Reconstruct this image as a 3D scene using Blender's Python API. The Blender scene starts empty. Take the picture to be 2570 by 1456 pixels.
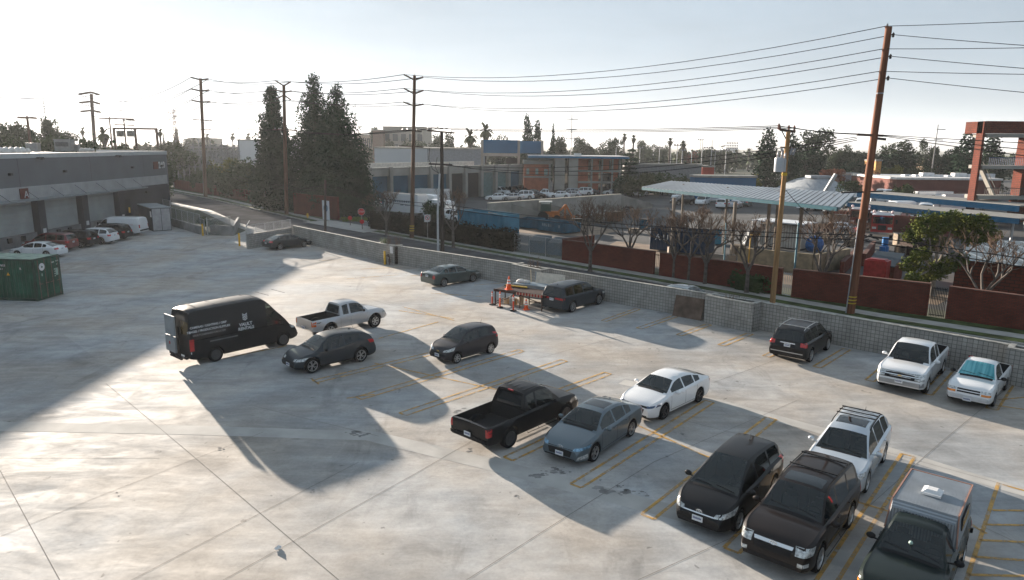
import bpy, bmesh, math, random
from mathutils import Vector, Matrix
from mathutils.bvhtree import BVHTree
R = math.radians
scene = bpy.context.scene
COL = scene.collection
rnd = random.Random(7)

# ------------------------------------------------------------------ camera
IW, IH = 2569.0, 1456.0            # measuring frame used for the survey of the photograph
FPX = 1750.0
PITCH = math.atan((728 - 365) / 1750.0)
ROLL = 0.01
CH = 10.7
cam_d = bpy.data.cameras.new('camera'); cam = bpy.data.objects.new('camera', cam_d); COL.objects.link(cam)
cam_d.sensor_width = 36; cam_d.lens = FPX / IW * 36; cam_d.clip_end = 9000; cam_d.clip_start = 0.2
cam.matrix_world = Matrix.Translation((0, 0, CH)) @ Matrix.Rotation(math.pi / 2 - PITCH, 4, 'X') @ Matrix.Rotation(ROLL, 4, 'Z')
scene.camera = cam

def ray(x, y):
    u = x - IW / 2; v = -(y - IH / 2)
    c, s = math.cos(ROLL), math.sin(ROLL)
    a = u * c - v * s; b = u * s + v * c
    return Vector((a / FPX, math.cos(PITCH) + b / FPX * math.sin(PITCH), -math.sin(PITCH) + b / FPX * math.cos(PITCH)))
def G(x, y, z=0.0):
    d = ray(x, y); t = (CH - z) / -d.z
    return Vector((d.x * t, d.y * t, z))
def AT(x, y, Y):
    d = ray(x, y); t = Y / d.y
    return Vector((d.x * t, Y, CH + d.z * t))

# ------------------------------------------------------------------ materials
MATS = {}
def N(nt, t, **kw):
    n = nt.nodes.new(t)
    for k, v in kw.items(): setattr(n, k, v)
    return n
def M(name, col, rough=0.6, metal=0.0, var=0.12, scale=2.0, bump=0.0, spec=0.22, coat=0.0, emit=None, col2=None, stretch=None, uv=False):
    if name in MATS: return MATS[name]
    m = bpy.data.materials.new(name); m.use_nodes = True; nt = m.node_tree
    bs = nt.nodes['Principled BSDF']
    bs.inputs['Roughness'].default_value = rough; bs.inputs['Metallic'].default_value = metal
    bs.inputs['Specular IOR Level'].default_value = spec
    bs.inputs['Coat Weight'].default_value = coat; bs.inputs['Coat Roughness'].default_value = 0.04
    if len(col) == 3: col = (*col, 1)
    tc = N(nt, 'ShaderNodeTexCoord'); mp = N(nt, 'ShaderNodeMapping')
    nt.links.new(tc.outputs['UV' if uv else 'Object'], mp.inputs['Vector'])
    if stretch: mp.inputs['Scale'].default_value = stretch
    nz = N(nt, 'ShaderNodeTexNoise'); nz.inputs['Scale'].default_value = scale; nz.inputs['Detail'].default_value = 5
    nt.links.new(mp.outputs['Vector'], nz.inputs['Vector'])
    mx = N(nt, 'ShaderNodeMix', data_type='RGBA')
    c2 = col2 if col2 else tuple(min(1, c * (1 + var)) for c in col[:3])
    c1 = col if col2 else tuple(c * (1 - var) for c in col[:3])
    mx.inputs[6].default_value = (*c1[:3], 1); mx.inputs[7].default_value = (*c2[:3], 1)
    rp = N(nt, 'ShaderNodeMapRange'); rp.inputs[1].default_value = 0.35; rp.inputs[2].default_value = 0.65
    nt.links.new(nz.outputs['Fac'], rp.inputs[0]); nt.links.new(rp.outputs[0], mx.inputs[0])
    nt.links.new(mx.outputs[2], bs.inputs['Base Color'])
    if bump:
        bp = N(nt, 'ShaderNodeBump'); bp.inputs['Strength'].default_value = bump; bp.inputs['Distance'].default_value = 0.05
        nt.links.new(nz.outputs['Fac'], bp.inputs['Height']); nt.links.new(bp.outputs[0], bs.inputs['Normal'])
    if emit:
        bs.inputs['Emission Color'].default_value = (*emit[:3], 1); bs.inputs['Emission Strength'].default_value = emit[3]
    MATS[name] = m
    return m

def brickmat(name, c1, c2, mortar, bw, rh, ms, rough=0.85, bump=0.4, offset=0.5, var=0.25, stain=0.25):
    if name in MATS: return MATS[name]
    m = bpy.data.materials.new(name); m.use_nodes = True; nt = m.node_tree; bs = nt.nodes['Principled BSDF']
    bs.inputs['Roughness'].default_value = rough; bs.inputs['Specular IOR Level'].default_value = .15
    tc = N(nt, 'ShaderNodeTexCoord')
    br = N(nt, 'ShaderNodeTexBrick'); br.offset = offset
    br.inputs['Scale'].default_value = 1; br.inputs['Mortar Size'].default_value = ms
    br.inputs['Brick Width'].default_value = bw; br.inputs['Row Height'].default_value = rh
    br.inputs['Color1'].default_value = (*c1, 1); br.inputs['Color2'].default_value = (*c2, 1); br.inputs['Mortar'].default_value = (*mortar, 1)
    nt.links.new(tc.outputs['UV'], br.inputs['Vector'])
    nz = N(nt, 'ShaderNodeTexNoise'); nz.inputs['Scale'].default_value = 0.9; nz.inputs['Detail'].default_value = 6
    nt.links.new(tc.outputs['UV'], nz.inputs['Vector'])
    mr = N(nt, 'ShaderNodeMapRange'); mr.inputs[1].default_value = 0.3; mr.inputs[2].default_value = 0.7
    mr.inputs[3].default_value = 1 - stain; mr.inputs[4].default_value = 1 + stain * 0.6
    nt.links.new(nz.outputs['Fac'], mr.inputs[0])
    ml = N(nt, 'ShaderNodeVectorMath', operation='SCALE')
    nt.links.new(br.outputs['Color'], ml.inputs[0]); nt.links.new(mr.outputs[0], ml.inputs['Scale'])
    nt.links.new(ml.outputs[0], bs.inputs['Base Color'])
    bp = N(nt, 'ShaderNodeBump'); bp.inputs['Strength'].default_value = bump; bp.inputs['Distance'].default_value = 0.02; bp.invert = True
    nt.links.new(br.outputs['Fac'], bp.inputs['Height']); nt.links.new(bp.outputs[0], bs.inputs['Normal'])
    MATS[name] = m
    return m

def stripemat(name, c1, c2, period, rough=0.5, metal=0.0, axis='X', duty=0.5, bump=0.5, sharp=True):
    """ribbed sheet metal: alternating light and dark ribs along UV x"""
    if name in MATS: return MATS[name]
    m = bpy.data.materials.new(name); m.use_nodes = True; nt = m.node_tree; bs = nt.nodes['Principled BSDF']
    bs.inputs['Roughness'].default_value = rough; bs.inputs['Metallic'].default_value = metal
    tc = N(nt, 'ShaderNodeTexCoord'); sp = N(nt, 'ShaderNodeSeparateXYZ'); nt.links.new(tc.outputs['UV'], sp.inputs[0])
    dv = N(nt, 'ShaderNodeMath', operation='DIVIDE'); dv.inputs[1].default_value = period
    nt.links.new(sp.outputs[axis], dv.inputs[0])
    fr = N(nt, 'ShaderNodeMath', operation='FRACT'); nt.links.new(dv.outputs[0], fr.inputs[0])
    pp = N(nt, 'ShaderNodeMath', operation='PINGPONG'); pp.inputs[1].default_value = 0.5; nt.links.new(fr.outputs[0], pp.inputs[0])
    mr = N(nt, 'ShaderNodeMapRange'); mr.inputs[1].default_value = 0.5 * duty - .06; mr.inputs[2].default_value = 0.5 * duty + .06
    nt.links.new(pp.outputs[0], mr.inputs[0])
    mx = N(nt, 'ShaderNodeMix', data_type='RGBA'); mx.inputs[6].default_value = (*c1, 1); mx.inputs[7].default_value = (*c2, 1)
    nt.links.new(mr.outputs[0], mx.inputs[0])
    nz = N(nt, 'ShaderNodeTexNoise'); nz.inputs['Scale'].default_value = 0.7; nz.inputs['Detail'].default_value = 5; nt.links.new(tc.outputs['UV'], nz.inputs['Vector'])
    m2 = N(nt, 'ShaderNodeMapRange'); m2.inputs[1].default_value = .3; m2.inputs[2].default_value = .7; m2.inputs[3].default_value = .8; m2.inputs[4].default_value = 1.12
    nt.links.new(nz.outputs['Fac'], m2.inputs[0])
    ml = N(nt, 'ShaderNodeVectorMath', operation='SCALE'); nt.links.new(mx.outputs[2], ml.inputs[0]); nt.links.new(m2.outputs[0], ml.inputs['Scale'])
    nt.links.new(ml.outputs[0], bs.inputs['Base Color'])
    bp = N(nt, 'ShaderNodeBump'); bp.inputs['Strength'].default_value = bump; bp.inputs['Distance'].default_value = 0.04
    nt.links.new(mr.outputs[0], bp.inputs['Height']); nt.links.new(bp.outputs[0], bs.inputs['Normal'])
    MATS[name] = m
    return m

# ------------------------------------------------------------------ mesh builder
def chainloc(o):
    s = o.location.copy()
    while o.parent is not None: o = o.parent; s += o.location
    return s
class MB:
    def __init__(s): s.v = []; s.f = []; s.mi = []; s.cur = 0
    def add(s, vs, fs):
        b = len(s.v); s.v += [tuple(v) for v in vs]; s.f += [tuple(i + b for i in f) for f in fs]; s.mi += [s.cur] * len(fs); return s
    def box(s, c, d, rz=0.0, taper=1.0, rx=0.0):
        cx, cy, cz = c; hx, hy, hz = d[0] / 2, d[1] / 2, d[2] / 2
        m = Matrix.Translation(c) @ Matrix.Rotation(rz, 4, 'Z') @ Matrix.Rotation(rx, 4, 'X')
        vs = []
        for z, t in ((-hz, 1), (hz, taper)):
            for x, y in ((-hx, -hy), (hx, -hy), (hx, hy), (-hx, hy)): vs.append(m @ Vector((x * t, y * t, z)))
        return s.add(vs, [(3, 2, 1, 0), (4, 5, 6, 7), (0, 1, 5, 4), (1, 2, 6, 5), (2, 3, 7, 6), (3, 0, 4, 7)])
    def seg(s, a, b, w, z0, z1, lat=0.0):
        """wall segment from a to b (xy), thickness w centred lat to the left, from z0 to z1"""
        a = Vector(a[:2]); b = Vector(b[:2]); d = (b - a); L = d.length; d /= L; n = Vector((-d.y, d.x))
        c = (a + b) / 2 + n * lat
        return s.box((c.x, c.y, (z0 + z1) / 2), (L, w, z1 - z0), math.atan2(d.y, d.x))
    def bar(s, a, b, w, h=None):
        a = Vector(a); b = Vector(b); h = h or w; d = b - a; L = d.length
        if L < 1e-6: return s
        q = d.to_track_quat('X', 'Z').to_matrix().to_4x4(); q.translation = (a + b) / 2
        vs = []
        for x in (-L / 2, L / 2):
            for y, z in ((-w / 2, -h / 2), (w / 2, -h / 2), (w / 2, h / 2), (-w / 2, h / 2)): vs.append(q @ Vector((x, y, z)))
        return s.add(vs, [(0, 3, 2, 1), (4, 5, 6, 7), (0, 1, 5, 4), (1, 2, 6, 5), (2, 3, 7, 6), (3, 0, 4, 7)])
    def tube(s, pts, rad, n=8, cap=True):
        pts = [Vector(p) for p in pts]; rs = rad if isinstance(rad, (list, tuple)) else [rad] * len(pts)
        b = len(s.v); vs = []; fs = []
        for i, p in enumerate(pts):
            d = (pts[min(i + 1, len(pts) - 1)] - pts[max(i - 1, 0)]).normalized()
            up = Vector((0, 0, 1)) if abs(d.z) < 0.95 else Vector((1, 0, 0))
            x = d.cross(up).normalized(); y = x.cross(d)
            for k in range(n):
                a = 2 * math.pi * k / n; vs.append(p + (x * math.cos(a) + y * math.sin(a)) * rs[i])
        for i in range(len(pts) - 1):
            for k in range(n):
                fs.append((i * n + k, (i + 1) * n + k, (i + 1) * n + (k + 1) % n, i * n + (k + 1) % n))
        if cap:
            fs.append(tuple(range(n))); fs.append(tuple(reversed([(len(pts) - 1) * n + k for k in range(n)])))
        return s.add(vs, fs)
    def cyl(s, a, b, r0, r1=None, n=12): return s.tube([a, b], [r0, r1 if r1 is not None else r0], n)
    def lathe(s, prof, c=(0, 0, 0), n=20, axis='Z', mtx=None):
        vs = []; fs = []
        for r, h in prof:
            for k in range(n):
                a = 2 * math.pi * k / n; x, y = r * math.cos(a), r * math.sin(a)
                p = Vector((x, y, h)) if axis == 'Z' else (Vector((x, h, y)) if axis == 'Y' else Vector((h, x, y)))
                if mtx: p = mtx @ p
                vs.append(p + Vector(c))
        m = len(prof)
        for i in range(m - 1):
            for k in range(n):
                q = (i * n + k, i * n + (k + 1) % n, (i + 1) * n + (k + 1) % n, (i + 1) * n + k)
                fs.append(q if axis != 'Y' else q[::-1])
        return s.add(vs, fs)
    def poly(s, pts): return s.add(pts, [tuple(range(len(pts)))])
    def prism(s, pts, z0, z1):
        """pts: xy list (CCW)"""
        n = len(pts); a = sum(pts[i][0] * pts[(i + 1) % n][1] - pts[(i + 1) % n][0] * pts[i][1] for i in range(n))
        if a < 0: pts = list(reversed(pts))
        vs = [(p[0], p[1], z0) for p in pts] + [(p[0], p[1], z1) for p in pts]
        fs = [tuple(range(n - 1, -1, -1)), tuple(range(n, 2 * n))] + [(i, (i + 1) % n, n + (i + 1) % n, n + i) for i in range(n)]
        return s.add(vs, fs)
    def ball(s, c, r, n=10, m=7, sq=(1, 1, 1)):
        prof = [(max(1e-4, math.sin(math.pi * i / m)), -math.cos(math.pi * i / m)) for i in range(m + 1)]
        mt = Matrix.Diagonal((r * sq[0], r * sq[1], r * sq[2], 1))
        return s.lathe(prof, c, n, 'Z', mt)
    def build(s, name, mats, parent=None, world=True, smooth=False, angle=None, uv=True, origin=None):
        if not isinstance(mats, (list, tuple)): mats = [mats]
        me = bpy.data.meshes.new(name)
        if parent is not None and world: sh = chainloc(parent)
        elif parent is not None: sh = Vector((0, 0, 0))
        elif origin is not None: sh = Vector(origin)
        else:
            xs = [v[0] for v in s.v]; ys = [v[1] for v in s.v]; zs = [v[2] for v in s.v]
            sh = Vector(((min(xs) + max(xs)) / 2, (min(ys) + max(ys)) / 2, min(zs)))
        me.from_pydata([(v[0] - sh.x, v[1] - sh.y, v[2] - sh.z) for v in s.v], [], s.f)
        for m in mats: me.materials.append(m)
        if len(mats) > 1: me.polygons.foreach_set('material_index', s.mi)
        me.update()
        if uv:
            ul = me.uv_layers.new(name='UVMap'); data = [0.0] * (2 * len(me.loops))
            for p in me.polygons:
                nrm = p.normal
                if abs(nrm.z) > 0.75: 
                    for li in p.loop_indices:
                        c = me.vertices[me.loops[li].vertex_index].co; data[2 * li] = c.x + sh.x; data[2 * li + 1] = c.y + sh.y
                else:
                    t = Vector((-nrm.y, nrm.x)).normalized()
                    for li in p.loop_indices:
                        c = me.vertices[me.loops[li].vertex_index].co
                        data[2 * li] = (c.x + sh.x) * t.x + (c.y + sh.y) * t.y; data[2 * li + 1] = c.z + sh.z
            ul.data.foreach_set('uv', data)
        if smooth:
            me.polygons.foreach_set('use_smooth', [True] * len(me.polygons))
            me.set_sharp_from_angle(angle=R(angle or 35))
        o = bpy.data.objects.new(name, me); COL.objects.link(o)
        if parent is not None: o.parent = parent
        else: o.location = sh
        return o

def tag(o, label=None, cat=None, group=None, kind=None):
    if label: o['label'] = label
    if cat: o['category'] = cat
    if group: o['group'] = group
    if kind: o['kind'] = kind
    return o
def root(name, loc, label, cat, group=None, rz=0.0):
    o = bpy.data.objects.new(name, None); COL.objects.link(o)
    o.empty_display_size = 0.3
    o.location = Vector(loc) if len(loc) == 3 else Vector((loc[0], loc[1], 0)); o.rotation_euler = (0, 0, rz)
    return tag(o, label, cat, group)
def struct(o): o['kind'] = 'structure'; return o
def sheet(name, pts, z, mat):
    mb = MB(); pts = [(p[0], p[1], z) for p in pts]
    n = len(pts); a = sum(pts[i][0] * pts[(i + 1) % n][1] - pts[(i + 1) % n][0] * pts[i][1] for i in range(n))
    mb.poly(pts if a > 0 else pts[::-1])
    return struct(mb.build(name, mat))
def copy_tree(o, parent=None):
    c = o.copy(); COL.objects.link(c)
    if parent is not None: c.parent = parent
    for ch in o.children: copy_tree(ch, c)
    return c
def strip(pl, a, b):
    """band polygon of an xy polyline between lateral offsets a and b (left positive)"""
    def off(o):
        out = []
        for i, p in enumerate(pl):
            p = Vector(p[:2]); d = Vector((0, 0))
            if i > 0: d += (p - Vector(pl[i - 1][:2])).normalized()
            if i < len(pl) - 1: d += (Vector(pl[i + 1][:2]) - p).normalized()
            d.normalize(); out.append((p.x - d.y * o, p.y + d.x * o))
        return out
    return off(a) + off(b)[::-1]
def textmesh(name, s, size, mat, mtx, parent, world=False, ext=0.004, align='CENTER', bold=0.0):
    cu = bpy.data.curves.new(name, 'FONT'); cu.body = s; cu.size = size; cu.extrude = ext; cu.align_x = align; cu.align_y = 'CENTER'; cu.offset = bold
    cu.resolution_u = 3
    to = bpy.data.objects.new(name, cu); COL.objects.link(to)
    dg = bpy.context.evaluated_depsgraph_get(); me = bpy.data.meshes.new_from_object(to.evaluated_get(dg))
    bpy.data.objects.remove(to); me.name = name
    mt = mtx
    if world and parent is not None: mt = Matrix.Translation(-chainloc(parent)) @ mtx
    me.transform(mt); me.materials.clear(); me.materials.append(mat)
    o = bpy.data.objects.new(name, me); COL.objects.link(o); o.parent = parent
    return o
# ------------------------------------------------------------------ sun, sky, air
SUN_AZ = R(126.2); SUN_EL = R(9.75)
sd = Vector((math.cos(SUN_AZ) * math.cos(SUN_EL), math.sin(SUN_AZ) * math.cos(SUN_EL), math.sin(SUN_EL)))
sl = bpy.data.lights.new('sun', 'SUN'); so = bpy.data.objects.new('sun', sl); COL.objects.link(so)
sl.energy = 5.0; sl.angle = R(0.55); sl.color = (1.0, 0.87, 0.73)
so.rotation_euler = (-sd).to_track_quat('-Z', 'Y').to_euler(); so.location = sd * 50
w = bpy.data.worlds.new("World"); scene.world = w; w.use_nodes = True
nt = w.node_tree; bg = nt.nodes['Background']
sky = nt.nodes.new('ShaderNodeTexSky'); sky.sky_type = 'NISHITA'; sky.sun_disc = False
sky.sun_elevation = SUN_EL; sky.sun_rotation = math.pi / 2 - SUN_AZ
sky.altitude = 10; sky.air_density = 1.0; sky.dust_density = 1.2; sky.ozone_density = 2.5
hs = nt.nodes.new('ShaderNodeHueSaturation'); hs.inputs['Saturation'].default_value = .62; nt.links.new(sky.outputs[0], hs.inputs['Color'])
gm = nt.nodes.new('ShaderNodeGamma'); gm.inputs[1].default_value = .36; nt.links.new(hs.outputs[0], gm.inputs[0])
tn = nt.nodes.new('ShaderNodeVectorMath'); tn.operation = 'MULTIPLY'; tn.inputs[1].default_value = (.68, .92, 1.17); nt.links.new(gm.outputs[0], tn.inputs[0])
# faint thin cloud streaks
tcw = nt.nodes.new('ShaderNodeTexCoord'); mpw = nt.nodes.new('ShaderNodeMapping'); mpw.inputs['Scale'].default_value = (1, 1, 5); nt.links.new(tcw.outputs['Generated'], mpw.inputs[0])
nzw = nt.nodes.new('ShaderNodeTexNoise'); nzw.inputs['Scale'].default_value = 2.6; nzw.inputs['Detail'].default_value = 7; nzw.inputs['Distortion'].default_value = .6; nt.links.new(mpw.outputs[0], nzw.inputs['Vector'])
mrw = nt.nodes.new('ShaderNodeMapRange'); mrw.inputs[1].default_value = .35; mrw.inputs[2].default_value = .70; mrw.inputs[3].default_value = .93; mrw.inputs[4].default_value = 1.08; nt.links.new(nzw.outputs['Fac'], mrw.inputs[0])
clw = nt.nodes.new('ShaderNodeVectorMath'); clw.operation = 'SCALE'; adw = nt.nodes.new('ShaderNodeVectorMath'); adw.operation = 'MULTIPLY_ADD'; adw.inputs[1].default_value = (.58, .56, .54); adw.inputs[2].default_value = (1.08, 1.30, 1.50); nt.links.new(tn.outputs[0], adw.inputs[0]); nt.links.new(adw.outputs[0], clw.inputs[0]); nt.links.new(mrw.outputs[0], clw.inputs['Scale'])
nt.links.new(clw.outputs[0], bg.inputs[0]); bg.inputs[1].default_value = 0.065
scene.view_settings.view_transform = 'Standard'; scene.view_settings.look = 'None'
scene.view_settings.exposure = 1.98; scene.view_settings.gamma = 1
scene.cycles.max_bounces = 6; scene.cycles.diffuse_bounces = 3; scene.cycles.glossy_bounces = 3
scene.cycles.transparent_max_bounces = 8; scene.cycles.volume_bounces = 1
scene.cycles.use_denoising = True
scene.cycles.use_adaptive_sampling = True
scene.cycles.sample_clamp_indirect = 4

# ------------------------------------------------------------------ concrete
def concrete_mat():
    m = bpy.data.materials.new('worn_lot_concrete'); m.use_nodes = True; nt = m.node_tree; bs = nt.nodes['Principled BSDF']
    L = nt.links.new
    geo = N(nt, 'ShaderNodeNewGeometry')
    def mapped(rot, sc):
        mp = N(nt, 'ShaderNodeMapping'); mp.inputs['Rotation'].default_value = (0, 0, rot); mp.inputs['Scale'].default_value = sc
        L(geo.outputs['Position'], mp.inputs['Vector']); return mp.outputs[0]
    def noise(vec, sc, det=6, rough=0.55, dist=0.0):
        n = N(nt, 'ShaderNodeTexNoise'); n.inputs['Scale'].default_value = sc; n.inputs['Detail'].default_value = det
        n.inputs['Roughness'].default_value = rough; n.inputs['Distortion'].default_value = dist; L(vec, n.inputs['Vector']); return n.outputs['Fac']
    def rng(v, a, b, c, d):
        n = N(nt, 'ShaderNodeMapRange'); n.inputs[1].default_value = a; n.inputs[2].default_value = b; n.inputs[3].default_value = c; n.inputs[4].default_value = d
        L(v, n.inputs[0]); return n.outputs[0]
    def mul(a, b):
        n = N(nt, 'ShaderNodeMath', operation='MULTIPLY'); L(a, n.inputs[0]); L(b, n.inputs[1]); return n.outputs[0]
    v0 = mapped(0, (1, 1, 1))
    big = rng(noise(v0, 0.07, 4), .3, .7, .78, 1.14)
    mid = rng(noise(v0, 0.45, 8, .62, .6), .3, .7, .79, 1.15)
    # swept streaks lie along the slabs, about 45 degrees
    st = rng(noise(mapped(R(-44), (0.22, 0.9, 1)), 1.1, 8, .65, .9), .32, .68, .86, 1.12)
    st2 = rng(noise(mapped(R(-80), (0.3, 1.3, 1)), 1.1, 8, .65, .9), .36, .66, .90, 1.09)
    fine = mul(rng(noise(v0, 9.0, 5, .7), .3, .7, .90, 1.08), rng(noise(v0, 1.6, 9, .72, .5), .36, .64, .92, 1.06))
    # darker patches of old damp and tyre grime
    gr = rng(noise(mapped(R(42), (1, .35, 1)), 0.5, 7, .65, 1.2), .56, .68, 1.0, .78)
    spot = rng(noise(v0, 2.3, 3, .5, .4), .70, .74, 1.0, .58)
    # every slab poured a little differently
    br = N(nt, 'ShaderNodeTexBrick'); br.offset = 0; br.inputs['Scale'].default_value = 1; br.inputs['Mortar Size'].default_value = 0
    br.inputs['Brick Width'].default_value = 5.6; br.inputs['Row Height'].default_value = 9.0
    br.inputs['Color1'].default_value = (.93, .93, .93, 1); br.inputs['Color2'].default_value = (1.07, 1.07, 1.07, 1); br.inputs['Mortar'].default_value = (1, 1, 1, 1)
    L(mapped(R(45), (1, 1, 1)), br.inputs['Vector'])
    t = mul(mul(mul(mul(mul(mul(big, mid), st), st2), fine), gr), spot); t = mul(t, br.outputs['Color'])
    tint = N(nt, 'ShaderNodeMix', data_type='RGBA'); tint.inputs[6].default_value = (.362, .372, .378, 1); tint.inputs[7].default_value = (.385, .350, .310, 1)
    L(rng(noise(v0, 0.16, 5), .38, .62, 0, 1), tint.inputs[0])
    sc = N(nt, 'ShaderNodeVectorMath', operation='SCALE'); L(tint.outputs[2], sc.inputs[0]); L(t, sc.inputs['Scale'])
    L(sc.outputs[0], bs.inputs['Base Color'])
    L(rng(noise(mapped(R(-44), (0.3, 0.8, 1)), 1.3, 8, .7, .9), .35, .65, .70, .92), bs.inputs['Roughness'])
    bp = N(nt, 'ShaderNodeBump'); bp.inputs['Strength'].default_value = .35; bp.inputs['Distance'].default_value = .02
    L(noise(v0, 1.7, 8, .65, .4), bp.inputs['Height']); L(bp.outputs[0], bs.inputs['Normal'])
    bs.inputs['Specular IOR Level'].default_value = .22
    return m
LOTC = concrete_mat()
WALKC = M('sidewalk_concrete', (.33, .32, .30), .85, var=.15, scale=1.2)
GUTC = M('pale_gutter_concrete', (.375, .365, .345), .9, var=.16, scale=.7, bump=.15)
ASPH = M('road_asphalt', (.085, .085, .088), 1.0, spec=.0, var=.25, scale=.35, bump=.1)
YARD = M('yard_ground', (.070, .070, .070), .9, var=.3, scale=.12)
DIRT = M('brown_dirt', (.20, .15, .11), .95, var=.25, scale=.5)
GRASS = M('verge_grass', (.045, .065, .02), .95, var=.5, scale=1.5, bump=.5)
FARG = M('far_ground', (.10, .105, .075), .95, var=.35, scale=.02)
JOINT = M('dark_slab_joint', (.15, .14, .13), .9)  # dark colour of the slab joints
def paintmat():
    m = bpy.data.materials.new('worn_yellow_paint'); m.use_nodes = True; nt = m.node_tree; bs = nt.nodes['Principled BSDF']
    bs.inputs['Base Color'].default_value = (.50, .28, .055, 1); bs.inputs['Roughness'].default_value = .6
    g = N(nt, 'ShaderNodeNewGeometry'); n = N(nt, 'ShaderNodeTexNoise'); n.inputs['Scale'].default_value = 2.2; n.inputs['Detail'].default_value = 8; n.inputs['Roughness'].default_value = .7
    nt.links.new(g.outputs['Position'], n.inputs['Vector'])
    mr = N(nt, 'ShaderNodeMapRange'); mr.inputs[1].default_value = .36; mr.inputs[2].default_value = .60; mr.inputs[3].default_value = .15; mr.inputs[4].default_value = .95
    nt.links.new(n.outputs['Fac'], mr.inputs[0]); nt.links.new(mr.outputs[0], bs.inputs['Alpha'])
    return m
YPAINT = paintmat()
CMU = brickmat('grey_block_wall', (.30, .29, .265), (.36, .35, .325), (.13, .125, .12), .21, .205, .012, offset=0, bump=.6, stain=.22)
REDBRICK = brickmat('red_brick', (.115, .026, .016), (.16, .036, .022), (.07, .032, .024), .30, .10, .016)
BIGBRICK = brickmat('large_red_brick', (.10, .020, .010), (.13, .025, .012), (.045, .016, .010), .60, .26, .03)

# ------------------------------------------------------------------ ground sheets
sheet('ground', [(-4500, -300), (4500, -300), (4500, 6500), (-4500, 6500)], -.05, FARG)
WALL = [(-24.5, 77.5), (-12.63, 64.5), (2.8, 51.35), (14.7, 40.75), (22.45, 33.0), (24.9, 30.4), (33, 22.2)]
K = [(-150, 245), (-75.6, 154.5), (-59.4, 136.6), (-46.7, 120), (-35.8, 106.6), (-28.4, 97.2), (-17.6, 86.0), (-3.9, 71.2), (4.2, 62.7), (12.9, 53.6), (22.7, 42.9), (29.5, 37.0), (60, 10)]
NEARK = [(-150, 232), (-78, 146), (-64.6, 130), (-48.6, 112.5), (-37.0, 94.6), (-28.6, 83.2), (-24.0, 78.2)] + [(x + .9, y + 1.0) for x, y in WALL[1:]] + [(60, -4)]
sheet('parking_lot', [(-52, -12), (40, -12), (40, 15)] + [(33, 22.2), (24.9, 30.4), (22.45, 33.0), (14.7, 40.75), (2.8, 51.35), (-12.63, 64.5), (-24.5, 77.5), (-26.6, 72.0), (-27.4, 73.2), (-32.7, 81.2), (-36, 81.6), (-41.5, 87.5), (-44, 91), (-52, 104)], 0.0, LOTC)
sheet('driveway', [(-26.6, 72.0), (-24.5, 77.5), (-28.0, 82.6), (-33.5, 90.4), (-32.7, 81.2), (-27.4, 73.2)], .006, WALKC)
sheet('road', K + NEARK[::-1], -.02, ASPH)
sheet('near_sidewalk', strip(NEARK[1:6], 0, -1.7), .0, WALKC)
# far side: kerb, verge, sidewalk, verge
def band(name, pl, a, b, z, mat, z0=None):
    mb = MB(); p = strip(pl, a, b); mb.prism([(q[0], q[1]) for q in p], z0 if z0 is not None else z - .2, z) 
    return struct(mb.build(name, mat))
KL = [k for k in K[:6]]; KR = K[6:]
for pl in (KL, KR):
    band('kerb', pl, 0, .16, .11, WALKC)
    band('grass_verge', pl, .163, 1.15, .12, GRASS)
    band('sidewalk', pl, 1.153, 2.35, .125, WALKC)
    band('grass_verge', pl, 2.353, 3.6, .115, GRASS)
sheet('driveway', strip(K[5:7], -1.0, 3.2), .03, WALKC)
sheet('yard_pavement', [(-29, 99), (-20, 89), (8, 66), (32, 44), (75, 10), (260, 10), (260, 260), (-10, 260), (-45, 150)], -.035, YARD)
sheet('dirt_patch', [(7.5, 69), (12, 64), (30, 48), (34, 52), (22, 66), (20, 74), (12, 80)], -.028, DIRT)
sheet('dirt_patch', [(-5, 92), (3, 86), (9, 84), (14, 90), (9, 99), (0, 101)], -.026, DIRT)
sheet('loading_apron', [(-200, -20), (-52, -20), (-52, 104), (-58, 112), (-200, 140)], -.03, ASPH)
# lighter valley gutters in the slab
g1 = [G(-260, 1046), G(0, 1070), G(500, 1080), G(930, 1094), G(1250, 1170), G(1700, 1288), G(2050, 1385), G(2500, 1510)]
sheet('valley_gutter', strip(g1, .42, -.42), .004, GUTC)
g2 = [G(1560, 958), G(1800, 1010), G(2100, 1092), G(2290, 1150), G(2420, 1192), G(2700, 1272)]
sheet('valley_gutter', strip(g2, .36, -.36), .004, GUTC)
def lines(name, segs, w, z, mat):
    mb = MB()
    for a, b in segs:
        p = strip([a, b], w / 2, -w / 2); mb.poly([(q[0], q[1], z) for q in p[::-1]])
    return mb
js = [((-100, 990), (340, 1020)), ((0, 1180), (165, 1456)), ((165, 1456), (240, 1600))]
js = [(G(a[0], a[1]), G(b[0], b[1])) for a, b in [((265, 962), (455, 1120)), ((455, 1120), (850, 1456)), ((0, 1180), (150, 1456)), ((0, 1347), (230, 1253)), ((230, 1253), (660, 1085)), ((560, 1456), (1040, 1190)), ((330, 1456), (900, 1160)),
      ((1170, 1456), (1400, 1310)), ((1400, 1310), (1640, 1160)), ((1640, 1160), (2000, 1005)), ((1040, 1190), (1300, 1040)), ((1600, 1456), (1880, 1330)),
      ((2170, 1280), (2360, 1110)), ((2360, 1110), (2569, 940)), ((640, 1020), (950, 1095)), ((1330, 905), (1720, 800)), ((1790, 960), (2040, 870)),
      ((760, 700), (1000, 772)), ((1000, 772), (1330, 850)), ((600, 640), (1010, 650)), ((300, 760), (700, 700)), ((1500, 1000), (1930, 1110)), ((2460, 1320), (2569, 1370)), ((1990, 1070), (2569, 1230)), ((0, 1150), (400, 1150))]]
jm = lines('slab_joint', js, .016, .008, JOINT)
struct(jm.build('slab_joints', JOINT))
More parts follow.
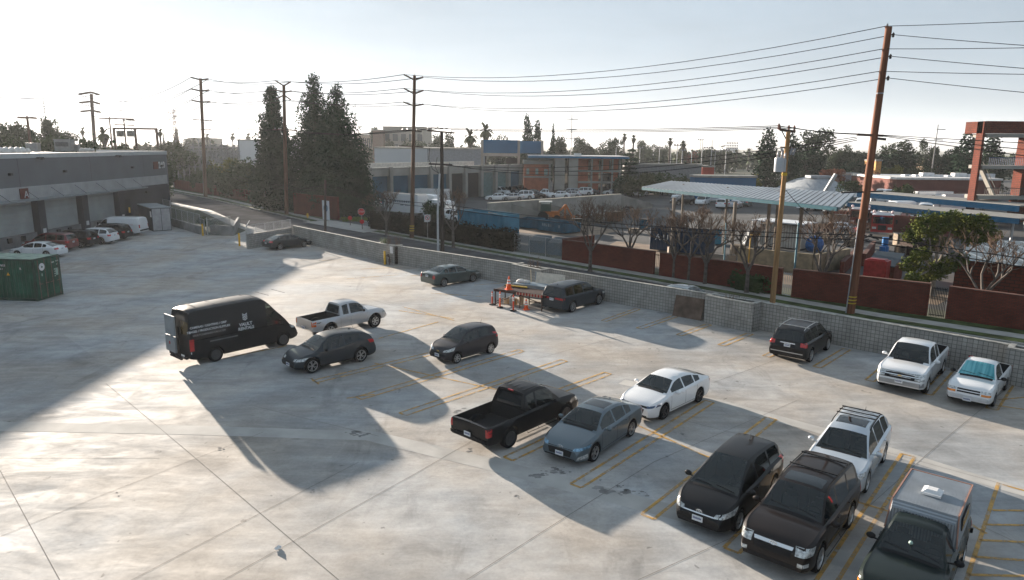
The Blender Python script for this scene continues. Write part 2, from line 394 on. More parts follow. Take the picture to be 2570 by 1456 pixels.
# painted stalls
segs = []
def hairpin(a, b, w=.42, close0=True, close1=True, lw=.10):
    a = Vector(a[:2]); b = Vector(b[:2]); d = (b - a).normalized(); n = Vector((-d.y, d.x)) * w / 2
    segs.append((a + n, b + n)); segs.append((a - n, b - n))
    if close0: segs.append((a + n, a - n))
    if close1: segs.append((b + n, b - n))
for a, b in [((900, 1000), (1308, 880)), ((1010, 1040), (1415, 905)), ((1140, 1080), (1525, 937)), ((1275, 1152), (1650, 975)), ((1445, 1220), (1780, 1008)), ((1625, 1297), (1935, 1050)),
             ((1835, 1382), (2110, 1093)), ((2060, 1480), (2278, 1143)), ((790, 958), (1205, 858))]:
    hairpin(G(*a), G(*b))
for a, b in [((1515, 806), (1600, 776)), ((1603, 825), (1700, 792)), ((1704, 842), (1778, 815)), ((1809, 867), (1882, 838)), ((1922, 895), (1985, 865)), ((2050, 922), (2124, 877)), ((2182, 956), (2242, 905)), ((2326, 990), (2380, 930)), ((2488, 1027), (2530, 965))]:
    hairpin(G(*a), G(*b), w=.38)
segs.append((G(940, 912), G(1232, 975))); segs.append((G(1232, 975), G(1560, 1050))); segs.append((G(1560, 1050), G(1770, 1145))); segs.append((G(1770, 1145), G(2250, 1290)))
for a, b in [((780, 950), (800, 965)), ((1010, 770), (1140, 805)), ((1100, 808), (950, 850)), ((560, 900), (720, 868)), ((1080, 736), (1210, 745)), ((870, 1000), (940, 990)),
             ((1000, 780), (1140, 800)), ((800, 655), (890, 650)), ((905, 676), (1010, 670)), ((1030, 693), (1130, 684)), ((1190, 716), (1320, 706)), ((870, 700), (1000, 690))]:
    segs.append((G(*a), G(*b)))
i0, i1 = G(2505, 1212), G(2410, 1500)
segs += [(i0, i1), (G(2512, 1216), G(2700, 1268))]
for a, b in [((2489, 1281), (2640, 1283)), ((2473, 1317), (2640, 1320)), ((2459, 1356), (2640, 1364)), ((2446, 1398), (2640, 1412)), ((2425, 1443), (2640, 1448)), ((2505, 1004), (2650, 990)), ((2480, 1015), (2650, 1040)), ((2410, 1300), (2475, 1340))]:
    segs.append((G(*a), G(*b)))
sm = lines('stall', segs, .11, .012, YPAINT)
o = struct(sm.build('parking_lines', YPAINT))
# oil and damp stains with their own outlines
STAIN = M('oil_stain', (.20, .195, .19), .95, var=.3, scale=2, spec=.1)
stm = MB()
def blob(c, r, seed, zz):
    rr = random.Random(seed); n = 12
    stm.poly([(c.x + r * (0.6 + .6 * rr.random()) * math.cos(6.283 * k / n), c.y + r * .6 * (0.6 + .6 * rr.random()) * math.sin(6.283 * k / n), zz) for k in range(n)])
for k, (x, y, r) in enumerate([(898, 1088, .28), (915, 1092, .16), (880, 1091, .14), (1345, 1195, .2), (1385, 1180, .16), (1420, 1190, .12), (1405, 1176, .08), (1365, 1188, .07), (1560, 1224, .14), (1580, 1232, .2), (1610, 1240, .12), (1545, 1238, .08), (1508, 1228, .3), (1170, 1128, .1), (1640, 880, .1), (1700, 1090, .1), (990, 980, .12), (560, 1130, .08), (780, 1230, .06), (1290, 1240, .05), (1310, 1245, .03), (1230, 1350, .03), (300, 1240, .05), (1155, 1030, .14)]):
    for j in range(5):
        c = G(x + rnd.uniform(-14, 14), y + rnd.uniform(-6, 6)); blob(c, r * rnd.uniform(.25, 1.0), k * 7 + j, .006 + .0007 * ((k * 5 + j) % 3) + .00003 * k)
struct(stm.build('oil_stains', STAIN))
mb = MB(); rr = random.Random(3); c = G(697, 1377); 
for k in range(9):
    a = k * .7; mb.poly([(c.x + .09 * math.cos(a), c.y + .09 * math.sin(a), .012 + .03 * rr.random()), (c.x + .11 * math.cos(a + .8), c.y + .1 * math.sin(a + .8), .014 + .05 * rr.random()), (c.x + .02 * rr.random(), c.y, .09 + .03 * rr.random())])
tag(mb.build('crumpled_paper', M('white_paper', (.7, .7, .7), .8)), 'small crumpled white paper lying alone on the bare sunlit concrete', 'litter')
# ------------------------------------------------------------------ vehicles
def paint(name, col, metal=0.0, rough=.28, coat=1.0):
    dk = max(col) < .06
    return M(name, col, .5 if dk else rough, metal * (.25 if dk else 1), var=.04, scale=.8, coat=coat * (.5 if dk else 1), spec=.05 if dk else .5)
GLASS = M('tinted_glass', (.010, .013, .015), .04, 0, var=.3, scale=1.2, spec=.8)
def thin_glass(name, tint):
    m = bpy.data.materials.new(name); m.use_nodes = True; nt = m.node_tree; nt.nodes.remove(nt.nodes['Principled BSDF'])
    t = N(nt, 'ShaderNodeBsdfTransparent'); t.inputs[0].default_value = (*tint, 1); g = N(nt, 'ShaderNodeBsdfGlossy'); g.inputs['Roughness'].default_value = .03; g.inputs['Color'].default_value = (.9, .95, .95, 1)
    f = N(nt, 'ShaderNodeFresnel'); f.inputs[0].default_value = 1.62; x = N(nt, 'ShaderNodeMixShader'); nt.links.new(f.outputs[0], x.inputs[0]); nt.links.new(t.outputs[0], x.inputs[1]); nt.links.new(g.outputs[0], x.inputs[2])
    nt.links.new(x.outputs[0], [q for q in nt.nodes if q.type == 'OUTPUT_MATERIAL'][0].inputs[0]); return m
WSGLASS = thin_glass('windshield_glass', (.42, .48, .47)); SGLASS = thin_glass('side_window_glass', (.22, .25, .25)); RGLASS = thin_glass('rear_privacy_glass', (.04, .045, .045))
INTM = M('cabin_trim', (.03, .03, .032), .8); SEATM = M('seat_fabric', (.085, .085, .09), .9)
RUB = M('black_rubber', (.010, .010, .011), .9, spec=.2)
BLK = M('black_plastic', (.012, .012, .013), .7, spec=.25)
CHROME = M('chrome_trim', (.72, .72, .72), .18, 1.0, var=.03)
ALLOY = M('alloy_silver', (.50, .50, .50), .35, .85, var=.05)
ALLOYD = M('alloy_dark', (.10, .10, .105), .4, .7, var=.05)
LAMPC = M('clear_headlight', (.46, .48, .48), .12, .25, var=.45, scale=14, coat=1.0)
LAMPR = M('red_tail_lens', (.42, .02, .02), .15, 0, var=.25, scale=9, coat=1.0)
LAMPA = M('amber_lens', (.65, .22, .03), .2, 0, var=.2, scale=8, coat=1.0)
PLATE = M('plate_white', (.62, .64, .66), .5, var=.1, scale=30)
PLATEINK = M('plate_ink', (.03, .05, .18), .6)
SEAMM = M('panel_gap', (.008, .008, .009), .8)

def interp(pts):
    pts = sorted(pts); xs = [p[0] for p in pts]; ys = [p[1] for p in pts]; n = len(xs)
    ms = []
    dl = [(ys[i + 1] - ys[i]) / (xs[i + 1] - xs[i]) for i in range(n - 1)]
    for i in range(n):
        if i == 0: ms.append(dl[0])
        elif i == n - 1: ms.append(dl[-1])
        elif dl[i - 1] * dl[i] <= 0: ms.append(0)
        else: ms.append(2 * dl[i - 1] * dl[i] / (dl[i - 1] + dl[i]))
    def f(x):
        if x <= xs[0]: return ys[0]
        if x >= xs[-1]: return ys[-1]
        for i in range(n - 1):
            if x <= xs[i + 1]:
                h = xs[i + 1] - xs[i]; t = (x - xs[i]) / h
                return (2 * t ** 3 - 3 * t * t + 1) * ys[i] + (t ** 3 - 2 * t * t + t) * h * ms[i] + (-2 * t ** 3 + 3 * t * t) * ys[i + 1] + (t ** 3 - t * t) * h * ms[i + 1]
    return f

WHEELS = {}
def wheel_meshes(Rw, wd, style):
    key = (Rw, wd, style)
    if key in WHEELS: return WHEELS[key]
    hw = wd / 2; rr = Rw * (.73 if style != 'truck' else .60)
    def mesh(mb, name, mat):
        o = mb.build(name, mat, smooth=True, angle=40, uv=False, origin=(0, 0, 0)); me = o.data; bpy.data.objects.remove(o); return me
    hub = MB().lathe([(.001, hw - .07), (rr * .97, hw - .06), (rr * .97, -hw + .03), (.001, -hw + .03)], n=20, axis='Y')
    ty = MB().lathe([(rr, -hw + .02), (rr + .02, -hw), (Rw - .03, -hw), (Rw, -hw + .04), (Rw, hw - .04), (Rw - .03, hw), (rr + .02, hw), (rr, hw - .01), (rr * .985, hw - .06)], n=30, axis='Y')
    rim = MB().lathe([(rr * .97, hw - .055), (rr * .99, hw - .004), (rr * .93, hw - .004), (rr * .90, hw - .05)], n=30, axis='Y')
    rim.lathe([(.001, hw - .015), (rr * .2, hw - .018), (rr * .22, hw - .06)], n=14, axis='Y')
    if style == 'steel':
        rim.lathe([(rr * .22, hw - .03), (rr * .5, hw - .045), (rr * .62, hw - .03), (rr * .9, hw - .05)], n=24, axis='Y')
    ns = {'five': 5, 'twin': 10, 'multi': 10, 'cover': 7, 'truck': 6, 'dark': 5, 'steel': 0}[style]
    for k in range(ns):
        a = 2 * math.pi * k / ns; ww = rr * {'five': .26, 'twin': .10, 'multi': .11, 'cover': .28, 'truck': .26, 'dark': .2}[style]
        if style == 'twin': a = 2 * math.pi * (k // 2) / 5 + (.17 if k % 2 else -.17)
        d = Vector((math.cos(a), 0, math.sin(a))); t = Vector((-math.sin(a), 0, math.cos(a)))
        r0, r1 = rr * .12, rr * .95
        vs = []
        for yy in (hw - .06, hw - .022):
            for r, q in ((r0, .6), (r1, 1.0)):
                for sgn in (-1, 1): vs.append(d * r + t * sgn * ww / 2 * q + Vector((0, yy, 0)))
        rim.add(vs, [(4, 6, 7, 5), (0, 4, 5, 1), (2, 3, 7, 6), (0, 2, 6, 4), (1, 5, 7, 3)])
    WHEELS[key] = (mesh(hub, 'wheel', BLK), mesh(ty, 'tyre', RUB), mesh(rim, 'rim', ALLOYD if style in ('dark', 'steel') else ALLOY))
    return WHEELS[key]

class Car:
    def __init__(s, name, label, cat, sp, loc, heading, group=None):
        s.sp = sp; s.root = root(name, (loc[0], loc[1], 0), label, cat, group, heading)
        s.build()
    def prof(s, x):
        sp = s.sp; xf, xr = s.xf, s.xr; W = sp['W']
        w = W / 2
        a, k = sp.get('nose', (.8, .20))
        if x > xf - a: w *= 1 - k * ((x - (xf - a)) / a) ** 2.6
        a, k = sp.get('tail', (.5, .10))
        if x < xr + a: w *= 1 - k * (((xr + a) - x) / a) ** 2.6
        return w
    def ring(s, x, mode=None):
        sp = s.sp; w = s.prof(x); bot = sp.get('bot', .2)
        ef = max(0, (x - (s.xf - .5)) / .5); er = max(0, ((s.xr + .5) - x) / .5)
        bot += .06 * ef * ef + .10 * er * er
        za = bot
        Ra = sp['R'] * sp.get('arch', 1.15)
        for ax in (sp['fa'], sp['ra']):
            d = abs(x - ax)
            if d <= Ra + 1e-6: za = max(za, sp['R'] + math.sqrt(max(0, Ra * Ra - d * d)))
        zb = s.zb(x); zr = s.zr(x) if s.x0g < x < s.x1g else zb
        h = max(0.0, zr - zb); H = s.hmax
        mid = max(bot + .45 * (zb - bot), za + .05); crown = sp.get('crown', .05)
        def cr(y): return crown * (1 - (y / max(w, .1)) ** 2)
        fl = sp.get('flare', 0.0)
        arch = max(0, 1 - min(abs(x - sp['fa']), abs(x - sp['ra'])) / (Ra + .12))
        wf = w + fl * min(1, arch * 2.5)
        up = .5 * (mid + zb)
        P = [(0, bot), (w - .32, bot), (w - .31, za), (w - .05, za), (wf - .012, max(bot + .09, za + .02)), (wf, mid), (w + fl * .2, max(up, za + .08)), (w - .02, zb - .05), (w - .075, zb)]
        if mode == 'bed':
            fz = sp['bedz']
            P += [(w - .10, zb), (w - .11, fz), (w - .14, fz), (w * .55, fz), (w * .25, fz), (0, fz)]
        else:
            wb = w - sp.get('wb', .10); tum = sp['tumble'] * (h / H if H else 0); wt = wb - tum
            hh = lambda q: zb + h * q
            P += [(wb, zb + .008 + cr(wb)), (wb - tum * .86, hh(.86) + cr(wb) * (1 - .86) + .008), (wt - .045, hh(.965) + cr(wt)), (wt * .68, hh(.99) + cr(wt * .68)), (wt * .34, zr + cr(wt * .34)), (0, zr + cr(0))]
        full = [Vector((x, y, z)) for y, z in P] + [Vector((x, -y, z)) for y, z in P[-2:0:-1]]
        # lean of nose and tail with height
        fl_ = sp.get('flean', .22); rl_ = sp.get('rlean', .10)
        for v in full:
            if ef > 0: v.x -= fl_ * ef * ef * max(0, v.z - .52) ** 1.0 + .10 * ef * ef * max(0, .42 - v.z)
            if er > 0: v.x += rl_ * er * er * max(0, v.z - .60) + .08 * er * er * max(0, .45 - v.z)
        return full
    def build(s):
        sp = s.sp; L = sp['L']; s.xf = L / 2; s.xr = -L / 2
        s.zb = interp(sp['belt']); s.zr = interp(sp['roof']); s.x0g = min(p[0] for p in sp['roof']); s.x1g = max(p[0] for p in sp['roof'])
        s.hmax = max(s.zr(s.x0g + (s.x1g - s.x0g) * k / 40) - s.zb(s.x0g + (s.x1g - s.x0g) * k / 40) for k in range(41))
        Ra = sp['R'] * sp.get('arch', 1.15)
        xs = [s.xr + L * k / 46 for k in range(47)] + [s.xf - .03, s.xf - .08, s.xr + .03, s.xr + .08, s.x0g, s.x1g]
        for ax in (sp['fa'], sp['ra']):
            xs += [ax - Ra - .012, ax - Ra + .002, ax + Ra - .002, ax + Ra + .012] + [ax + Ra * math.cos(math.pi * k / 14) for k in range(1, 14)]
        keys = []
        for a, b in sp['side']: keys += [a, b]
        for q in ('ws', 'rw'):
            if sp.get(q): keys += list(sp[q])
        xs += keys
        if 'bed' in sp: keys += list(sp['bed'])
        xs = sorted(x for x in xs if s.xr - 1e-6 <= x <= s.xf + 1e-6)
        out = []
        arche = [ax + q for ax in (sp['fa'], sp['ra']) for q in (-Ra - .012, -Ra + .002, Ra - .002, Ra + .012)]
        isk = lambda x: any(abs(x - k) < 1e-6 for k in keys + arche + [s.xr, s.xf])
        for x in xs:
            if out and x - out[-1] < .028 and not (isk(x)):
                continue
            if out and x - out[-1] < .028 and isk(x) and not isk(out[-1]): out[-1] = x; continue
            if out and abs(x - out[-1]) < 1e-6: continue
            out.append(x)
        st = []
        if 'bed' in sp:
            b0, b1 = sp['bed']
            for x in out:
                if abs(x - b0) < 1e-6: st += [(x, None), (x + .002, 'bed')]
                elif abs(x - b1) < 1e-6: st += [(x - .004, 'bed'), (x, None)]
                else: st.append((x, 'bed' if b0 < x < b1 else None))
        else: st = [(x, None) for x in out]
        rings = [s.ring(x, m) for x, m in st]; n = len(rings[0])
        vs = [v for r in rings for v in r]
        groups = {'body': [], 'side': {}, 'ws': [], 'rw': []}; bm_i = []
        half = 14
        for i in range(len(rings) - 1):
            xa, xb_ = st[i][0], st[i + 1][0]; xm = (xa + xb_) / 2; bed = st[i][1] == 'bed' or st[i + 1][1] == 'bed'
            for k in range(n):
                k2 = (k + 1) % n; f = (i * n + k, i * n + k2, (i + 1) * n + k2, (i + 1) * n + k)
                kk = k if k < half else n - 1 - k       # mirrored strip index
                if not bed and kk == 9:
                    hit = [j for j, (a, b) in enumerate(sp['side']) if a < xm < b]
                    if hit: groups['side'].setdefault((hit[0], k < half), []).append(f); continue
                if not bed and kk >= 11:
                    if sp.get('ws') and sp['ws'][0] < xm < sp['ws'][1]: groups['ws'].append(f); continue
                    if sp.get('rw') and sp['rw'][0] < xm < sp['rw'][1]: groups['rw'].append(f); continue
                dark = kk <= 2 or (kk == 3 and sp.get('clad')) or (kk == 4 and sp.get('clad', 0) > 1) or (bed and kk >= 9)
                groups['body'].append(f); bm_i.append(1 if dark else 0)
        groups['body'].append(tuple(range(n))[::-1]); bm_i.append(0)
        groups['body'].append(tuple((len(rings) - 1) * n + k for k in range(n))); bm_i.append(0)
        def mk(name, faces, mats, mi=None):
            used = sorted({i for f in faces for i in f}); mp = {u: j for j, u in enumerate(used)}
            mb = MB(); mb.v = [tuple(vs[u]) for u in used]; mb.f = [tuple(mp[i] for i in f) for f in faces]; mb.mi = mi or [0] * len(faces)
            return mb.build(name, mats, parent=s.root, world=False, smooth=True, angle=sp.get('ang', 30), uv=False)
        s.body = mk('body', groups['body'], [sp['paint'], BLK], bm_i)
        for key, fs in groups['side'].items(): mk('side_window', fs, [sp.get('sglass', GLASS if sp.get('far') else (SGLASS if sp['side'][key[0]][1] > .4 else RGLASS))])
        if groups['ws']: mk('windshield', groups['ws'], [sp.get('wglass', GLASS if sp.get('far') else WSGLASS)])
        if groups['rw']: mk('rear_window', groups['rw'], [GLASS if sp.get('far') else RGLASS])
        s.bvh = BVHTree.FromPolygons([tuple(v) for v in vs], [f for g in (groups['body'], groups['ws'], groups['rw'], *groups['side'].values()) for f in g])
        # wheels
        hubm, tym, rimm = wheel_meshes(sp['R'], sp.get('tw', .22), sp.get('wheel', 'five'))
        for ax in (sp['fa'], sp['ra']):
            for sg in (1, -1):
                w = bpy.data.objects.new('wheel', hubm); COL.objects.link(w); w.parent = s.root
                w.location = (ax, sg * (sp['W'] / 2 - sp.get('tw', .22) / 2 - .01 + sp.get('flare', 0)), sp['R'])
                w.rotation_euler = (0, 0, 0 if sg > 0 else math.pi)
                for nm, me in (('tyre', tym), ('rim', rimm)):
                    c = bpy.data.objects.new(nm, me); COL.objects.link(c); c.parent = w
        if sp.get('ws') and not sp.get('far'):
            xd = sp['ws'][1] - .28; zd = s.zb(xd); xs_ = sp['ws'][0] - .32; W = sp['W']
            MB().box((xd - .02, 0, zd - .16), (.50, W - .36, .22)).build('dashboard', INTM, parent=s.root, world=False, uv=False)
            rows = [xs_] + ([xs_ - .85] if s.x0g < xs_ - 1.2 else [])
            for x in rows:
                for y in (-.38, .38):
                    m = MB(); m.box((x + .12, y, .50), (.50, .50, .18)); m.box((x - .20, y, .82), (.15, .48, .56), taper=.85); m.box((x - .24, y, 1.17), (.09, .26, .17))
                    m.build('seat', sp.get('seatm', SEATM), parent=s.root, world=False, uv=False)
            c = Vector((xd - .36, .38, zd - .02)); ax = Vector((.45, 0, 1)).normalized(); e1 = Vector((0, 1, 0)); e2 = ax.cross(e1)
            m = MB(); m.tube([c + (e1 * math.cos(t) + e2 * math.sin(t)) * .18 for t in [2 * math.pi * k / 16 for k in range(17)]], .016, 6, cap=False); m.bar(c - e1 * .17, c + e1 * .17, .03); m.build('steering_wheel', INTM, parent=s.root, world=False, uv=False)
        s.details()
    # patches that follow the bodywork
    def patch(s, name, c4, d, mat, off=.006, n=8, m=3, parent=None, mb=None, label=None):
        d = Vector(d).normalized(); P = [Vector(c) for c in c4]; own = mb is None; mb = mb or MB()
        vs = []; 
        for j in range(m + 1):
            for i in range(n + 1):
                u, v = i / n, j / m
                p = (P[0] * (1 - u) + P[1] * u) * (1 - v) + (P[3] * (1 - u) + P[2] * u) * v
                h = s.bvh.ray_cast(p - d * 1.2, d, 2.4)
                q = h[0] if h[0] is not None else p
                vs.append(q)
        vt = [q - d * off for q in vs]
        lo = [q + d * .012 for q in vs]
        fs = []
        nn = n + 1
        cr = (P[1] - P[0]).cross(P[3] - P[0]); flip = cr.dot(d) > 0
        T = len(vs)
        for j in range(m):
            for i in range(n):
                f = (j * nn + i, j * nn + i + 1, (j + 1) * nn + i + 1, (j + 1) * nn + i); fs.append(f[::-1] if flip else f)
        edge = [i for i in range(n)] + [j * nn + n for j in range(m)] + [m * nn + i for i in range(n, 0, -1)] + [j * nn for j in range(m, 0, -1)]
        for a, b in zip(edge, edge[1:] + edge[:1]):
            f = (a, T + a, T + b, b); fs.append(f[::-1] if flip else f)
        mb.add(vt + lo, fs)
        if own:
            o = mb.build(name, mat, parent=parent or s.root, world=False, smooth=True, angle=40, uv=False)
            if label: o['label'] = label
            return o
        return mb
    def details(s):
        sp = s.sp; W = sp['W']; xf, xr = s.xf, s.xr; root_ = s.root
        F, B = (-1, 0, 0), (1, 0, 0)
        # head and tail lamps, mirrored
        for sg in (1, -1):
            for key, nm, mt, fd in (('head', 'headlight', LAMPC, -1), ('tail_l', 'taillight', LAMPR, 1), ('fog', 'fog_light', LAMPC, -1), ('turn', 'turn_signal', LAMPA, -1)):
                if key in sp:
                    q = sp[key]; c4 = [(x, y * sg, z) for x, y, z in q[:4]]
                    yaw = q[4] if len(q) > 4 else .6
                    s.patch(nm, c4, (fd * math.cos(yaw), -sg * math.sin(yaw), 0), sp.get(nm + '_mat', mt), off=.008)
            # seams and handles
            if sp.get('seams'):
                mb = MB(); d = (0, -sg, 0)
                for x in sp['seams']:
                    zt = s.zb(x) - .005
                    s.patch('', [(x - .0045, sg * 1, .30), (x + .0045, sg * 1, .30), (x + .0045, sg * 1, zt), (x - .0045, sg * 1, zt)], d, SEAMM, off=.003, n=1, m=8, mb=mb)
                x0, x1 = min(sp['seams']), max(sp['seams'])
                s.patch('', [(x0, sg, .30), (x1, sg, .30), (x1, sg, .315), (x0, sg, .315)], d, SEAMM, off=.003, n=14, m=1, mb=mb)
                mb.build('door_seam', SEAMM, parent=root_, world=False, uv=False)
            for x in sp.get('handles', []):
                z = s.zb(x) - sp.get('hz', .11)
                h = s.bvh.ray_cast(Vector((x, sg * 2, z)), Vector((0, -sg, 0)), 3)
                y = h[0].y if h[0] is not None else sg * W / 2
                MB().box((x, y + sg * .015, z), (.20, .035, .03)).build('door_handle', sp.get('hmat', sp['paint']), parent=root_, world=False, uv=False)
            if 'mirror' in sp:
                x, z = sp['mirror']; yy = s.prof(x)
                mb = MB(); mb.ball((x - .02, sg * (yy + .10), z + .02), .115, 10, 7, (.62, 1.0, .72)); mb.bar((x, sg * (yy - .10), z - .03), (x, sg * (yy + .05), z - .01), .04, .03)
                mo = mb.build('side_mirror', sp.get('mmat', sp['paint']), parent=root_, world=False, smooth=True, angle=60, uv=False)
        if 'grille' in sp:
            s.patch('grille', sp['grille'][:4], F, sp.get('gmat', BLK), off=.006, n=10, m=4)
        if 'gbar' in sp:
            s.patch('grille_bar', sp['gbar'][:4], F, sp.get('gbmat', CHROME), off=.022, n=12, m=1)
        if 'intake' in sp:
            s.patch('lower_intake', sp['intake'][:4], F, BLK, off=.006, n=10, m=3)
        if 'fbump' in sp: s.patch('front_bumper', sp['fbump'][:4], F, sp.get('bmat', CHROME), off=.05, n=14, m=3)
        if 'rbump' in sp: s.patch('rear_bumper', sp['rbump'][:4], B, sp.get('rbmat', BLK), off=.05, n=14, m=3)
        for key, d in (('fplate', F), ('rplate', B)):
            if key in sp:
                x, z = sp[key]; h = s.bvh.ray_cast(Vector((3.5 if d[0] < 0 else -3.5, 0, z)), Vector(d), 3)
                px = h[0].x if h[0] is not None else x
                sg = 1 if d[0] < 0 else -1; px += sg * sp.get(key + '_off', .03)
                p = MB().box((px, 0, z), (.02, .31, .155)).build('licence_plate', PLATE, parent=root_, world=False, uv=False)
                mb = MB(); rr = random.Random(int(abs(s.root.location.x) * 100))
                for k in range(7):
                    y = -.115 + k * .036
                    mb.box((px + sg * .012, y, z + .006), (.006, .022, .052))
                    if rr.random() < .6: mb.box((px + sg * .0125, y, z + .045), (.004, .02, .008))
                mb.build('plate_number', PLATEINK, parent=p, world=False, uv=False)
        if 'badge' in sp:
            z, kind = sp['badge']; mb = MB()
            h = s.bvh.ray_cast(Vector((3.5, 0, z)), Vector((-1, 0, 0)), 3); px = h[0].x + .015 if h[0] is not None else xf
            px += sp.get('badge_off', 0)
            def ell(a, b, r=.009, ang=0):
                pts = [Vector((px, a * math.cos(t), z + b * math.sin(t))) for t in [2 * math.pi * k / 20 for k in range(21)]]; mb.tube(pts, r, 5, cap=False)
            if kind == 'rings': ell(.085, .055); ell(.028, .05); 
            if kind == 'rings': mb.tube([Vector((px, .06 * math.cos(t), z + .02 + .022 * math.sin(t))) for t in [2 * math.pi * k / 16 for k in range(17)]], .007, 5, cap=False)
            if kind == 'slant_h':
                ell(.10, .052); mb.bar((px, -.045, z - .03), (px, -.03, z + .03), .008, .014); mb.bar((px, .03, z - .03), (px, .045, z + .03), .008, .014); mb.bar((px, -.04, z - .008), (px, .04, z + .01), .008, .012)
            if kind == 'cross': mb.box((px, 0, z), (.012, .17, .035)); mb.box((px, 0, z), (.013, .06, .062))
            mb.build('badge', CHROME if kind != 'cross' else M('gold_badge', (.6, .42, .12), .3, .8), parent=root_, world=False, uv=False)
        for x0, x1 in [sp['rails']] if 'rails' in sp else []:
            for sg in (1, -1):
                y = sp['raily']; a = []
                for k in range(9):
                    x = x0 + (x1 - x0) * k / 8; h = s.bvh.ray_cast(Vector((x, sg * y, 4)), Vector((0, 0, -1)), 5); zz = h[0].z
                    a.append((x, sg * y, zz + (.055 if 0 < k < 8 else .0)))
                MB().tube(a, .018, 6).build('roof_rail', sp.get('railmat', BLK), parent=root_, world=False, smooth=True, uv=False)
            for x in sp.get('bars', []):
                h = s.bvh.ray_cast(Vector((x, 0, 4)), Vector((0, 0, -1)), 5); zz = s.bvh.ray_cast(Vector((x, sp['raily'], 4)), Vector((0, 0, -1)), 5)[0].z + .06
                zz = max(zz, h[0].z + .03)
                MB().box((x, 0, zz), (.045, 2 * sp['raily'] + sp.get('barx', .02), .03)).build('roof_bar', sp.get('railmat', BLK), parent=root_, world=False, uv=False)
        if 'sunroof' in sp:
            x0, x1, y = sp['sunroof']
            s.patch('sunroof', [(x0, -y, 2), (x1, -y, 2), (x1, y, 2), (x0, y, 2)], (0, 0, -1), GLASS, off=.004, n=8, m=8)
        if 'antenna' in sp:
            x, y, hgt = sp['antenna']; zz = s.bvh.ray_cast(Vector((x, y, 4)), Vector((0, 0, -1)), 5)[0].z
            mb = MB(); mb.cyl((x, y, zz - .01), (x - hgt * .35, y, zz + hgt), .008, .005, 6); mb.ball((x, y, zz), .03, 8, 5)
            mb.build('antenna', BLK, parent=root_, world=False, uv=False)
        if 'fin' in sp:
            x = sp['fin']; zz = s.bvh.ray_cast(Vector((x, 0, 4)), Vector((0, 0, -1)), 5)[0].z
            MB().add([(x + .09, 0, zz - .01), (x - .08, .03, zz - .01), (x - .08, -.03, zz - .01), (x - .07, 0, zz + .06)], [(0, 1, 3), (0, 3, 2), (1, 2, 3), (0, 2, 1)]).build('antenna', sp['paint'], parent=root_, world=False, uv=False)
        if 'rwp' in sp:       # upright rear window of a pickup cab
            s.patch('rear_window', sp['rwp'], (1, 0, 0), GLASS, off=.006, n=8, m=4)
        if sp.get('ws'):      # wipers at the base of the windshield, dashboard edge
            x = sp['ws'][1] - .03; mb = MB()
            for y0, y1 in ((.05, .62), (-.60, -.05)):
                pts = []
                for k in range(6):
                    y = y0 + (y1 - y0) * k / 5; xx = x - .02 - .12 * (1 - abs(k / 5 - 0)) * .5
                    h = s.bvh.ray_cast(Vector((xx, y, 4)), Vector((0, 0, -1)), 5); pts.append((xx, y, (h[0].z if h[0] is not None else 1) + .02))
                mb.tube(pts, .009, 5)
            mb.build('wiper', BLK, parent=root_, world=False, uv=False)
            # cowl strip
            s.patch('cowl', [(x + .02, -.62, 2), (x + .09, -.60, 2), (x + .09, .60, 2), (x + .02, .62, 2)], (0, 0, -1), BLK, off=.006, n=1, m=12)

def side_place(sp, fpx, rpx, left_visible, heading=None):
    """loc, heading of a car from its two visible tyre contacts (front, rear)"""
    f = G(*fpx); r = G(*rpx); d = (f - r); h = math.atan2(d.y, d.x) if heading is None else R(heading)
    mid = (f + r) / 2; axm = (sp['fa'] + sp['ra']) / 2
    off = sp['W'] / 2 - .02
    u = Vector((math.cos(h), math.sin(h))); nl = Vector((-u.y, u.x))
    c = Vector(mid[:2]) - u * axm + (-nl if left_visible else nl) * off
    return (c.x, c.y, 0), h

BODYTYPES = {}
def spec(base, **kw):
    d = dict(base); d.update(kw); return d
# ---- generic shapes -------------------------------------------------
SEDAN = dict(L=4.62, W=1.80, R=.33, fa=1.40, ra=-1.30, tumble=.26, crown=.045,
    belt=[(-2.31, .80), (-2.2, .98), (-1.75, 1.02), (-1.0, .99), (0, .95), (.95, .955), (1.5, .88), (2.05, .76), (2.24, .66), (2.31, .56)],
    roof=[(-1.98, 1.01), (-1.5, 1.18), (-1.05, 1.33), (-.5, 1.415), (.0, 1.42), (.42, 1.35), (.88, 1.12), (1.17, .955)],
    side=[(-1.30, -.95), (-.88, -.16), (-.08, .84)], ws=(.40, 1.12), rw=(-1.90, -1.12),
    nose=(.95, .24), tail=(.6, .13), flean=.35, rlean=.12,
    head=[(2.28, .50, .60), (1.8, .93, .66), (1.72, .93, .76), (2.15, .50, .68), .75], tail_l=[(-2.2, .90, .78), (-2.31, .48, .80), (-2.25, .48, .96), (-2.1, .90, .97), .5],
    grille=[(2.3, -.42, .36), (2.3, .42, .36), (2.3, .50, .62), (2.3, -.50, .62)], intake=[(2.3, -.62, .24), (2.3, .62, .24), (2.3, .60, .31), (2.3, -.60, .31)],
    seams=[.95, -.12, -1.02], handles=[.05, -.85], mirror=(.72, .98), fplate=(2.3, .42), rplate=(-2.3, .82), wheel='five')
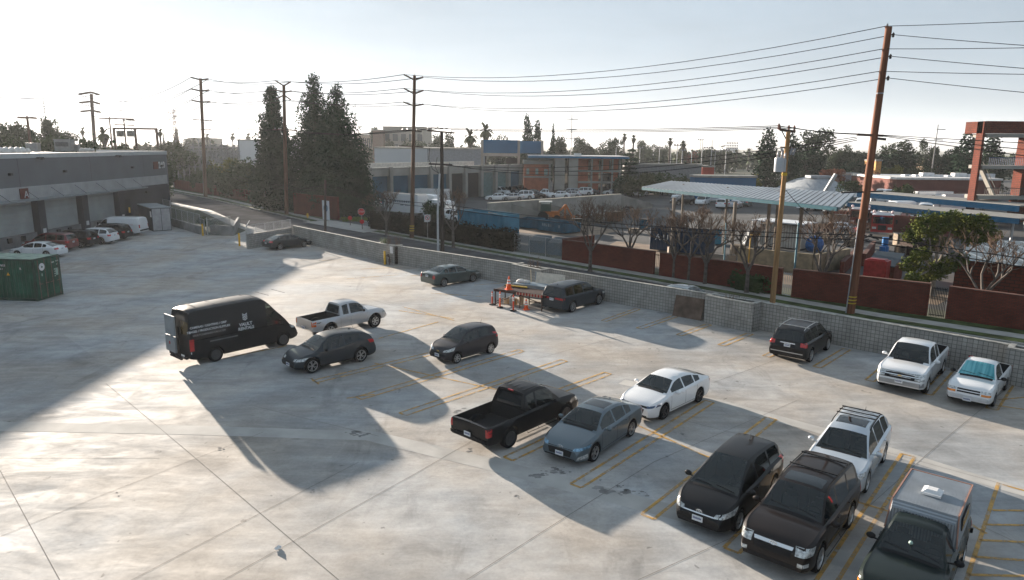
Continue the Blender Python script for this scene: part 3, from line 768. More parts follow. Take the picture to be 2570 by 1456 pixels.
SUV = dict(L=4.75, W=1.90, R=.37, fa=1.42, ra=-1.37, tumble=.20, crown=.04, bot=.26,
    belt=[(-2.37, .80), (-2.30, 1.12), (-1.5, 1.12), (0, 1.08), (.95, 1.06), (1.5, 1.02), (2.1, .93), (2.3, .80), (2.37, .62)],
    roof=[(-2.33, 1.12), (-2.18, 1.45), (-2.02, 1.66), (-1.5, 1.74), (-.4, 1.77), (.2, 1.75), (.55, 1.65), (.95, 1.35), (1.30, 1.06)],
    side=[(-1.98, -1.22), (-1.13, -.20), (-.11, .95)], ws=(.50, 1.24), rw=(-2.32, -2.08),
    nose=(.7, .18), tail=(.45, .09), flean=.14, rlean=.05,
    head=[(2.33, .52, .72), (1.95, .96, .76), (1.92, .96, .92), (2.26, .52, .88), .7], tail_l=[(-2.2, .96, .86), (-2.36, .62, .86), (-2.33, .62, 1.06), (-2.15, .96, 1.06), .5],
    grille=[(2.3, -.45, .66), (2.3, .45, .66), (2.3, .48, .88), (2.3, -.48, .88)], intake=[(2.3, -.6, .34), (2.3, .6, .34), (2.3, .6, .5), (2.3, -.6, .5)],
    seams=[1.08, -.15, -1.16], handles=[.08, -.95], mirror=(.82, 1.10), fplate=(2.3, .56), rplate=(-2.3, .90), wheel='five')
HATCH = dict(L=3.65, W=1.62, R=.29, fa=1.18, ra=-1.205, tumble=.16, crown=.04,
    belt=[(-1.82, .72), (-1.77, 1.02), (-1.0, 1.06), (0, 1.0), (.78, .97), (1.2, .93), (1.6, .80), (1.76, .66), (1.82, .5)],
    roof=[(-1.76, 1.04), (-1.66, 1.30), (-1.52, 1.42), (-.9, 1.50), (-.2, 1.51), (.1, 1.47), (.6, 1.24), (1.05, .96)],
    side=[(-1.12, -.42), (-.34, .66)], ws=(.06, .98), rw=(-1.76, -1.56), nose=(.7, .26), tail=(.4, .12), flean=.3, rlean=.05,
    head=[(1.80, .38, .62), (1.42, .78, .70), (1.30, .80, .88), (1.70, .38, .70), .8], tail_l=[(-1.6, .80, .86), (-1.80, .58, .84), (-1.76, .56, 1.08), (-1.55, .80, 1.14), .6],
    grille=[(1.8, -.45, .40), (1.8, .45, .40), (1.8, .40, .60), (1.8, -.40, .60)], seams=[.88, -.38, -1.2], handles=[-.28], mirror=(.55, .98), fplate=(1.8, .44), wheel='cover')
PICKUP = dict(L=5.35, W=1.86, R=.38, fa=1.72, ra=-1.50, tumble=.20, crown=.04, bot=.34, flare=.02, arch=1.18,
    belt=[(-2.67, 1.04), (-.6, 1.06), (.5, 1.07), (1.15, 1.08), (1.7, 1.06), (2.35, .98), (2.55, .84), (2.67, .66)],
    roof=[(-.62, 1.06), (-.56, 1.40), (-.50, 1.66), (-.1, 1.74), (.4, 1.75), (.68, 1.68), (1.05, 1.40), (1.38, 1.08)],
    side=[(-.44, -.02), (.08, 1.02)], ws=(.62, 1.33), bed=(-2.58, -.66), bedz=.62, nose=(.6, .15), tail=(.15, .03), flean=.08, rlean=.0,
    head=[(2.62, .50, .74), (2.30, .93, .76), (2.28, .93, .93), (2.56, .50, .92), .6], tail_l=[(-2.5, .95, .72), (-2.67, .80, .72), (-2.67, .80, 1.00), (-2.5, .95, 1.00), .6],
    grille=[(2.6, -.42, .72), (2.6, .42, .72), (2.6, .44, .92), (2.6, -.44, .92)], fbump=[(2.66, -.9, .44), (2.66, .9, .44), (2.66, .88, .60), (2.66, -.88, .60)],
    rbump=[(-2.6, -.9, .46), (-2.6, .9, .46), (-2.6, .9, .60), (-2.6, -.9, .60)], rwp=[(-.6, -.62, 1.16), (-.6, .62, 1.16), (-.6, .56, 1.58), (-.6, -.56, 1.58)],
    seams=[1.22, .02, -.62], handles=[.16], mirror=(.92, 1.14), rplate=(-2.6, .66), rplate_off=.08, wheel='truck', tw=.25)
VAN = dict(L=6.0, W=2.05, R=.36, fa=2.02, ra=-1.73, tumble=.13, crown=.05, bot=.30,
    belt=[(-3.0, .9), (-2.96, 1.30), (0, 1.30), (1.6, 1.30), (2.2, 1.16), (2.75, .98), (2.92, .80), (3.0, .6)],
    roof=[(-2.99, 1.3), (-2.97, 1.9), (-2.9, 2.62), (-2.5, 2.74), (0, 2.78), (.85, 2.76), (1.15, 2.62), (1.7, 2.02), (2.2, 1.48), (2.45, 1.10)],
    side=[(1.12, 2.0)], ws=(1.20, 2.40), rw=None, nose=(.8, .2), tail=(.2, .03), flean=.22, rlean=.0,
    head=[(2.85, .60, .84), (2.5, .96, .92), (2.38, .96, 1.06), (2.7, .60, .98), .7], tail_l=[(-2.8, 1.03, .78), (-2.99, .96, .78), (-2.99, .96, 1.36), (-2.8, 1.03, 1.36), .9],
    grille=[(2.9, -.5, .62), (2.9, .5, .62), (2.9, .5, .84), (2.9, -.5, .84)], seams=[1.02, 2.1], handles=[1.2], mirror=(1.85, 1.35), wheel='steel', tw=.24, wb=.02)
def P1(sp, which, px, side_left, hd):
    """place from one outer tyre contact"""
    c = G(*px); h = R(hd); u = Vector((math.cos(h), math.sin(h))); nl = Vector((-u.y, u.x))
    q = Vector(c[:2]) - u * sp[which] - (nl if side_left else -nl) * (sp['W'] / 2 - .02)
    return (q.x, q.y, 0), h
T = 'vehicles parked on the concrete lot'
P_BLACK = paint('black_van_paint', (.009, .010, .012), 0, .45, .7)
P_BLK2 = paint('gloss_black_paint', (.008, .008, .009), .1, .3)
P_BRN = paint('black_brown_paint', (.014, .010, .009), .2, .3)
P_GREY = paint('blue_grey_paint', (.085, .115, .135), .6, .32)
P_DGREY = paint('dark_slate_paint', (.022, .030, .038), .5, .3)
P_SPARK = paint('charcoal_plum_paint', (.028, .027, .032), .5, .3)
P_GREEN = paint('grey_green_paint', (.05, .075, .072), .5, .32)
P_TEAL = paint('dark_teal_paint', (.012, .022, .027), .5, .3)
P_WHITE = paint('white_paint_gloss', (.68, .69, .70), 0, .3)
P_SILV = paint('silver_paint', (.42, .42, .43), .6, .36)
P_SILV2 = paint('pale_silver_paint', (.50, .54, .58), .45, .32)
P_RED = paint('dark_red_paint', (.16, .022, .02), .3, .3)
P_DKGREEN = paint('dark_green_paint', (.010, .016, .015), .3, .35)
WHITEINK = M('white_vinyl', (.62, .63, .64), .5, var=.02)

# --- black high-roof cargo van
sp = spec(VAN, paint=P_BLACK, mmat=BLK)
sp['side'] = [(1.12, 2.02)]; sp['sglass'] = thin_glass('van_door_glass', (.5, .55, .52))
loc, h = side_place(sp, (714, 868), (543, 908), False)
van = Car('cargo_van', 'tall black high roof cargo van with white rental lettering and lift gate at the back', 'van', sp, loc, h)
r_ = van.root
def side_text(car, name, txt, size, x, z, mat, tilt=5.0, right=True, bold=0.0):
    sg = -1 if right else 1
    hh = car.bvh.ray_cast(Vector((x, sg * 3, z - size * .3)), Vector((0, -sg, 0)), 4); y = hh[0].y + sg * .035
    m = Matrix.Translation((x, y, z)) @ Matrix.Rotation(R(-tilt * sg * -1), 4, 'X') @ Matrix.Rotation(math.pi / 2, 4, 'X')
    if not right: m = Matrix.Translation((x, y, z)) @ Matrix.Rotation(R(-tilt), 4, 'X') @ Matrix.Rotation(math.pi, 4, 'Z') @ Matrix.Rotation(math.pi / 2, 4, 'X')
    return textmesh(name, txt, size, mat, m, car.root, bold=bold)
side_text(van, 'lettering', 'CAMERAS / LIGHTING / GRIP', .145, -2.0, 1.93, WHITEINK, bold=.003)
side_text(van, 'lettering', 'STAGES / PRODUCTION SUPPLIES', .145, -2.0, 1.73, WHITEINK, bold=.003)
side_text(van, 'lettering', 'VAULTCINEMARENTALS.COM', .125, -2.0, 1.53, M('grey_vinyl', (.28, .29, .30), .5, var=.02))
side_text(van, 'lettering', 'VAULT', .23, -.08, 1.62, WHITEINK, bold=.005)
side_text(van, 'lettering', 'RENTALS', .21, -.08, 1.41, WHITEINK, bold=.005)
mb = MB()
for k in range(4):
    z0 = 1.80 + k * .085
    for sg in (1, -1):
        y = van.bvh.ray_cast(Vector((-.08, -3, z0)), Vector((0, 1, 0)), 4)[0].y - .014
        mb.add([(-.08, y, z0), (-.08 + sg * .13, y, z0 + .085), (-.08 + sg * .13, y, z0 + .135), (-.08, y, z0 + .05)], [(0, 1, 2, 3) if sg > 0 else (3, 2, 1, 0)])
mb.build('chevron_logo', WHITEINK, parent=r_, world=False)
van.patch('rub_strip', [(-2.0, -1, 1.08), (-.55, -1, 1.08), (-.55, -1, 1.14), (-2.0, -1, 1.14)], (0, 1, 0), M('grey_strip', (.16, .17, .17), .5), off=.012, n=10, m=1)
van.patch('rear_door_window', [(-3, -.85, 1.55), (-3, -.12, 1.55), (-3, -.12, 2.2), (-3, -.85, 2.2)], (1, 0, 0), M('painted_amber_reflection', (.07, .05, .02), .12, .2, var=.7, scale=2), off=.008)  # amber reflection painted into the dark rear window colour
LG = M('lift_gate_aluminium', (.30, .33, .35), .45, .4)
lg = MB().box((-3.24, .42, 1.95), (.07, 1.0, .95)).box((-3.26, .42, 1.0), (.09, 1.0, .80)).box((-3.24, .42, 1.45), (.03, .96, .05)).build('lift_gate', LG, parent=r_, world=False)
MB().bar((-3.1, -.06, .5), (-3.1, -.06, 1.9), .07).bar((-3.1, .9, .5), (-3.1, .9, 2.3), .07).bar((-3.12, -.9, .46), (-3.12, .9, .46), .12).bar((-3.2, -.5, .36), (-3.2, .7, .36), .09).build('lift_frame', BLK, parent=r_, world=False)
MB().box((-3.31, .45, 1.05), (.02, .10, .14)).build('reflector', LAMPR, parent=r_, world=False)
MB().box((-3.17, -.55, .52), (.02, .32, .16)).build('licence_plate', PLATE, parent=r_, world=False)
for z in (1.72, .70): MB().box((-2.96, -1.02, z), (.03, .05, .09)).build('marker_tag', WHITEINK, parent=r_, world=False)
mb = MB()
for k in range(6): mb.box((-2.3 + k * .95, 0, 2.815), (.03, 1.3, .012))
mb.build('roof_rib', P_BLACK, parent=r_, world=False)

# --- compact crossover, dark slate
CX = spec(SUV, L=4.35, W=1.80, R=.36, fa=1.38, ra=-1.26, tumble=.27, bot=.24, clad=1, flare=.03, paint=P_DGREY,
    belt=[(-2.17, .80), (-2.08, 1.10), (-1.4, 1.19), (-.6, 1.06), (.3, .98), (.95, .97), (1.5, .90), (1.95, .78), (2.1, .68), (2.17, .55)],
    roof=[(-2.1, 1.13), (-1.85, 1.30), (-1.5, 1.45), (-.8, 1.54), (-.2, 1.56), (.15, 1.53), (.45, 1.42), (.85, 1.16), (1.16, .97)],
    side=[(-1.30, -.48), (-.40, .72)], ws=(.40, 1.10), rw=(-2.02, -1.58), flean=.30, rlean=.2, nose=(.9, .26),
    head=[(2.12, .40, .62), (1.55, .92, .66), (1.28, .92, .84), (2.02, .40, .72), .8], tail_l=[(-1.8, .92, .92), (-2.12, .60, .90), (-2.08, .56, 1.06), (-1.72, .92, 1.10), .6],
    grille=[(2.1, -.6, .52), (2.1, .6, .52), (2.1, .55, .60), (2.1, -.55, .60)], intake=[(2.1, -.55, .26), (2.1, .55, .26), (2.1, .62, .44), (2.1, -.62, .44)],
    seams=[.98, -.42, -1.25], handles=[-.25], mirror=(.70, 1.0), fplate=(2.1, .42), wheel='twin', fin=-1.1, mmat=BLK)
loc, h = side_place(CX, (783, 937), (908, 908), True)
chr_ = Car('crossover_car', 'dark slate compact crossover with twin spoke wheels standing beside the black van', 'car', CX, loc, h)

# --- tiny hatchback
HS = spec(HATCH, paint=P_SPARK, badge=(.63, 'cross'), antenna=(-1.2, 0, .2))
loc, h = side_place(HS, (1148, 912.6), (1232, 887.8), True)
Car('hatchback', 'small charcoal hatchback with silver wheel covers standing alone in the middle bays', 'car', HS, loc, h)

# --- silver extended-cab pickup
TS = spec(PICKUP, L=5.15, W=1.72, R=.41, fa=1.62, ra=-1.46, paint=P_SILV, belt=[(-2.57, 1.10), (-.7, 1.12), (.5, 1.12), (1.15, 1.12), (1.7, 1.12), (2.3, 1.02), (2.5, .86), (2.57, .7)],
    roof=[(-.72, 1.12), (-.66, 1.42), (-.60, 1.68), (-.1, 1.76), (.3, 1.76), (.58, 1.70), (.9, 1.45), (1.22, 1.12)], side=[(-.50, -.12), (.0, .90)], ws=(.54, 1.18), bed=(-2.50, -.76), bedz=.68, flare=.07, bot=.44,
    rwp=[(-.7, -.58, 1.20), (-.7, .58, 1.20), (-.7, .52, 1.62), (-.7, -.52, 1.62)], seams=[1.10, -.06, -.74], handles=[.12], mirror=(.80, 1.20), fbump=[(2.56, -.82, .52), (2.56, .82, .52), (2.56, .8, .66), (2.56, -.8, .66)],
    rbump=[(-2.5, -.8, .50), (-2.5, .8, .50), (-2.5, .8, .62), (-2.5, -.8, .62)], rbmat=CHROME, mmat=BLK, taillight_mat=M('orange_red_lens', (.50, .10, .02), .2, coat=1), tail_l=[(-2.4, .9, .78), (-2.57, .72, .78), (-2.57, .72, 1.06), (-2.4, .9, 1.06), .6], tw=.27)
loc, h = side_place(TS, (941, 821.6), (829, 847), False)
tac = Car('pickup_truck', 'silver extended cab pickup with open black bed parked behind the slate crossover', 'pickup truck', TS, loc, h)
for z, w_ in ((.97, .30), (.93, .22)): tac.patch('decal', [(-2.32, -1, z), (-2.32 + w_, -1, z), (-2.32 + w_, -1, z + .025), (-2.32, -1, z + .025)], (0, 1, 0), BLK, off=.004, n=2, m=1)

# --- black pickup
TB = spec(PICKUP, L=5.42, W=1.90, R=.375, fa=1.70, ra=-1.55, paint=P_BLK2, wheel='steel', antenna=(1.5, .7, .5), flare=.04)
loc, h = P1(TB, 'ra', (1279, 1123.7), False, 48)
bt = Car('pickup_truck', 'black pickup with empty open bed parked beside the blue grey sedan', 'pickup truck', TB, loc, h)
mb = MB()
for k in range(5): mb.box((-.0, -.5 + k * .25, 1.782 - abs(k - 2) * .006), (.75, .035, .015))
mb.build('roof_rib', P_BLK2, parent=bt.root, world=False)
MB().box((-.50, 0, 1.70), (.04, .24, .05)).build('brake_light', LAMPR, parent=bt.root, world=False)
MB().box((-2.69, 0, .92), (.02, .2, .07)).build('tailgate_handle', BLK, parent=bt.root, world=False)
m = Matrix.Translation((-2.685, .55, .80)) @ Matrix.Rotation(-math.pi / 2, 4, 'Z') @ Matrix.Rotation(math.pi / 2, 4, 'X')
textmesh('tailgate_lettering', 'TOYOTA', .12, ALLOY, m, bt.root)

# --- sedans
EL = spec(SEDAN, paint=P_GREY, sunroof=(-.55, .12, .42), badge=(.64, 'slant_h'), badge_off=.01, fin=-1.05, wheel='twin', gbar=None)
EL.pop('gbar')
EL['headlight_mat'] = M('blue_tinted_headlight', (.16, .30, .42), .12, .3, var=.5, scale=10, coat=1)
EL['fog'] = [(2.25, .60, .30), (1.9, .90, .32), (1.9, .90, .46), (2.2, .66, .42), .8]
loc, h = side_place(EL, (1493, 1158.6), (1584, 1096.5), True)
Car('sedan_car', 'blue grey sedan with dark sunroof parked beside the black pickup', 'car', EL, loc, h)
CV = spec(SEDAN, paint=P_WHITE, L=4.63, wheel='dark', gbar=[(2.3, -.55, .62), (2.3, .55, .62), (2.3, .55, .67), (2.3, -.55, .67)], gbmat=BLK)
CV['roof'] = [(-2.12, 1.0), (-1.7, 1.10), (-1.15, 1.26), (-.55, 1.375), (-.1, 1.39), (.35, 1.33), (.85, 1.10), (1.22, .93)]
CV['rw'] = (-2.0, -1.2); CV['side'] = [(-1.35, -.98), (-.90, -.16), (-.08, .84)]; CV.pop('fplate')
CV['headlight_mat'] = M('dark_blue_headlight', (.05, .08, .14), .1, .3, var=.5, scale=12, coat=1)
loc, h = side_place(CV, (1669, 1052), (1752.5, 1011.6), True)
Car('sedan_car', 'white sedan with sloping roof and dark wheels parked behind the blue grey sedan', 'car', CV, loc, h)
CT = spec(SEDAN, paint=P_GREEN, L=4.83, W=1.80, fa=1.46, ra=-1.42, wheel='multi', rplate=(-2.3, .86), rlean=.03, tail=(.3, .06))
CT['belt'] = [(-2.41, .92), (-2.36, 1.04), (-1.8, 1.06), (-1.0, 1.02), (0, .98), (.95, .97), (1.6, .92), (2.2, .80), (2.36, .70), (2.41, .56)]
CT['roof'] = [(-1.85, 1.06), (-1.45, 1.24), (-1.0, 1.38), (-.4, 1.43), (.0, 1.445), (.4, 1.37), (.85, 1.14), (1.10, .98)]
CT['rw'] = (-1.78, -1.10); CT['ws'] = (.34, 1.05); CT['tail_l'] = [(-2.38, .90, .70), (-2.42, .68, .70), (-2.40, .70, 1.03), (-2.36, .88, 1.03), .3]
loc, h = side_place(CT, (1185, 708.7), (1117.6, 719.7), False)
Car('sedan_car', 'grey green sedan with upright red tail lamps parked nose to the block wall', 'car', CT, loc, h)
C2 = spec(SEDAN, paint=P_TEAL, L=4.87, W=1.84, fa=1.42, ra=-1.35, wheel='multi', rplate=(-2.3, .72))
loc, h = side_place(C2, (764.7, 620.5), (702.7, 627.4), False)
Car('sedan_car', 'dark teal sedan tucked into the wall corner under the picket railing', 'car', C2, loc, h)

# --- SUVs
DU = spec(SUV, L=5.10, W=1.93, R=.39, fa=1.58, ra=-1.46, paint=P_DGREY, belt=[(-2.55, .85), (-2.48, 1.16), (-1.5, 1.15), (0, 1.12), (1.0, 1.10), (1.7, 1.06), (2.3, .96), (2.46, .82), (2.55, .66)],
    roof=[(-2.50, 1.16), (-2.36, 1.50), (-2.2, 1.70), (-1.5, 1.78), (-.4, 1.80), (.2, 1.78), (.55, 1.68), (.95, 1.40), (1.30, 1.10)], side=[(-2.12, -1.28), (-1.18, -.22), (-.12, .95)],
    rw=(-2.50, -2.26), tail_l=[(-2.42, .95, .92), (-2.55, .25, .95), (-2.53, .25, 1.05), (-2.40, .95, 1.06), .25], fin=-1.9, wheel='multi', rplate=(-2.5, .93))
loc, h = side_place(DU, (1503.6, 765), (1436, 784.4), False)
Car('suv', 'dark blue grey three row suv parked beside the steel trestle and cones', 'suv', DU, loc, h)
HL = spec(SUV, L=4.78, W=1.91, paint=P_BLK2, rails=(-1.9, .3), raily=.62, bars=[-1.6, -.2], barx=.3, railmat=ALLOY, rplate=(-2.3, .93), wheel='multi')
HL['tail_l'] = [(-2.2, .97, .92), (-2.37, .66, .94), (-2.35, .66, 1.14), (-2.18, .97, 1.14), .6]
loc, h = side_place(HL, (2075.8, 880), (2034.6, 908.6), False)
hl = Car('suv', 'black suv with silver roof bars parked nose to the block wall', 'suv', HL, loc, h)
hl.patch('tailgate_trim', [(-2.3, -.38, 1.02), (-2.3, .38, 1.02), (-2.3, .36, 1.07), (-2.3, -.36, 1.07)], (1, 0, 0), CHROME, off=.012)
hl.patch('bumper_trim', [(-2.3, -.8, .56), (-2.3, .8, .56), (-2.3, .8, .60), (-2.3, -.8, .60)], (1, 0, 0), ALLOY, off=.012)
FR = spec(SUV, L=4.80, W=1.88, R=.39, fa=1.42, ra=-1.37, paint=P_BRN, rails=(-2.05, .35), raily=.64, bars=[-1.55, -.55], wheel='five', bot=.32, badge=(.90, 'rings'), badge_off=.02, sunroof=(-.15, .35, .5))
FR['belt'] = [(-2.4, .85), (-2.33, 1.15), (-1.5, 1.15), (0, 1.13), (.95, 1.12), (1.5, 1.12), (2.1, 1.04), (2.33, .92), (2.4, .70)]
FR['roof'] = [(-2.36, 1.15), (-2.22, 1.50), (-2.06, 1.70), (-1.5, 1.77), (-.4, 1.79), (.15, 1.77), (.5, 1.68), (.85, 1.42), (1.16, 1.12)]; FR['ws'] = (.44, 1.10); FR['flean'] = .08
FR['head'] = [(2.38, .56, .76), (2.10, .93, .78), (1.95, .93, .98), (2.32, .56, .98), .5]
FR['gbar'] = [(2.38, -.48, .86), (2.38, .48, .86), (2.38, .50, .94), (2.38, -.50, .94)]
FR['fog'] = [(2.36, .62, .50), (2.2, .86, .50), (2.2, .86, .60), (2.36, .62, .60), .4]; FR.pop('fplate'); FR['sglass'] = GLASS
loc, h = side_place(FR, (2053.5, 1437), (2132, 1324.5), True)
Car('suv', 'black brown suv with roof rack and chrome grille bar in the nearest row', 'suv', FR, loc, h)
RX = spec(SUV, L=4.74, W=1.85, R=.37, fa=1.38, ra=-1.34, paint=P_SILV2, rails=(-1.75, .15), raily=.60, bars=[-1.35, -.95, -.55], sunroof=(-.40, .20, .46), antenna=(-1.6, .1, .12), tumble=.26)
RX['roof'] = [(-2.30, 1.10), (-2.05, 1.42), (-1.8, 1.58), (-1.3, 1.67), (-.4, 1.70), (.1, 1.68), (.5, 1.54), (.9, 1.28), (1.24, 1.05)]; RX['rw'] = (-2.26, -1.86); RX['side'] = [(-1.82, -1.2), (-1.1, -.20), (-.11, .95)]
loc, h = side_place(RX, (2175, 1234.5), (2216.5, 1163), True)
Car('suv', 'pale silver suv with sunroof and three roof bars behind the black brown suv', 'suv', RX, loc, h)
PV = spec(SUV, L=4.62, W=1.78, R=.33, fa=1.42, ra=-1.36, tumble=.24, bot=.2, paint=P_BLK2, wheel='five', badge=(.66, 'rings'), antenna=(-1.35, 0, .2), flean=.34, nose=(1.0, .28), fplate=(2.3, .48),
    belt=[(-2.31, .78), (-2.24, 1.08), (-1.4, 1.08), (0, 1.0), (1.0, .97), (1.5, .93), (1.95, .83), (2.22, .70), (2.31, .52)],
    roof=[(-2.24, 1.08), (-2.1, 1.38), (-1.9, 1.50), (-1.2, 1.57), (-.4, 1.59), (.0, 1.57), (.5, 1.40), (1.0, 1.15), (1.42, .94)],
    side=[(-1.85, -1.12), (-1.02, -.12), (-.03, 1.05)], ws=(.10, 1.34), rw=(-2.22, -1.94), head=[(2.28, .45, .60), (1.85, .92, .66), (1.62, .92, .86), (2.16, .45, .70), .8],
    tail_l=[(-2.05, .90, .86), (-2.28, .66, .86), (-2.22, .66, 1.08), (-1.98, .90, 1.12), .6], grille=[(2.3, -.5, .60), (2.3, .5, .60), (2.3, .46, .63), (2.3, -.46, .63)], gmat=CHROME,
    intake=[(2.3, -.55, .26), (2.3, .55, .26), (2.3, .62, .40), (2.3, -.62, .40)], seams=[1.15, -.07, -1.06], handles=[.12, -.86], mirror=(.92, 1.0))
loc, h = side_place(PV, (1851, 1335.7), (1941, 1240), True)
Car('wagon_car', 'glossy black hybrid wagon parked between the empty bay and black brown suv', 'car', PV, loc, h)

# --- dark green pickup with camper shell (nearest, cut by the frame)
CP = spec(PICKUP, L=5.0, W=1.72, R=.36, fa=1.50, ra=-1.50, paint=P_DKGREEN, bot=.30, flare=.03, belt=[(-2.5, 1.0), (-.6, 1.02), (.5, 1.03), (1.05, 1.04), (1.6, 1.04), (2.2, 1.0), (2.42, .90), (2.5, .72)],
    roof=[(-.40, 1.03), (-.36, 1.36), (-.30, 1.58), (0, 1.64), (.25, 1.64), (.45, 1.58), (.75, 1.32), (1.03, 1.03)], side=[(-.2, .72)], ws=(.42, .99), bed=(-2.42, -.46), bedz=.60, seams=[.98, -.25], handles=[-.05], mirror=(.62, 1.10), mmat=BLK,
    rwp=[(-.45, -.56, 1.12), (-.45, .56, 1.12), (-.45, .5, 1.5), (-.45, -.5, 1.5)], grille=[(2.5, -.5, .70), (2.5, .5, .70), (2.5, .5, .88), (2.5, -.5, .88)], head=[(2.5, .52, .70), (2.44, .74, .70), (2.44, .74, .86), (2.5, .52, .86), .1],
    turn=[(2.46, .74, .70), (2.28, .86, .70), (2.28, .86, .86), (2.46, .74, .86), .7], fbump=[(2.5, -.84, .44), (2.5, .84, .44), (2.5, .82, .56), (2.5, -.82, .56)])
hd = 230; u = Vector((math.cos(R(hd)), math.sin(R(hd))))
cc = Vector((11.15, 16.95)) + u * 1.35
cp = Car('pickup_truck', 'dark green pickup carrying a ribbed aluminium camper shell with white roof vent', 'pickup truck', CP, (cc.x, cc.y, 0), R(hd))
RIB = stripemat('ribbed_camper_aluminium', (.20, .22, .24), (.34, .37, .40), .07, .4, .3, axis='X', bump=.6)
mb = MB(); x0, x1 = -2.62, -.12
def shellsec(x, wtop, ztop): return [(x, -.80, 1.03), (x, -wtop, ztop), (x, wtop, ztop), (x, .80, 1.03)]
a, b, c, d = shellsec(x0, .73, 1.80), shellsec(x1 - .2, .73, 1.86), shellsec(x1, .70, 1.70), None
mb.add(a + b + c, [(0, 1, 5, 4)[::-1], (1, 2, 6, 5)[::-1], (2, 3, 7, 6)[::-1], (4, 5, 9, 8)[::-1], (5, 6, 10, 9)[::-1], (6, 7, 11, 10)[::-1], (0, 1, 2, 3)[::-1], (8, 9, 10, 11)])
sh = mb.build('camper_shell', RIB, parent=cp.root, world=False)
# ribs run across the roof: real raised corrugations
mb = MB()
for k in range(34):
    x = x0 + .06 + k * .068; mb.box((x, 0, 1.806 + .06 * (x - x0) / 2.3), (.026, 1.40, .016))
mb.build('roof_rib', M('camper_rib', (.36, .39, .42), .4, .3), parent=sh, world=False)
MB().bar((x0, -.735, 1.81), (x1 - .2, -.735, 1.87), .035).bar((x0, .735, 1.81), (x1 - .2, .735, 1.87), .035).bar((x1 - .2, -.735, 1.87), (x1, -.80, 1.1), .035).bar((x1 - .2, .735, 1.87), (x1, .80, 1.1), .035).bar((x0, -.73, 1.81), (x0, .73, 1.81), .03).build('edge_trim', M('rusty_trim', (.30, .17, .13), .6), parent=sh, world=False)
vt = MB(); vt.box((-1.25, 0, 1.90), (.46, .46, .06)); vt.box((-1.25, 0, 1.965), (.42, .42, .07), taper=.55); vt.build('roof_vent', M('vent_white', (.62, .62, .62), .4), parent=sh, world=False)
MB().box((-1.3, .79, 1.46), (1.1, .03, .32)).box((-1.3, -.79, 1.46), (1.1, .03, .32)).build('side_window', GLASS, parent=sh, world=False)
MB().lathe([(.001, 0), (.05, 0), (.035, .09), (.001, .13)], c=(.80, -.05, 1.36), n=8, mtx=Matrix.Rotation(R(60), 4, 'Y')).build('windshield_sticker', M('pale_green_sticker', (.45, .6, .52), .5), parent=cp.root, world=False)

# --- white pickups by the wall
SV = spec(PICKUP, L=5.75, W=1.98, R=.39, fa=1.85, ra=-1.75, paint=P_WHITE, belt=[(-2.87, 1.16), (-.8, 1.18), (.5, 1.17), (1.15, 1.16), (1.8, 1.16), (2.55, 1.08), (2.78, .96), (2.87, .78)],
    roof=[(-.82, 1.18), (-.76, 1.50), (-.68, 1.78), (-.1, 1.88), (.4, 1.89), (.75, 1.82), (1.1, 1.52), (1.42, 1.16)], side=[(-.58, -.1), (.02, 1.05)], ws=(.70, 1.37), bed=(-2.78, -.88), bedz=.72,
    rwp=[(-.8, -.62, 1.26), (-.8, .62, 1.26), (-.8, .56, 1.70), (-.8, -.56, 1.70)], grille=[(2.86, -.82, .72), (2.86, .82, .72), (2.86, .80, 1.0), (2.86, -.80, 1.0)], gbar=[(2.86, -.84, .86), (2.86, .84, .86), (2.86, .84, .90), (2.86, -.84, .90)],
    head=[(2.86, .60, .91), (2.66, .96, .91), (2.6, .96, 1.02), (2.82, .60, 1.02), .4], turn=[(2.86, .60, .74), (2.7, .97, .74), (2.7, .97, .83), (2.86, .60, .83), .4], turn_signal_mat=LAMPC, fbump=[(2.86, -.95, .46), (2.86, .95, .46), (2.86, .95, .64), (2.86, -.95, .64)],
    bmat=M('scuffed_bumper', (.30, .31, .32), .4, .5), seams=[1.25, -.04, -.8], mirror=(.95, 1.25), fplate=(2.8, .62), fplate_off=.07, badge=(.87, 'cross'), badge_off=.03)
SV.pop('rplate')
hd = 229.5; u = Vector((math.cos(R(hd)), math.sin(R(hd)))); c = Vector((17.9, 30.35)) - u * SV['fa']
sv = Car('pickup_truck', 'white extended cab pickup with dark bumper parked tail to the block wall', 'pickup truck', SV, (c.x, c.y, 0), R(hd))
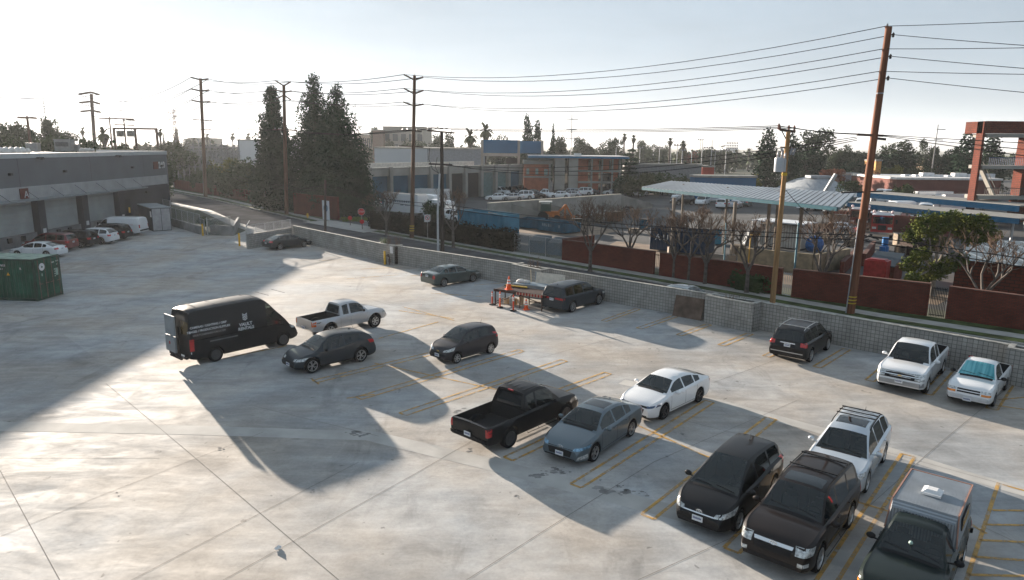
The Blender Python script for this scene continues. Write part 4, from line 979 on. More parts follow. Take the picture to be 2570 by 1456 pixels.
ST = spec(PICKUP, L=4.85, W=1.70, R=.33, fa=1.50, ra=-1.35, paint=P_WHITE, bot=.26, belt=[(-2.42, .94), (-.6, .96), (.5, .97), (1.1, .97), (1.6, .96), (2.15, .90), (2.34, .80), (2.42, .62)],
    roof=[(-.50, .96), (-.45, 1.28), (-.38, 1.52), (0, 1.58), (.3, 1.58), (.5, 1.52), (.8, 1.28), (1.10, .97)], side=[(-.28, .80)], ws=(.46, 1.05), bed=(-2.34, -.56), bedz=.56,
    wglass=M('windshield_with_teal_sunshade', (.03, .20, .24), .25, 0, scale=7, col2=(.16, .45, .50), stretch=(.1, 1, .1)), rwp=[(-.55, -.56, 1.04), (-.55, .56, 1.04), (-.55, .5, 1.44), (-.55, -.5, 1.44)],
    grille=[(2.4, -.42, .62), (2.4, .42, .62), (2.4, .42, .78), (2.4, -.42, .78)], gbar=[(2.4, -.45, .69), (2.4, .45, .69), (2.4, .45, .72), (2.4, -.45, .72)], gbmat=P_WHITE, head=[(2.4, .46, .70), (2.26, .78, .70), (2.24, .78, .80), (2.38, .46, .80), .4],
    turn=[(2.41, .46, .59), (2.28, .80, .59), (2.27, .80, .68), (2.40, .46, .68), .4], fbump=[(2.41, -.82, .38), (2.41, .82, .38), (2.41, .82, .52), (2.41, -.82, .52)], bmat=M('white_bumper', (.5, .51, .52), .4), seams=[1.0, -.4], handles=[-.2], mirror=(.70, 1.03), mmat=BLK, fplate=(2.4, .38), fplate_off=.07, wheel='steel')
ST.pop('rplate')
hd = 227; u = Vector((math.cos(R(hd)), math.sin(R(hd)))); c = Vector((19.95, 28.7)) - u * ST['fa']
stk = Car('pickup_truck', 'small white pickup with teal sunshade behind its windshield by the wall', 'pickup truck', ST, (c.x, c.y, 0), R(hd))

# --- the row nosed up to the warehouse doors
RW = 'vehicles parked nose in at the loading doors'
RS = spec(SUV, paint=P_RED, L=4.7); BS = spec(SUV, paint=P_BLK2, L=4.6); BR = spec(SUV, paint=P_BLK2, L=4.9, W=1.95)
WV = spec(SUV, paint=P_WHITE, L=4.8, tumble=.28, rw=(-2.28, -1.86)); WV['roof'] = [(-2.30, 1.12), (-2.05, 1.42), (-1.8, 1.55), (-1.3, 1.62), (-.4, 1.65), (.1, 1.63), (.5, 1.52), (.9, 1.28), (1.24, 1.06)]
Car('suv', 'dark red suv parked nose in below the loading doors', 'suv', RS, (-46.0, 68.8), math.pi, RW)
Car('suv', 'black suv between the dark red suv and white suv at the loading doors', 'suv', BS, (-45.4, 71.4), math.pi, RW)
Car('suv', 'white suv with black side glass nosed up to the loading doors', 'suv', WV, (-44.9, 74.1), math.pi, RW)
Car('suv', 'larger black suv between the white suv and the white cargo van', 'suv', BR, (-45.0, 77.0), math.pi, RW)
WS = spec(SEDAN, paint=P_WHITE)
Car('sedan_car', 'white sedan half hidden behind the green shipping container', 'car', WS, (-44.6, 64.9), math.pi, RW)
WVN = spec(VAN, paint=P_WHITE, L=5.6, W=2.0, fa=1.85, ra=-1.5, wheel='cover', belt=[(-2.8, .9), (-2.76, 1.22), (0, 1.22), (1.6, 1.20), (2.1, 1.10), (2.55, .96), (2.72, .80), (2.8, .6)],
    roof=[(-2.78, 1.22), (-2.76, 1.7), (-2.66, 2.02), (-2.3, 2.08), (0, 2.10), (.85, 2.08), (1.15, 2.0), (1.6, 1.6), (1.95, 1.26), (2.1, 1.12)], side=[(.95, 1.75)], ws=(1.22, 2.05), seams=[.9, 1.85], mirror=(1.6, 1.25),
    head=[(2.75, .60, .74), (2.5, .94, .76), (2.45, .94, .90), (2.7, .60, .90), .6], grille=[(2.7, -.5, .62), (2.7, .5, .62), (2.7, .5, .84), (2.7, -.5, .84)], tail_l=[(-2.7, .98, .90), (-2.79, .86, .90), (-2.79, .86, 1.28), (-2.7, .98, 1.28), .6])
wv = Car('cargo_van', 'white cargo van at the far end of the row by the grey shed', 'van', WVN, (-45.9, 81.3), math.pi, RW)
mb = MB(); mb.box((-2.80, 0, .62), (.16, 1.9, .16)); mb.build('rear_bumper', BLK, parent=wv.root, world=False)
wv.patch('rear_window', [(-2.8, -.75, 1.35), (-2.8, -.1, 1.35), (-2.8, -.1, 1.75), (-2.8, -.75, 1.75)], (1, 0, 0), P_WHITE, off=.01)
side_text(wv, 'lettering', 'RENTALS', .22, -1.6, 1.30, M('faded_pink_lettering', (.55, .42, .42), .6), tilt=3, right=False)
# --- the car out on the road beyond the wall
RC = spec(HATCH, paint=paint('pale_grey_paint', (.30, .33, .34), .3, .3), L=4.1, W=1.75)
p = G(1733, 735, 1.1)
Car('hatchback', 'pale grey hatchback on the road with only its roof showing above the wall', 'car', RC, (p.x, p.y), R(-43))
# ------------------------------------------------------------------ block wall, planters, gate
def V2(p): return Vector((p[0], p[1]))
def wallseg(mb, a, b, w, z0, z1): mb.seg(a, b, w, z0, z1, 0)
CAPM = M('wall_cap_concrete', (.34, .33, .30), .9, var=.25, scale=3)
wr = root('block_wall', (-1, 55, 0), 'long grey block wall with narrow cap running between the lot and the road', 'wall')
mb = MB(); cp_ = MB()
def wedge(pl, w=.2, h=1.66):
    for a, b in zip(pl[:-1], pl[1:]):
        a = V2(a); b = V2(b); d = (b - a).normalized(); n = Vector((-d.y, d.x))
        mb.seg(a, b, w, 0, h, .1); cp_.seg(a - d * .01, b + d * .01, w + .05, h + .002, h + .05, .1)
WL = [(-24.5, 77.5), (-12.63, 64.5), (2.8, 51.35), (14.7, 40.75), (22.45, 33.0), (33, 22.2)]
wedge([WL[0], WL[1]]); wedge([WL[1], WL[2]]); wedge([WL[2], WL[3]]); wedge([WL[3], WL[4]]); wedge([WL[4], WL[5]])
mb.build('wall', CMU, parent=wr); cp_.build('wall_cap', CAPM, parent=wr)
SOIL = M('planter_soil', (.06, .045, .035), .95, var=.4, scale=6)
def planter(A, B, Cc, label):
    """A-B front face base, B-Cc side face"""
    A, B, Cc = V2(A), V2(B), V2(Cc); Dd = A + (Cc - B)
    o = root('planter', (B.x, B.y, 0), label, 'planter', 'block planters built against the wall')
    m = MB(); d = (B - A).normalized(); 
    m.seg(A, B, .2, 0, 1.70, .1); m.seg(B + (Cc - B).normalized() * .205, Cc, .2, 0, 1.70, .1); m.seg(Dd, A + (Dd - A).normalized() * .205, .2, 0, 1.70, .1)
    m.build('wall', CMU, parent=o)
    m = MB(); m.seg(A, B, .25, 1.703, 1.75, .1); m.seg(B + (Cc - B).normalized() * .26, Cc, .25, 1.703, 1.75, .1); m.seg(Dd, A + (Dd - A).normalized() * .26, .25, 1.703, 1.75, .1)
    m.build('wall_cap', CAPM, parent=o)
    m = MB(); m.prism([tuple(p) for p in (A + (Dd - A) * .1, B + (Cc - B) * .1, Cc, Dd)], .05, 1.6); m.build('soil', SOIL, parent=o)
    return o, A, B, Cc, Dd
def norm_out(A, B, k): # offset perpendicular towards the wall side
    d = (V2(B) - V2(A)).normalized(); return V2(B) + Vector((-d.y, d.x)) * k
p1 = planter((-12.7, 64.3), (-10.7, 62.3), norm_out((-12.7, 64.3), (-10.7, 62.3), 1.0), 'block planter with yellow bollard and white paper notice in front of it')
p2 = planter((-.05, 53.1), (2.1, 50.6), norm_out((-.05, 53.1), (2.1, 50.6), 1.1), 'block planter with bare twigs behind the steel trestle')
p3 = planter((12.0, 42.3), (14.15, 39.9), norm_out((12.0, 42.3), (14.15, 39.9), 1.1), 'block planter beside the leaning rusty steel plate')
p4 = planter((23.0, 31.2), (25.4, 28.8), norm_out((23.0, 31.2), (25.4, 28.8), 1.1), 'block planter at the frame edge beside the small white pickup')
def twigs(name, c, n, r, h, mat, label, cat, seed, leaf=None):
    rr = random.Random(seed); m = MB(); lf = MB()
    for k in range(n):
        x, y = c.x + rr.uniform(-r, r), c.y + rr.uniform(-r, r) * .6; z = c.z if len(c) > 2 else 0; p = Vector((x, y, z)); pts = [p]; d = Vector((rr.uniform(-.4, .4), rr.uniform(-.4, .4), 1)).normalized()
        for j in range(4):
            d = (d + Vector((rr.uniform(-.3, .3), rr.uniform(-.3, .3), rr.uniform(-.1, .2)))).normalized(); pts.append(pts[-1] + d * h / 4 * rr.uniform(.7, 1.2))
            if leaf:
                for q in range(5):
                    c0 = pts[-1] + Vector((rr.uniform(-.15, .15), rr.uniform(-.15, .15), rr.uniform(-.15, .15))); a = Vector((rr.gauss(0, 1), rr.gauss(0, 1), rr.gauss(0, 1))).normalized(); b = a.orthogonal().normalized(); s_ = .06
                    lf.add([c0 - a * s_, c0 + b * s_ * .5, c0 + a * s_, c0 - b * s_ * .5], [(0, 1, 2, 3)])
        m.tube(pts, [.012, .010, .008, .006, .004], 4, cap=False)
    o = root(name, (c.x, c.y, c.z), label, cat); m.build('stem', mat, parent=o, uv=False)
    if leaf: lf.build('foliage', leaf, parent=o, uv=False)
    return o
TWIG = M('brown_twig', (.13, .085, .06), .9, var=.3, scale=4)
SUCC = M('pale_leaf', (.16, .20, .10), .7, var=.5, scale=8)
def mid3(a, b, t, z): q = a + (b - a) * t; return Vector((q.x, q.y, z))
def pc(p, t): _, A, B, Cc, Dd = p; q = (A + (B - A) * t + Dd + (Cc - Dd) * t) / 2; return Vector((q.x, q.y, 1.6))
twigs('shrub', pc(p1, .72), 42, .55, 1.1, TWIG, 'bare reddish shrub filling the planter with the white paper notice', 'shrub', 1)
twigs('shrub', pc(p1, .25), 16, .25, .5, TWIG, 'small pale leafy shrub at the left end of that same notice planter', 'shrub', 2, SUCC)
twigs('shrub', pc(p2, .6), 26, .5, .95, TWIG, 'leafless twiggy shrub in the planter behind the steel trestle', 'shrub', 3)
twigs('shrub', pc(p3, .5), 18, .6, .55, TWIG, 'low dry shrub in the planter beside the rusty steel plate', 'shrub', 4)
YB = M('yellow_bollard_paint', (.62, .36, .03), .5, var=.12, scale=5)
for (x, y), h, lb in (((-36.2, 81.1), 1.4, 'yellow steel bollard standing beside the chain link gate post'), ((-28.8, 73.0), 1.4, 'yellow steel bollard standing alone in the gate opening'), ((-11.55, 62.4), 1.25, 'yellow steel bollard in front of the block planter with the notice')):
    m = MB(); m.lathe([(.001, 0), (.10, 0), (.10, h - .08), (.075, h - .02), (.001, h)], (x, y, 0), 14); tag(m.build('bollard', YB, smooth=True), lb, 'bollard', 'yellow bollards')
# paper notice + pipes
d = (p1[2] - p1[1]).normalized(); nn = Vector((d.y, -d.x)); q = p1[2] - d * .35 + nn * .02
m = MB(); m.box((q.x, q.y, 1.32), (.42, .02, .62), math.atan2(d.y, d.x)); tag(m.build('paper_notice', M('white_paper', (.7, .7, .7), .8)), 'blank white paper notice fixed to the planter above the pipes', 'sign')
q = p1[2] - d * .85 + nn * .28; IRON = M('rusty_pipe', (.07, .04, .035), .7, var=.3, scale=9)
m = MB(); e_ = q + d * .55
m.tube([(q.x, q.y, 0), (q.x, q.y, .72), (q.x + d.x * .08, q.y + d.y * .08, .80), (e_.x - d.x * .08, e_.y - d.y * .08, .80), (e_.x, e_.y, .72), (e_.x, e_.y, 0)], .045, 8)
m.cyl((e_.x - d.x * .2, e_.y - d.y * .2, .7), (e_.x - d.x * .2, e_.y - d.y * .2, .95), .06); m.box((e_.x, e_.y, .35), (.16, .14, .3))
tag(m.build('backflow_pipe', IRON), 'looped rusty water pipe standing against the notice planter', 'pipe')

# wall stub with picket railing, gate leaf
A, B = V2((-27.1, 71.0)), V2((-24.55, 77.35))
o = root('block_wall', (A.x, A.y, 0), 'short grey block wall topped by white picket railing behind the dark teal sedan', 'wall')
m = MB(); m.seg(A, B, .22, 0, 1.5, .11); m.build('wall', CMU, parent=o)
RAILM = M('galvanised_rail', (.40, .41, .42), .45, .5)
r0 = MB(); n = 46; d = (B - A)
for k in range(n + 1):
    p = A + d * k / n - Vector((d.y, -d.x)).normalized() * .11
    r0.bar((p.x, p.y, 1.52), (p.x, p.y, 2.42), .022 if k % 9 else .05)
for z in (1.60, 2.40):
    a = A - Vector((d.y, -d.x)).normalized() * .11; b = B - Vector((d.y, -d.x)).normalized() * .11; r0.bar((a.x, a.y, z), (b.x, b.y, z), .045)
r0.bar((A.x - .1, A.y + .04, 2.40), (-28.3, 74.9, 2.5), .05)
r0.build('railing', RAILM, parent=o)
GM = M('pale_gate_metal', (.36, .36, .34), .5, .3, var=.2, scale=3)
o = root('sliding_gate', (-27.9, 72.9, 0), 'edge of pale metal sliding gate parked behind the wall end post', 'gate')
m = MB(); m.seg((-27.35, 71.3), (-28.2, 73.6), .08, .08, 1.95); m.bar((-27.35, 71.25, 0), (-27.35, 71.25, 2.05), .1); m.bar((-28.2, 73.65, 0), (-28.2, 73.65, 2.05), .1); m.build('gate_leaf', GM, parent=o)

def chainmat():
    m = bpy.data.materials.new('chain_link_mesh'); m.use_nodes = True; nt = m.node_tree; bs = nt.nodes['Principled BSDF']
    bs.inputs['Base Color'].default_value = (.30, .31, .31, 1); bs.inputs['Metallic'].default_value = .5; bs.inputs['Roughness'].default_value = .5
    tc = N(nt, 'ShaderNodeTexCoord'); mp = N(nt, 'ShaderNodeMapping'); mp.inputs['Rotation'].default_value = (0, 0, R(45)); nt.links.new(tc.outputs['UV'], mp.inputs[0])
    br = N(nt, 'ShaderNodeTexBrick'); br.offset = 0; br.inputs['Scale'].default_value = 1; br.inputs['Brick Width'].default_value = .06; br.inputs['Row Height'].default_value = .06; br.inputs['Mortar Size'].default_value = .008; br.inputs['Mortar Smooth'].default_value = 0
    nt.links.new(mp.outputs[0], br.inputs['Vector']); nt.links.new(br.outputs['Fac'], bs.inputs['Alpha'])
    return m
CHAIN = chainmat()
def fence(pl, h, label, z0=0.0, name='chain_link_fence', base=None, mat=None, postm=RAILM, step=2.4, group=None):
    o = root(name, (pl[0][0], pl[0][1], 0), label, 'fence', group); m = MB(); f = MB()
    for a, b in zip(pl[:-1], pl[1:]):
        a = V2(a); b = V2(b); L = (b - a).length; n = max(1, round(L / step))
        for k in range(n + 1):
            p = a + (b - a) * k / n; m.cyl((p.x, p.y, z0), (p.x, p.y, h + .05), .035, n=6)
        m.bar((a.x, a.y, h), (b.x, b.y, h), .04); m.bar((a.x, a.y, z0 + .05), (b.x, b.y, z0 + .05), .03)
        f.add([(a.x, a.y, z0 + .05), (b.x, b.y, z0 + .05), (b.x, b.y, h), (a.x, a.y, h)], [(0, 1, 2, 3)])
    m.build('frame', postm, parent=o); f.build('mesh', mat or CHAIN, parent=o)
    return o
GREYW = M('grey_rendered_wall', (.22, .22, .215), .85, var=.2, scale=1)
o = root('retaining_wall', (-41, 87, 0), 'low grey retaining wall beneath the chain link fence beside the shed', 'wall')
m = MB(); m.seg((-44.3, 90.6), (-36.9, 82.2), .25, 0, .95); m.build('wall', GREYW, parent=o)
fence([(-44.6, 91.0), (-36.9, 82.2)], 2.35, 'chain link fence on the low retaining wall by the grey shed', z0=.95)
fence([(-36.9, 82.2), (-35.9, 81.0)], 1.9, 'short sloping chain link panel ending at the gate post')
fence([(-47.3, 94.6), (-45.2, 92.4), (-44.6, 91.0)], 3.1, 'taller chain link cage panel between shed and warehouse corner', z0=.1)
o = root('swing_gate', (-35.5, 80.8, 0), 'open chain link swing gate standing beside the yellow bollard', 'gate')
m = MB(); a, b = (-35.5, 80.8), (-34.2, 84.3)
m.bar((a[0], a[1], 0), (a[0], a[1], 2.15), .12); m.bar((*a, 1.95), (*b, 1.95), .05); m.bar((*a, .12), (*b, .12), .05); m.bar((*b, .12), (*b, 1.95), .05); m.build('frame', GM, parent=o)
MB().add([(*a, .12), (*b, .12), (*b, 1.95), (*a, 1.95)], [(0, 1, 2, 3)]).build('mesh', CHAIN, parent=o)
o = root('retaining_wall', (-34, 82, 0), 'low grey wall end behind the open swing gate', 'wall')
m = MB(); m.seg((-35.7, 82.2), (-32.8, 81.5), .25, 0, 1.15); m.seg((-32.8, 81.5), (-36.2, 92), .25, 0, 1.1); m.build('wall', GREYW, parent=o)
for k, (x, y, r_) in enumerate([(-36.8, 84.6, .8), (-35.6, 84.0, .7), (-38.6, 87.0, .9)]):
    m = MB(); rr = random.Random(k)
    for j in range(380):
        d = Vector((rr.gauss(0, 1), rr.gauss(0, 1), abs(rr.gauss(0, .8)))).normalized() * r_ * rr.uniform(.4, 1); c0 = Vector((x, y, .75)) + d
        a = Vector((rr.gauss(0, 1), rr.gauss(0, 1), rr.gauss(0, 1))).normalized(); b = a.orthogonal().normalized(); s_ = .14; m.add([c0 - a * s_, c0 + b * s_ * .5, c0 + a * s_, c0 - b * s_ * .5], [(0, 1, 2, 3)])
    m.cyl((x, y, 0), (x, y, .9), .05, n=5)
    tag(m.build('bush', M('bush_leaf', (.03, .055, .018), .8, var=.6, scale=3), uv=False), ['dark green bush behind the chain link fence in the ramp bed', 'bright green bush right of the gate post in the ramp bed', 'green bush close to the shed behind the fence'][k], 'bush')

# ------------------------------------------------------------------ warehouse
FX = -50.6
W_UP = M('warehouse_upper_grey', (.115, .125, .14), .75, var=.08, scale=.3)
W_CAP = M('warehouse_parapet', (.40, .42, .43), .7, var=.06)
W_LOW = M('warehouse_charcoal', (.045, .047, .055), .75, var=.15, scale=.5)
W_BAND = stripemat('warehouse_ribbed_band', (.30, .31, .32), (.36, .37, .38), .32, .55, .2, bump=.5, duty=.15)
W_DOOR = M('dock_door_grey', (.30, .32, .32), .6, var=.1, scale=.6)
W_CONC = M('dock_concrete', (.15, .15, .155), .85, var=.2, scale=1)
wh = root('warehouse', (FX, 80, 0), 'long grey warehouse with loading doors and pale ribbed band', 'building')
def bx(x0, x1, y0, y1, z0, z1, mb=None): 
    mb = mb or MB(); return mb.box(((x0 + x1) / 2, (y0 + y1) / 2, (z0 + z1) / 2), (x1 - x0, y1 - y0, z1 - z0))
YE = 103.0
m = MB(); m.prism([(FX - .4, 10), (FX - .4, YE), (-64, YE + 6), (-125, 132), (-125, 10)], 0.9, 8.98); m.build('roof', M('roof_membrane', (.42, .41, .40), .8, var=.1), parent=wh)
m = bx(FX - .38, FX, 10, YE, 6.0, 8.9); m.seg((FX, YE), (-64, YE + 6), .3, 4.5, 8.9, -.15); m.build('upper_wall', W_UP, parent=wh)
m = bx(FX - .42, FX + .06, 10, YE + .06, 8.902, 9.4); m.seg((FX, YE + .1), (-64, YE + 6.1), .4, 8.902, 9.4, -.15); m.build('parapet', W_CAP, parent=wh)
m = bx(FX - .36, FX + .05, 10, YE + .03, 4.75, 6.0); m.build('ribbed_band', W_BAND, parent=wh)
m = MB(); bx(FX - .3, FX + .03, 91, YE, 0, 4.748, m); m.seg((FX, YE - .01), (-64, YE + 5.9), .3, 0, 4.49, -.15); m.build('lower_wall', W_LOW, parent=wh)
doors = []
y = 89.2
while y > 12:
    doors.append((y - 6.5, y)); y -= 7.7
for a, b in doors: bx(FX - .3, FX + .45, b + .03, b + 1.15, 0, 4.57).build('pillar', W_LOW, parent=wh)
bx(FX - .3, FX + .02, 10, 90.4, 0, 1.18).build('dock_face', W_CONC, parent=wh)
for i, (a, b) in enumerate(doors[:6]):
    m = MB()
    for k in range(6): bx(FX - .42, FX - .25, a - .02, b + .02, 1.2 + k * .58, 1.2 + k * .58 + .565, m)
    dd = m.build('dock_door', W_DOOR, parent=wh)
    m = MB(); c = (a + b) / 2
    for q in (-1.0, 1.0): bx(FX + .02, FX + .16, c + q - .28, c + q + .28, .55, 1.05, m)
    m.build('dock_bumper', BLK, parent=wh)
    pm = bx(FX + .47, FX + .49, b + .35, b + .85, 1.0, 1.5).build('dock_number_sign', M('sign_white', (.6, .6, .6), .6, var=.02), parent=wh)
    textmesh('dock_number', str(13 - i if i < 3 else 13 - i), .42, BLK, Matrix.Translation((FX + .50, b + .6, 1.25)) @ Matrix.Rotation(math.pi / 2, 4, 'Z') @ Matrix.Rotation(math.pi / 2, 4, 'X'), pm, world=False) if False else None
m = bx(FX, FX + 1.3, 10, 95, 4.58, 4.76); m.build('canopy', M('canopy_grey', (.20, .22, .23), .6), parent=wh)
m = MB()
for k in range(14): yy = 94 - k * 4.2; m.cyl((FX + .06, yy - .3, 5.75), (FX + 1.2, yy, 4.76), .03, n=5)
m.build('tie_rod', M('dark_steel', (.08, .085, .09), .5, .5), parent=wh)
m = MB()
for yy in (79.5, 70.8, 93.7, 101.6): m.box((FX + .16, yy, 7.35), (.3, .34, .26))
for yy in (75.5, 90.5): m.box((FX + .2, yy, 8.9), (.35, .8, .14)); m.box((FX + .45, yy, 8.8), (.25, .3, .16))
m.box((FX + .2, 96.6, 3.9), (.3, .4, .28))
m.build('wall_light', M('fixture_dark', (.03, .03, .03), .5), parent=wh)
m = MB(); 
for yy in (72.2, 84.6, 96.8): bx(FX, FX + .012, yy, yy + .05, 6.01, 8.89, m)
m.build('panel_joint', W_LOW, parent=wh)
sg = bx(FX + .08, FX + .16, 71.85, 73.1, 4.78, 5.85).build('dock_sign', M('sign_red', (.10, .02, .015), .7), parent=wh)
RZ = Matrix.Rotation(math.pi / 2, 4, 'Z') @ Matrix.Rotation(math.pi / 2, 4, 'X')
textmesh('sign_letter', 'A', 1.0, M('sign_white', (.6, .6, .6), .6, var=.02), Matrix.Translation((FX + .17, 72.72, 5.2)) @ RZ, sg, world=False).matrix_parent_inverse = Matrix.Translation(-wh.location)
sq = bx(FX + .02, FX + .09, 99.4, 100.7, 6.9, 7.95).build('address_panel', M('sign_red', (.10, .02, .015), .7), parent=wh)
nt_ = textmesh('address_number', '240', 1.25, M('sign_white', (.6, .6, .6), .6, var=.02), Matrix.Translation((FX + .03, 101.8, 7.4)) @ RZ, wh, world=True, bold=.03)
bx(FX + .03, FX + .05, 91.3, 92.5, 1.2, 3.3).build('doorway', M('doorway_dark', (.012, .013, .016), .6), parent=wh)
bx(FX + .055, FX + .07, 91.9, 92.3, 1.5, 2.2).build('hazard_sign', YB, parent=wh)
m = MB(); 
for k in range(5): bx(FX + .05, FX + 1.2, 91.0 + k * .28, 91.28 + k * .28, 0, 1.15 - k * .23, m)
m.bar((FX + 1.15, 91, 2.1), (FX + 1.15, 92.4, 1.0), .04); m.bar((FX + 1.15, 91, 1.2), (FX + 1.15, 91, 2.1), .04); m.bar((FX + 1.15, 92.4, .1), (FX + 1.15, 92.4, 1.0), .04)
m.build('stairs', M('steel_stairs', (.06, .06, .065), .6), parent=wh)
ROOFW = M('rooftop_white', (.55, .53, .50), .5, var=.2, scale=2)
def rooft(px, py, z=8.99): return G(px, py, z)
def hvac(name, px, py, w_, d_, h_, lab, mat, grille=True, rz=.15):
    c = rooft(px, py); o = root(name, (c.x, c.y, 8.98), lab, 'rooftop unit'); 
    m = MB(); m.box((c.x, c.y, 8.98 + h_ / 2 + .1), (w_, d_, h_), rz); m.box((c.x, c.y, 8.98 + h_ + .16), (w_ * 1.04, d_ * 1.04, .1), rz); m.build('casing', mat, parent=o)
    if grille:
        m = MB(); u_ = Vector((math.cos(rz), math.sin(rz))); n_ = Vector((math.sin(rz), -math.cos(rz))); q = Vector((c.x, c.y)) + n_ * (d_ / 2 + .02)
        for k in range(7): m.box((q.x, q.y, 8.98 + .45 * h_ + .1 + k * .055 * h_), (w_ * .82, .03, .03 * h_), rz)
        m.build('louvre', BLK, parent=o)
    return o
hvac('air_handler', 164, 381, 2.3, 1.8, 1.75, 'large grey louvred air handler on the warehouse roof', M('hvac_grey', (.20, .21, .21), .5, .3))
hvac('roof_box', 192, 381, .9, .9, 1.0, 'small plain box beside the louvred air handler on the roof', M('hvac_grey', (.20, .21, .21), .5, .3), False)
hvac('roof_box', 85, 381, 1.7, 1.0, 1.15, 'plain grey box on the roof left of the air handler', M('hvac_grey', (.20, .21, .21), .5, .3), False)
def domes(c0, c1, n, r, lab):
    a, b = rooft(*c0), rooft(*c1); o = root('duct_run', (a.x, a.y, 8.98), lab, 'duct'); m = MB(); pts = []; rs = []
    for k in range(n * 4 + 1):
        p = a + (b - a) * k / (n * 4); pts.append((p.x, p.y, 9.2)); rs.append(r * (1 + .16 * math.cos(k * math.pi / 2)) * (1 if k < n * 4 - 3 else .72))
    m.tube(pts, rs, 12); m.build('duct', ROOFW, parent=o, smooth=True, angle=50); return o
domes((-60, 385), (72, 384), 9, .55, 'long pale corrugated duct run at the near part of the warehouse roof')
domes((196, 381), (236, 381), 4, .38, 'short pale corrugated duct right of the air handler')

# shed
sh = root('shed', (-43.8, 84.6, 0), 'dark flat roofed shed with two pale metal doors beside the warehouse', 'shed')
a = V2((-43.8, 84.6)); e1 = Vector((.78, .63)); e2 = Vector((-.63, .78))
def q2(s, t): p = a + e1 * s + e2 * t; return (p.x, p.y)
m = MB(); m.prism([q2(0, 0), q2(2.1, 0), q2(2.1, 7.2), q2(0, 7.2)], 0, 2.75); m.build('wall', W_LOW, parent=sh)
m = MB(); m.prism([q2(-.1, -.1), q2(2.2, -.1), q2(2.2, 7.3), q2(-.1, 7.3)], 2.752, 2.86); m.build('roof', M('canopy_grey', (.20, .22, .23), .6), parent=sh)
for s0, s1 in ((.06, 1.02), (1.08, 2.04)):
    m = MB(); m.prism([q2(s0, -.05), q2(s1, -.05), q2(s1, .0), q2(s0, .0)], .08, 2.7); dd = m.build('door', M('pale_shed_door', (.34, .34, .35), .6, .1), parent=sh)
m = MB(); m.prism([q2(-.03, .15), q2(0, .15), q2(0, .7), q2(-.03, .7)], 1.7, 2.4); m.build('notice', M('white_paper', (.7, .7, .7), .8), parent=sh)

# ------------------------------------------------------------------ shipping container
ct = root('shipping_container', (-32.1, 47.4, 0), 'dark green steel shipping container with pale green roof', 'container', rz=R(-4.5))
CG = M('container_green', (.008, .075, .045), .5, .1, var=.35, scale=1.2); CGD = M('container_frame_green', (.012, .045, .032), .6, var=.3, scale=2)
LX, WY, HZ = 6.06, 2.44, 2.88
def corr(mb, p0, du, L, H, z0, out, amp=.036, per=.28):
    n = int(L / per); vs = []; fs = []; k = 0
    for i in range(n):
        for t, o_ in ((0, 0), (.25, 0), (.40, -1), (.85, -1), (1, 0)):
            s_ = (i + t) * L / n; p = p0 + du * s_ + out * (o_ * amp); vs += [(p.x, p.y, z0), (p.x, p.y, z0 + H)]
    for i in range(len(vs) // 2 - 1): fs.append((2 * i, 2 * i + 2, 2 * i + 3, 2 * i + 1))
    mb.add(vs, fs)
m = MB(); corr(m, Vector((-LX + .1, -WY / 2 + .03)), Vector((1, 0)), LX - .2, HZ - .3, .18, Vector((0, -1))); corr(m, Vector((-.1, WY / 2 - .03)), Vector((-1, 0)), LX - .2, HZ - .3, .18, Vector((0, 1))); m.box((-LX + .08, 0, HZ / 2), (.06, WY - .2, HZ - .3))
m.build('side_panel', CG, parent=ct, world=False)
m = MB()
for y_ in (-WY / 2 + .06, WY / 2 - .06):
    for x_ in (-LX + .06, -.06): m.box((x_, y_, HZ / 2), (.13, .13, HZ))
    m.box((-LX / 2, y_, .1), (LX - .26, .12, .18)); m.box((-LX / 2, y_, HZ - .07), (LX - .26, .11, .12))
for x_ in (-LX + .06, -.06): m.box((x_, 0, .1), (.12, WY - .26, .18)); m.box((x_, 0, HZ - .07), (.12, WY - .26, .12))
m.build('frame', CGD, parent=ct, world=False)
m = MB()
for k in range(20): m.box((-LX + .2 + k * .295, 0, HZ - .025 + (.012 if k % 2 else 0)), (.29, WY - .12, .03))
m.build('roof', M('pale_green_roof', (.25, .33, .27), .7, var=.25, scale=2), parent=ct, world=False)  # roof colour is a paler green than the side panels
for sgn in (-1, 1):
    m = MB(); m.box((-.03, sgn * .59, HZ / 2), (.06, 1.12, HZ - .34))
    for k in range(4): m.box((.01, sgn * .59, .45 + k * .62), (.03, 1.0, .34))
    dr = m.build('door', CG, parent=ct, world=False)
    m = MB()
    for y_ in (.32, .92): m.cyl((.07, sgn * y_, .12), (.07, sgn * y_, HZ - .1), .022, n=6); m.box((.08, sgn * y_, 1.15), (.04, .12, .05)); m.box((.08, sgn * (y_ - .1), 1.12), (.03, .3, .03))
    m.build('locking_bar', M('rusty_bar', (.16, .11, .09), .6, var=.3, scale=9), parent=dr, world=False)
m = MB(); m.lathe([(.001, 0), (.26, 0)], n=20, axis='Y', mtx=Matrix.Rotation(-math.pi / 2, 4, 'Z')); m.v = [(v[0] + .105, v[1] - .62, v[2] + 2.28) for v in m.v]; m.lathe([(.001, 0), (.07, 0)], n=12, axis='Y', mtx=Matrix.Rotation(-math.pi / 2, 4, 'Z'))
m.v[-24:] = [(v[0] + .115, v[1] - .62, v[2] + 2.28) for v in m.v[-24:]]; m.mi = [0 if i < 20 else 1 for i in range(len(m.f))]
m.f = [f[::-1] for f in m.f]
m.build('round_decal', [WHITEINK, CG], parent=ct, world=False)
RY = Matrix.Rotation(math.pi / 2, 4, 'Z') @ Matrix.Rotation(math.pi / 2, 4, 'X')
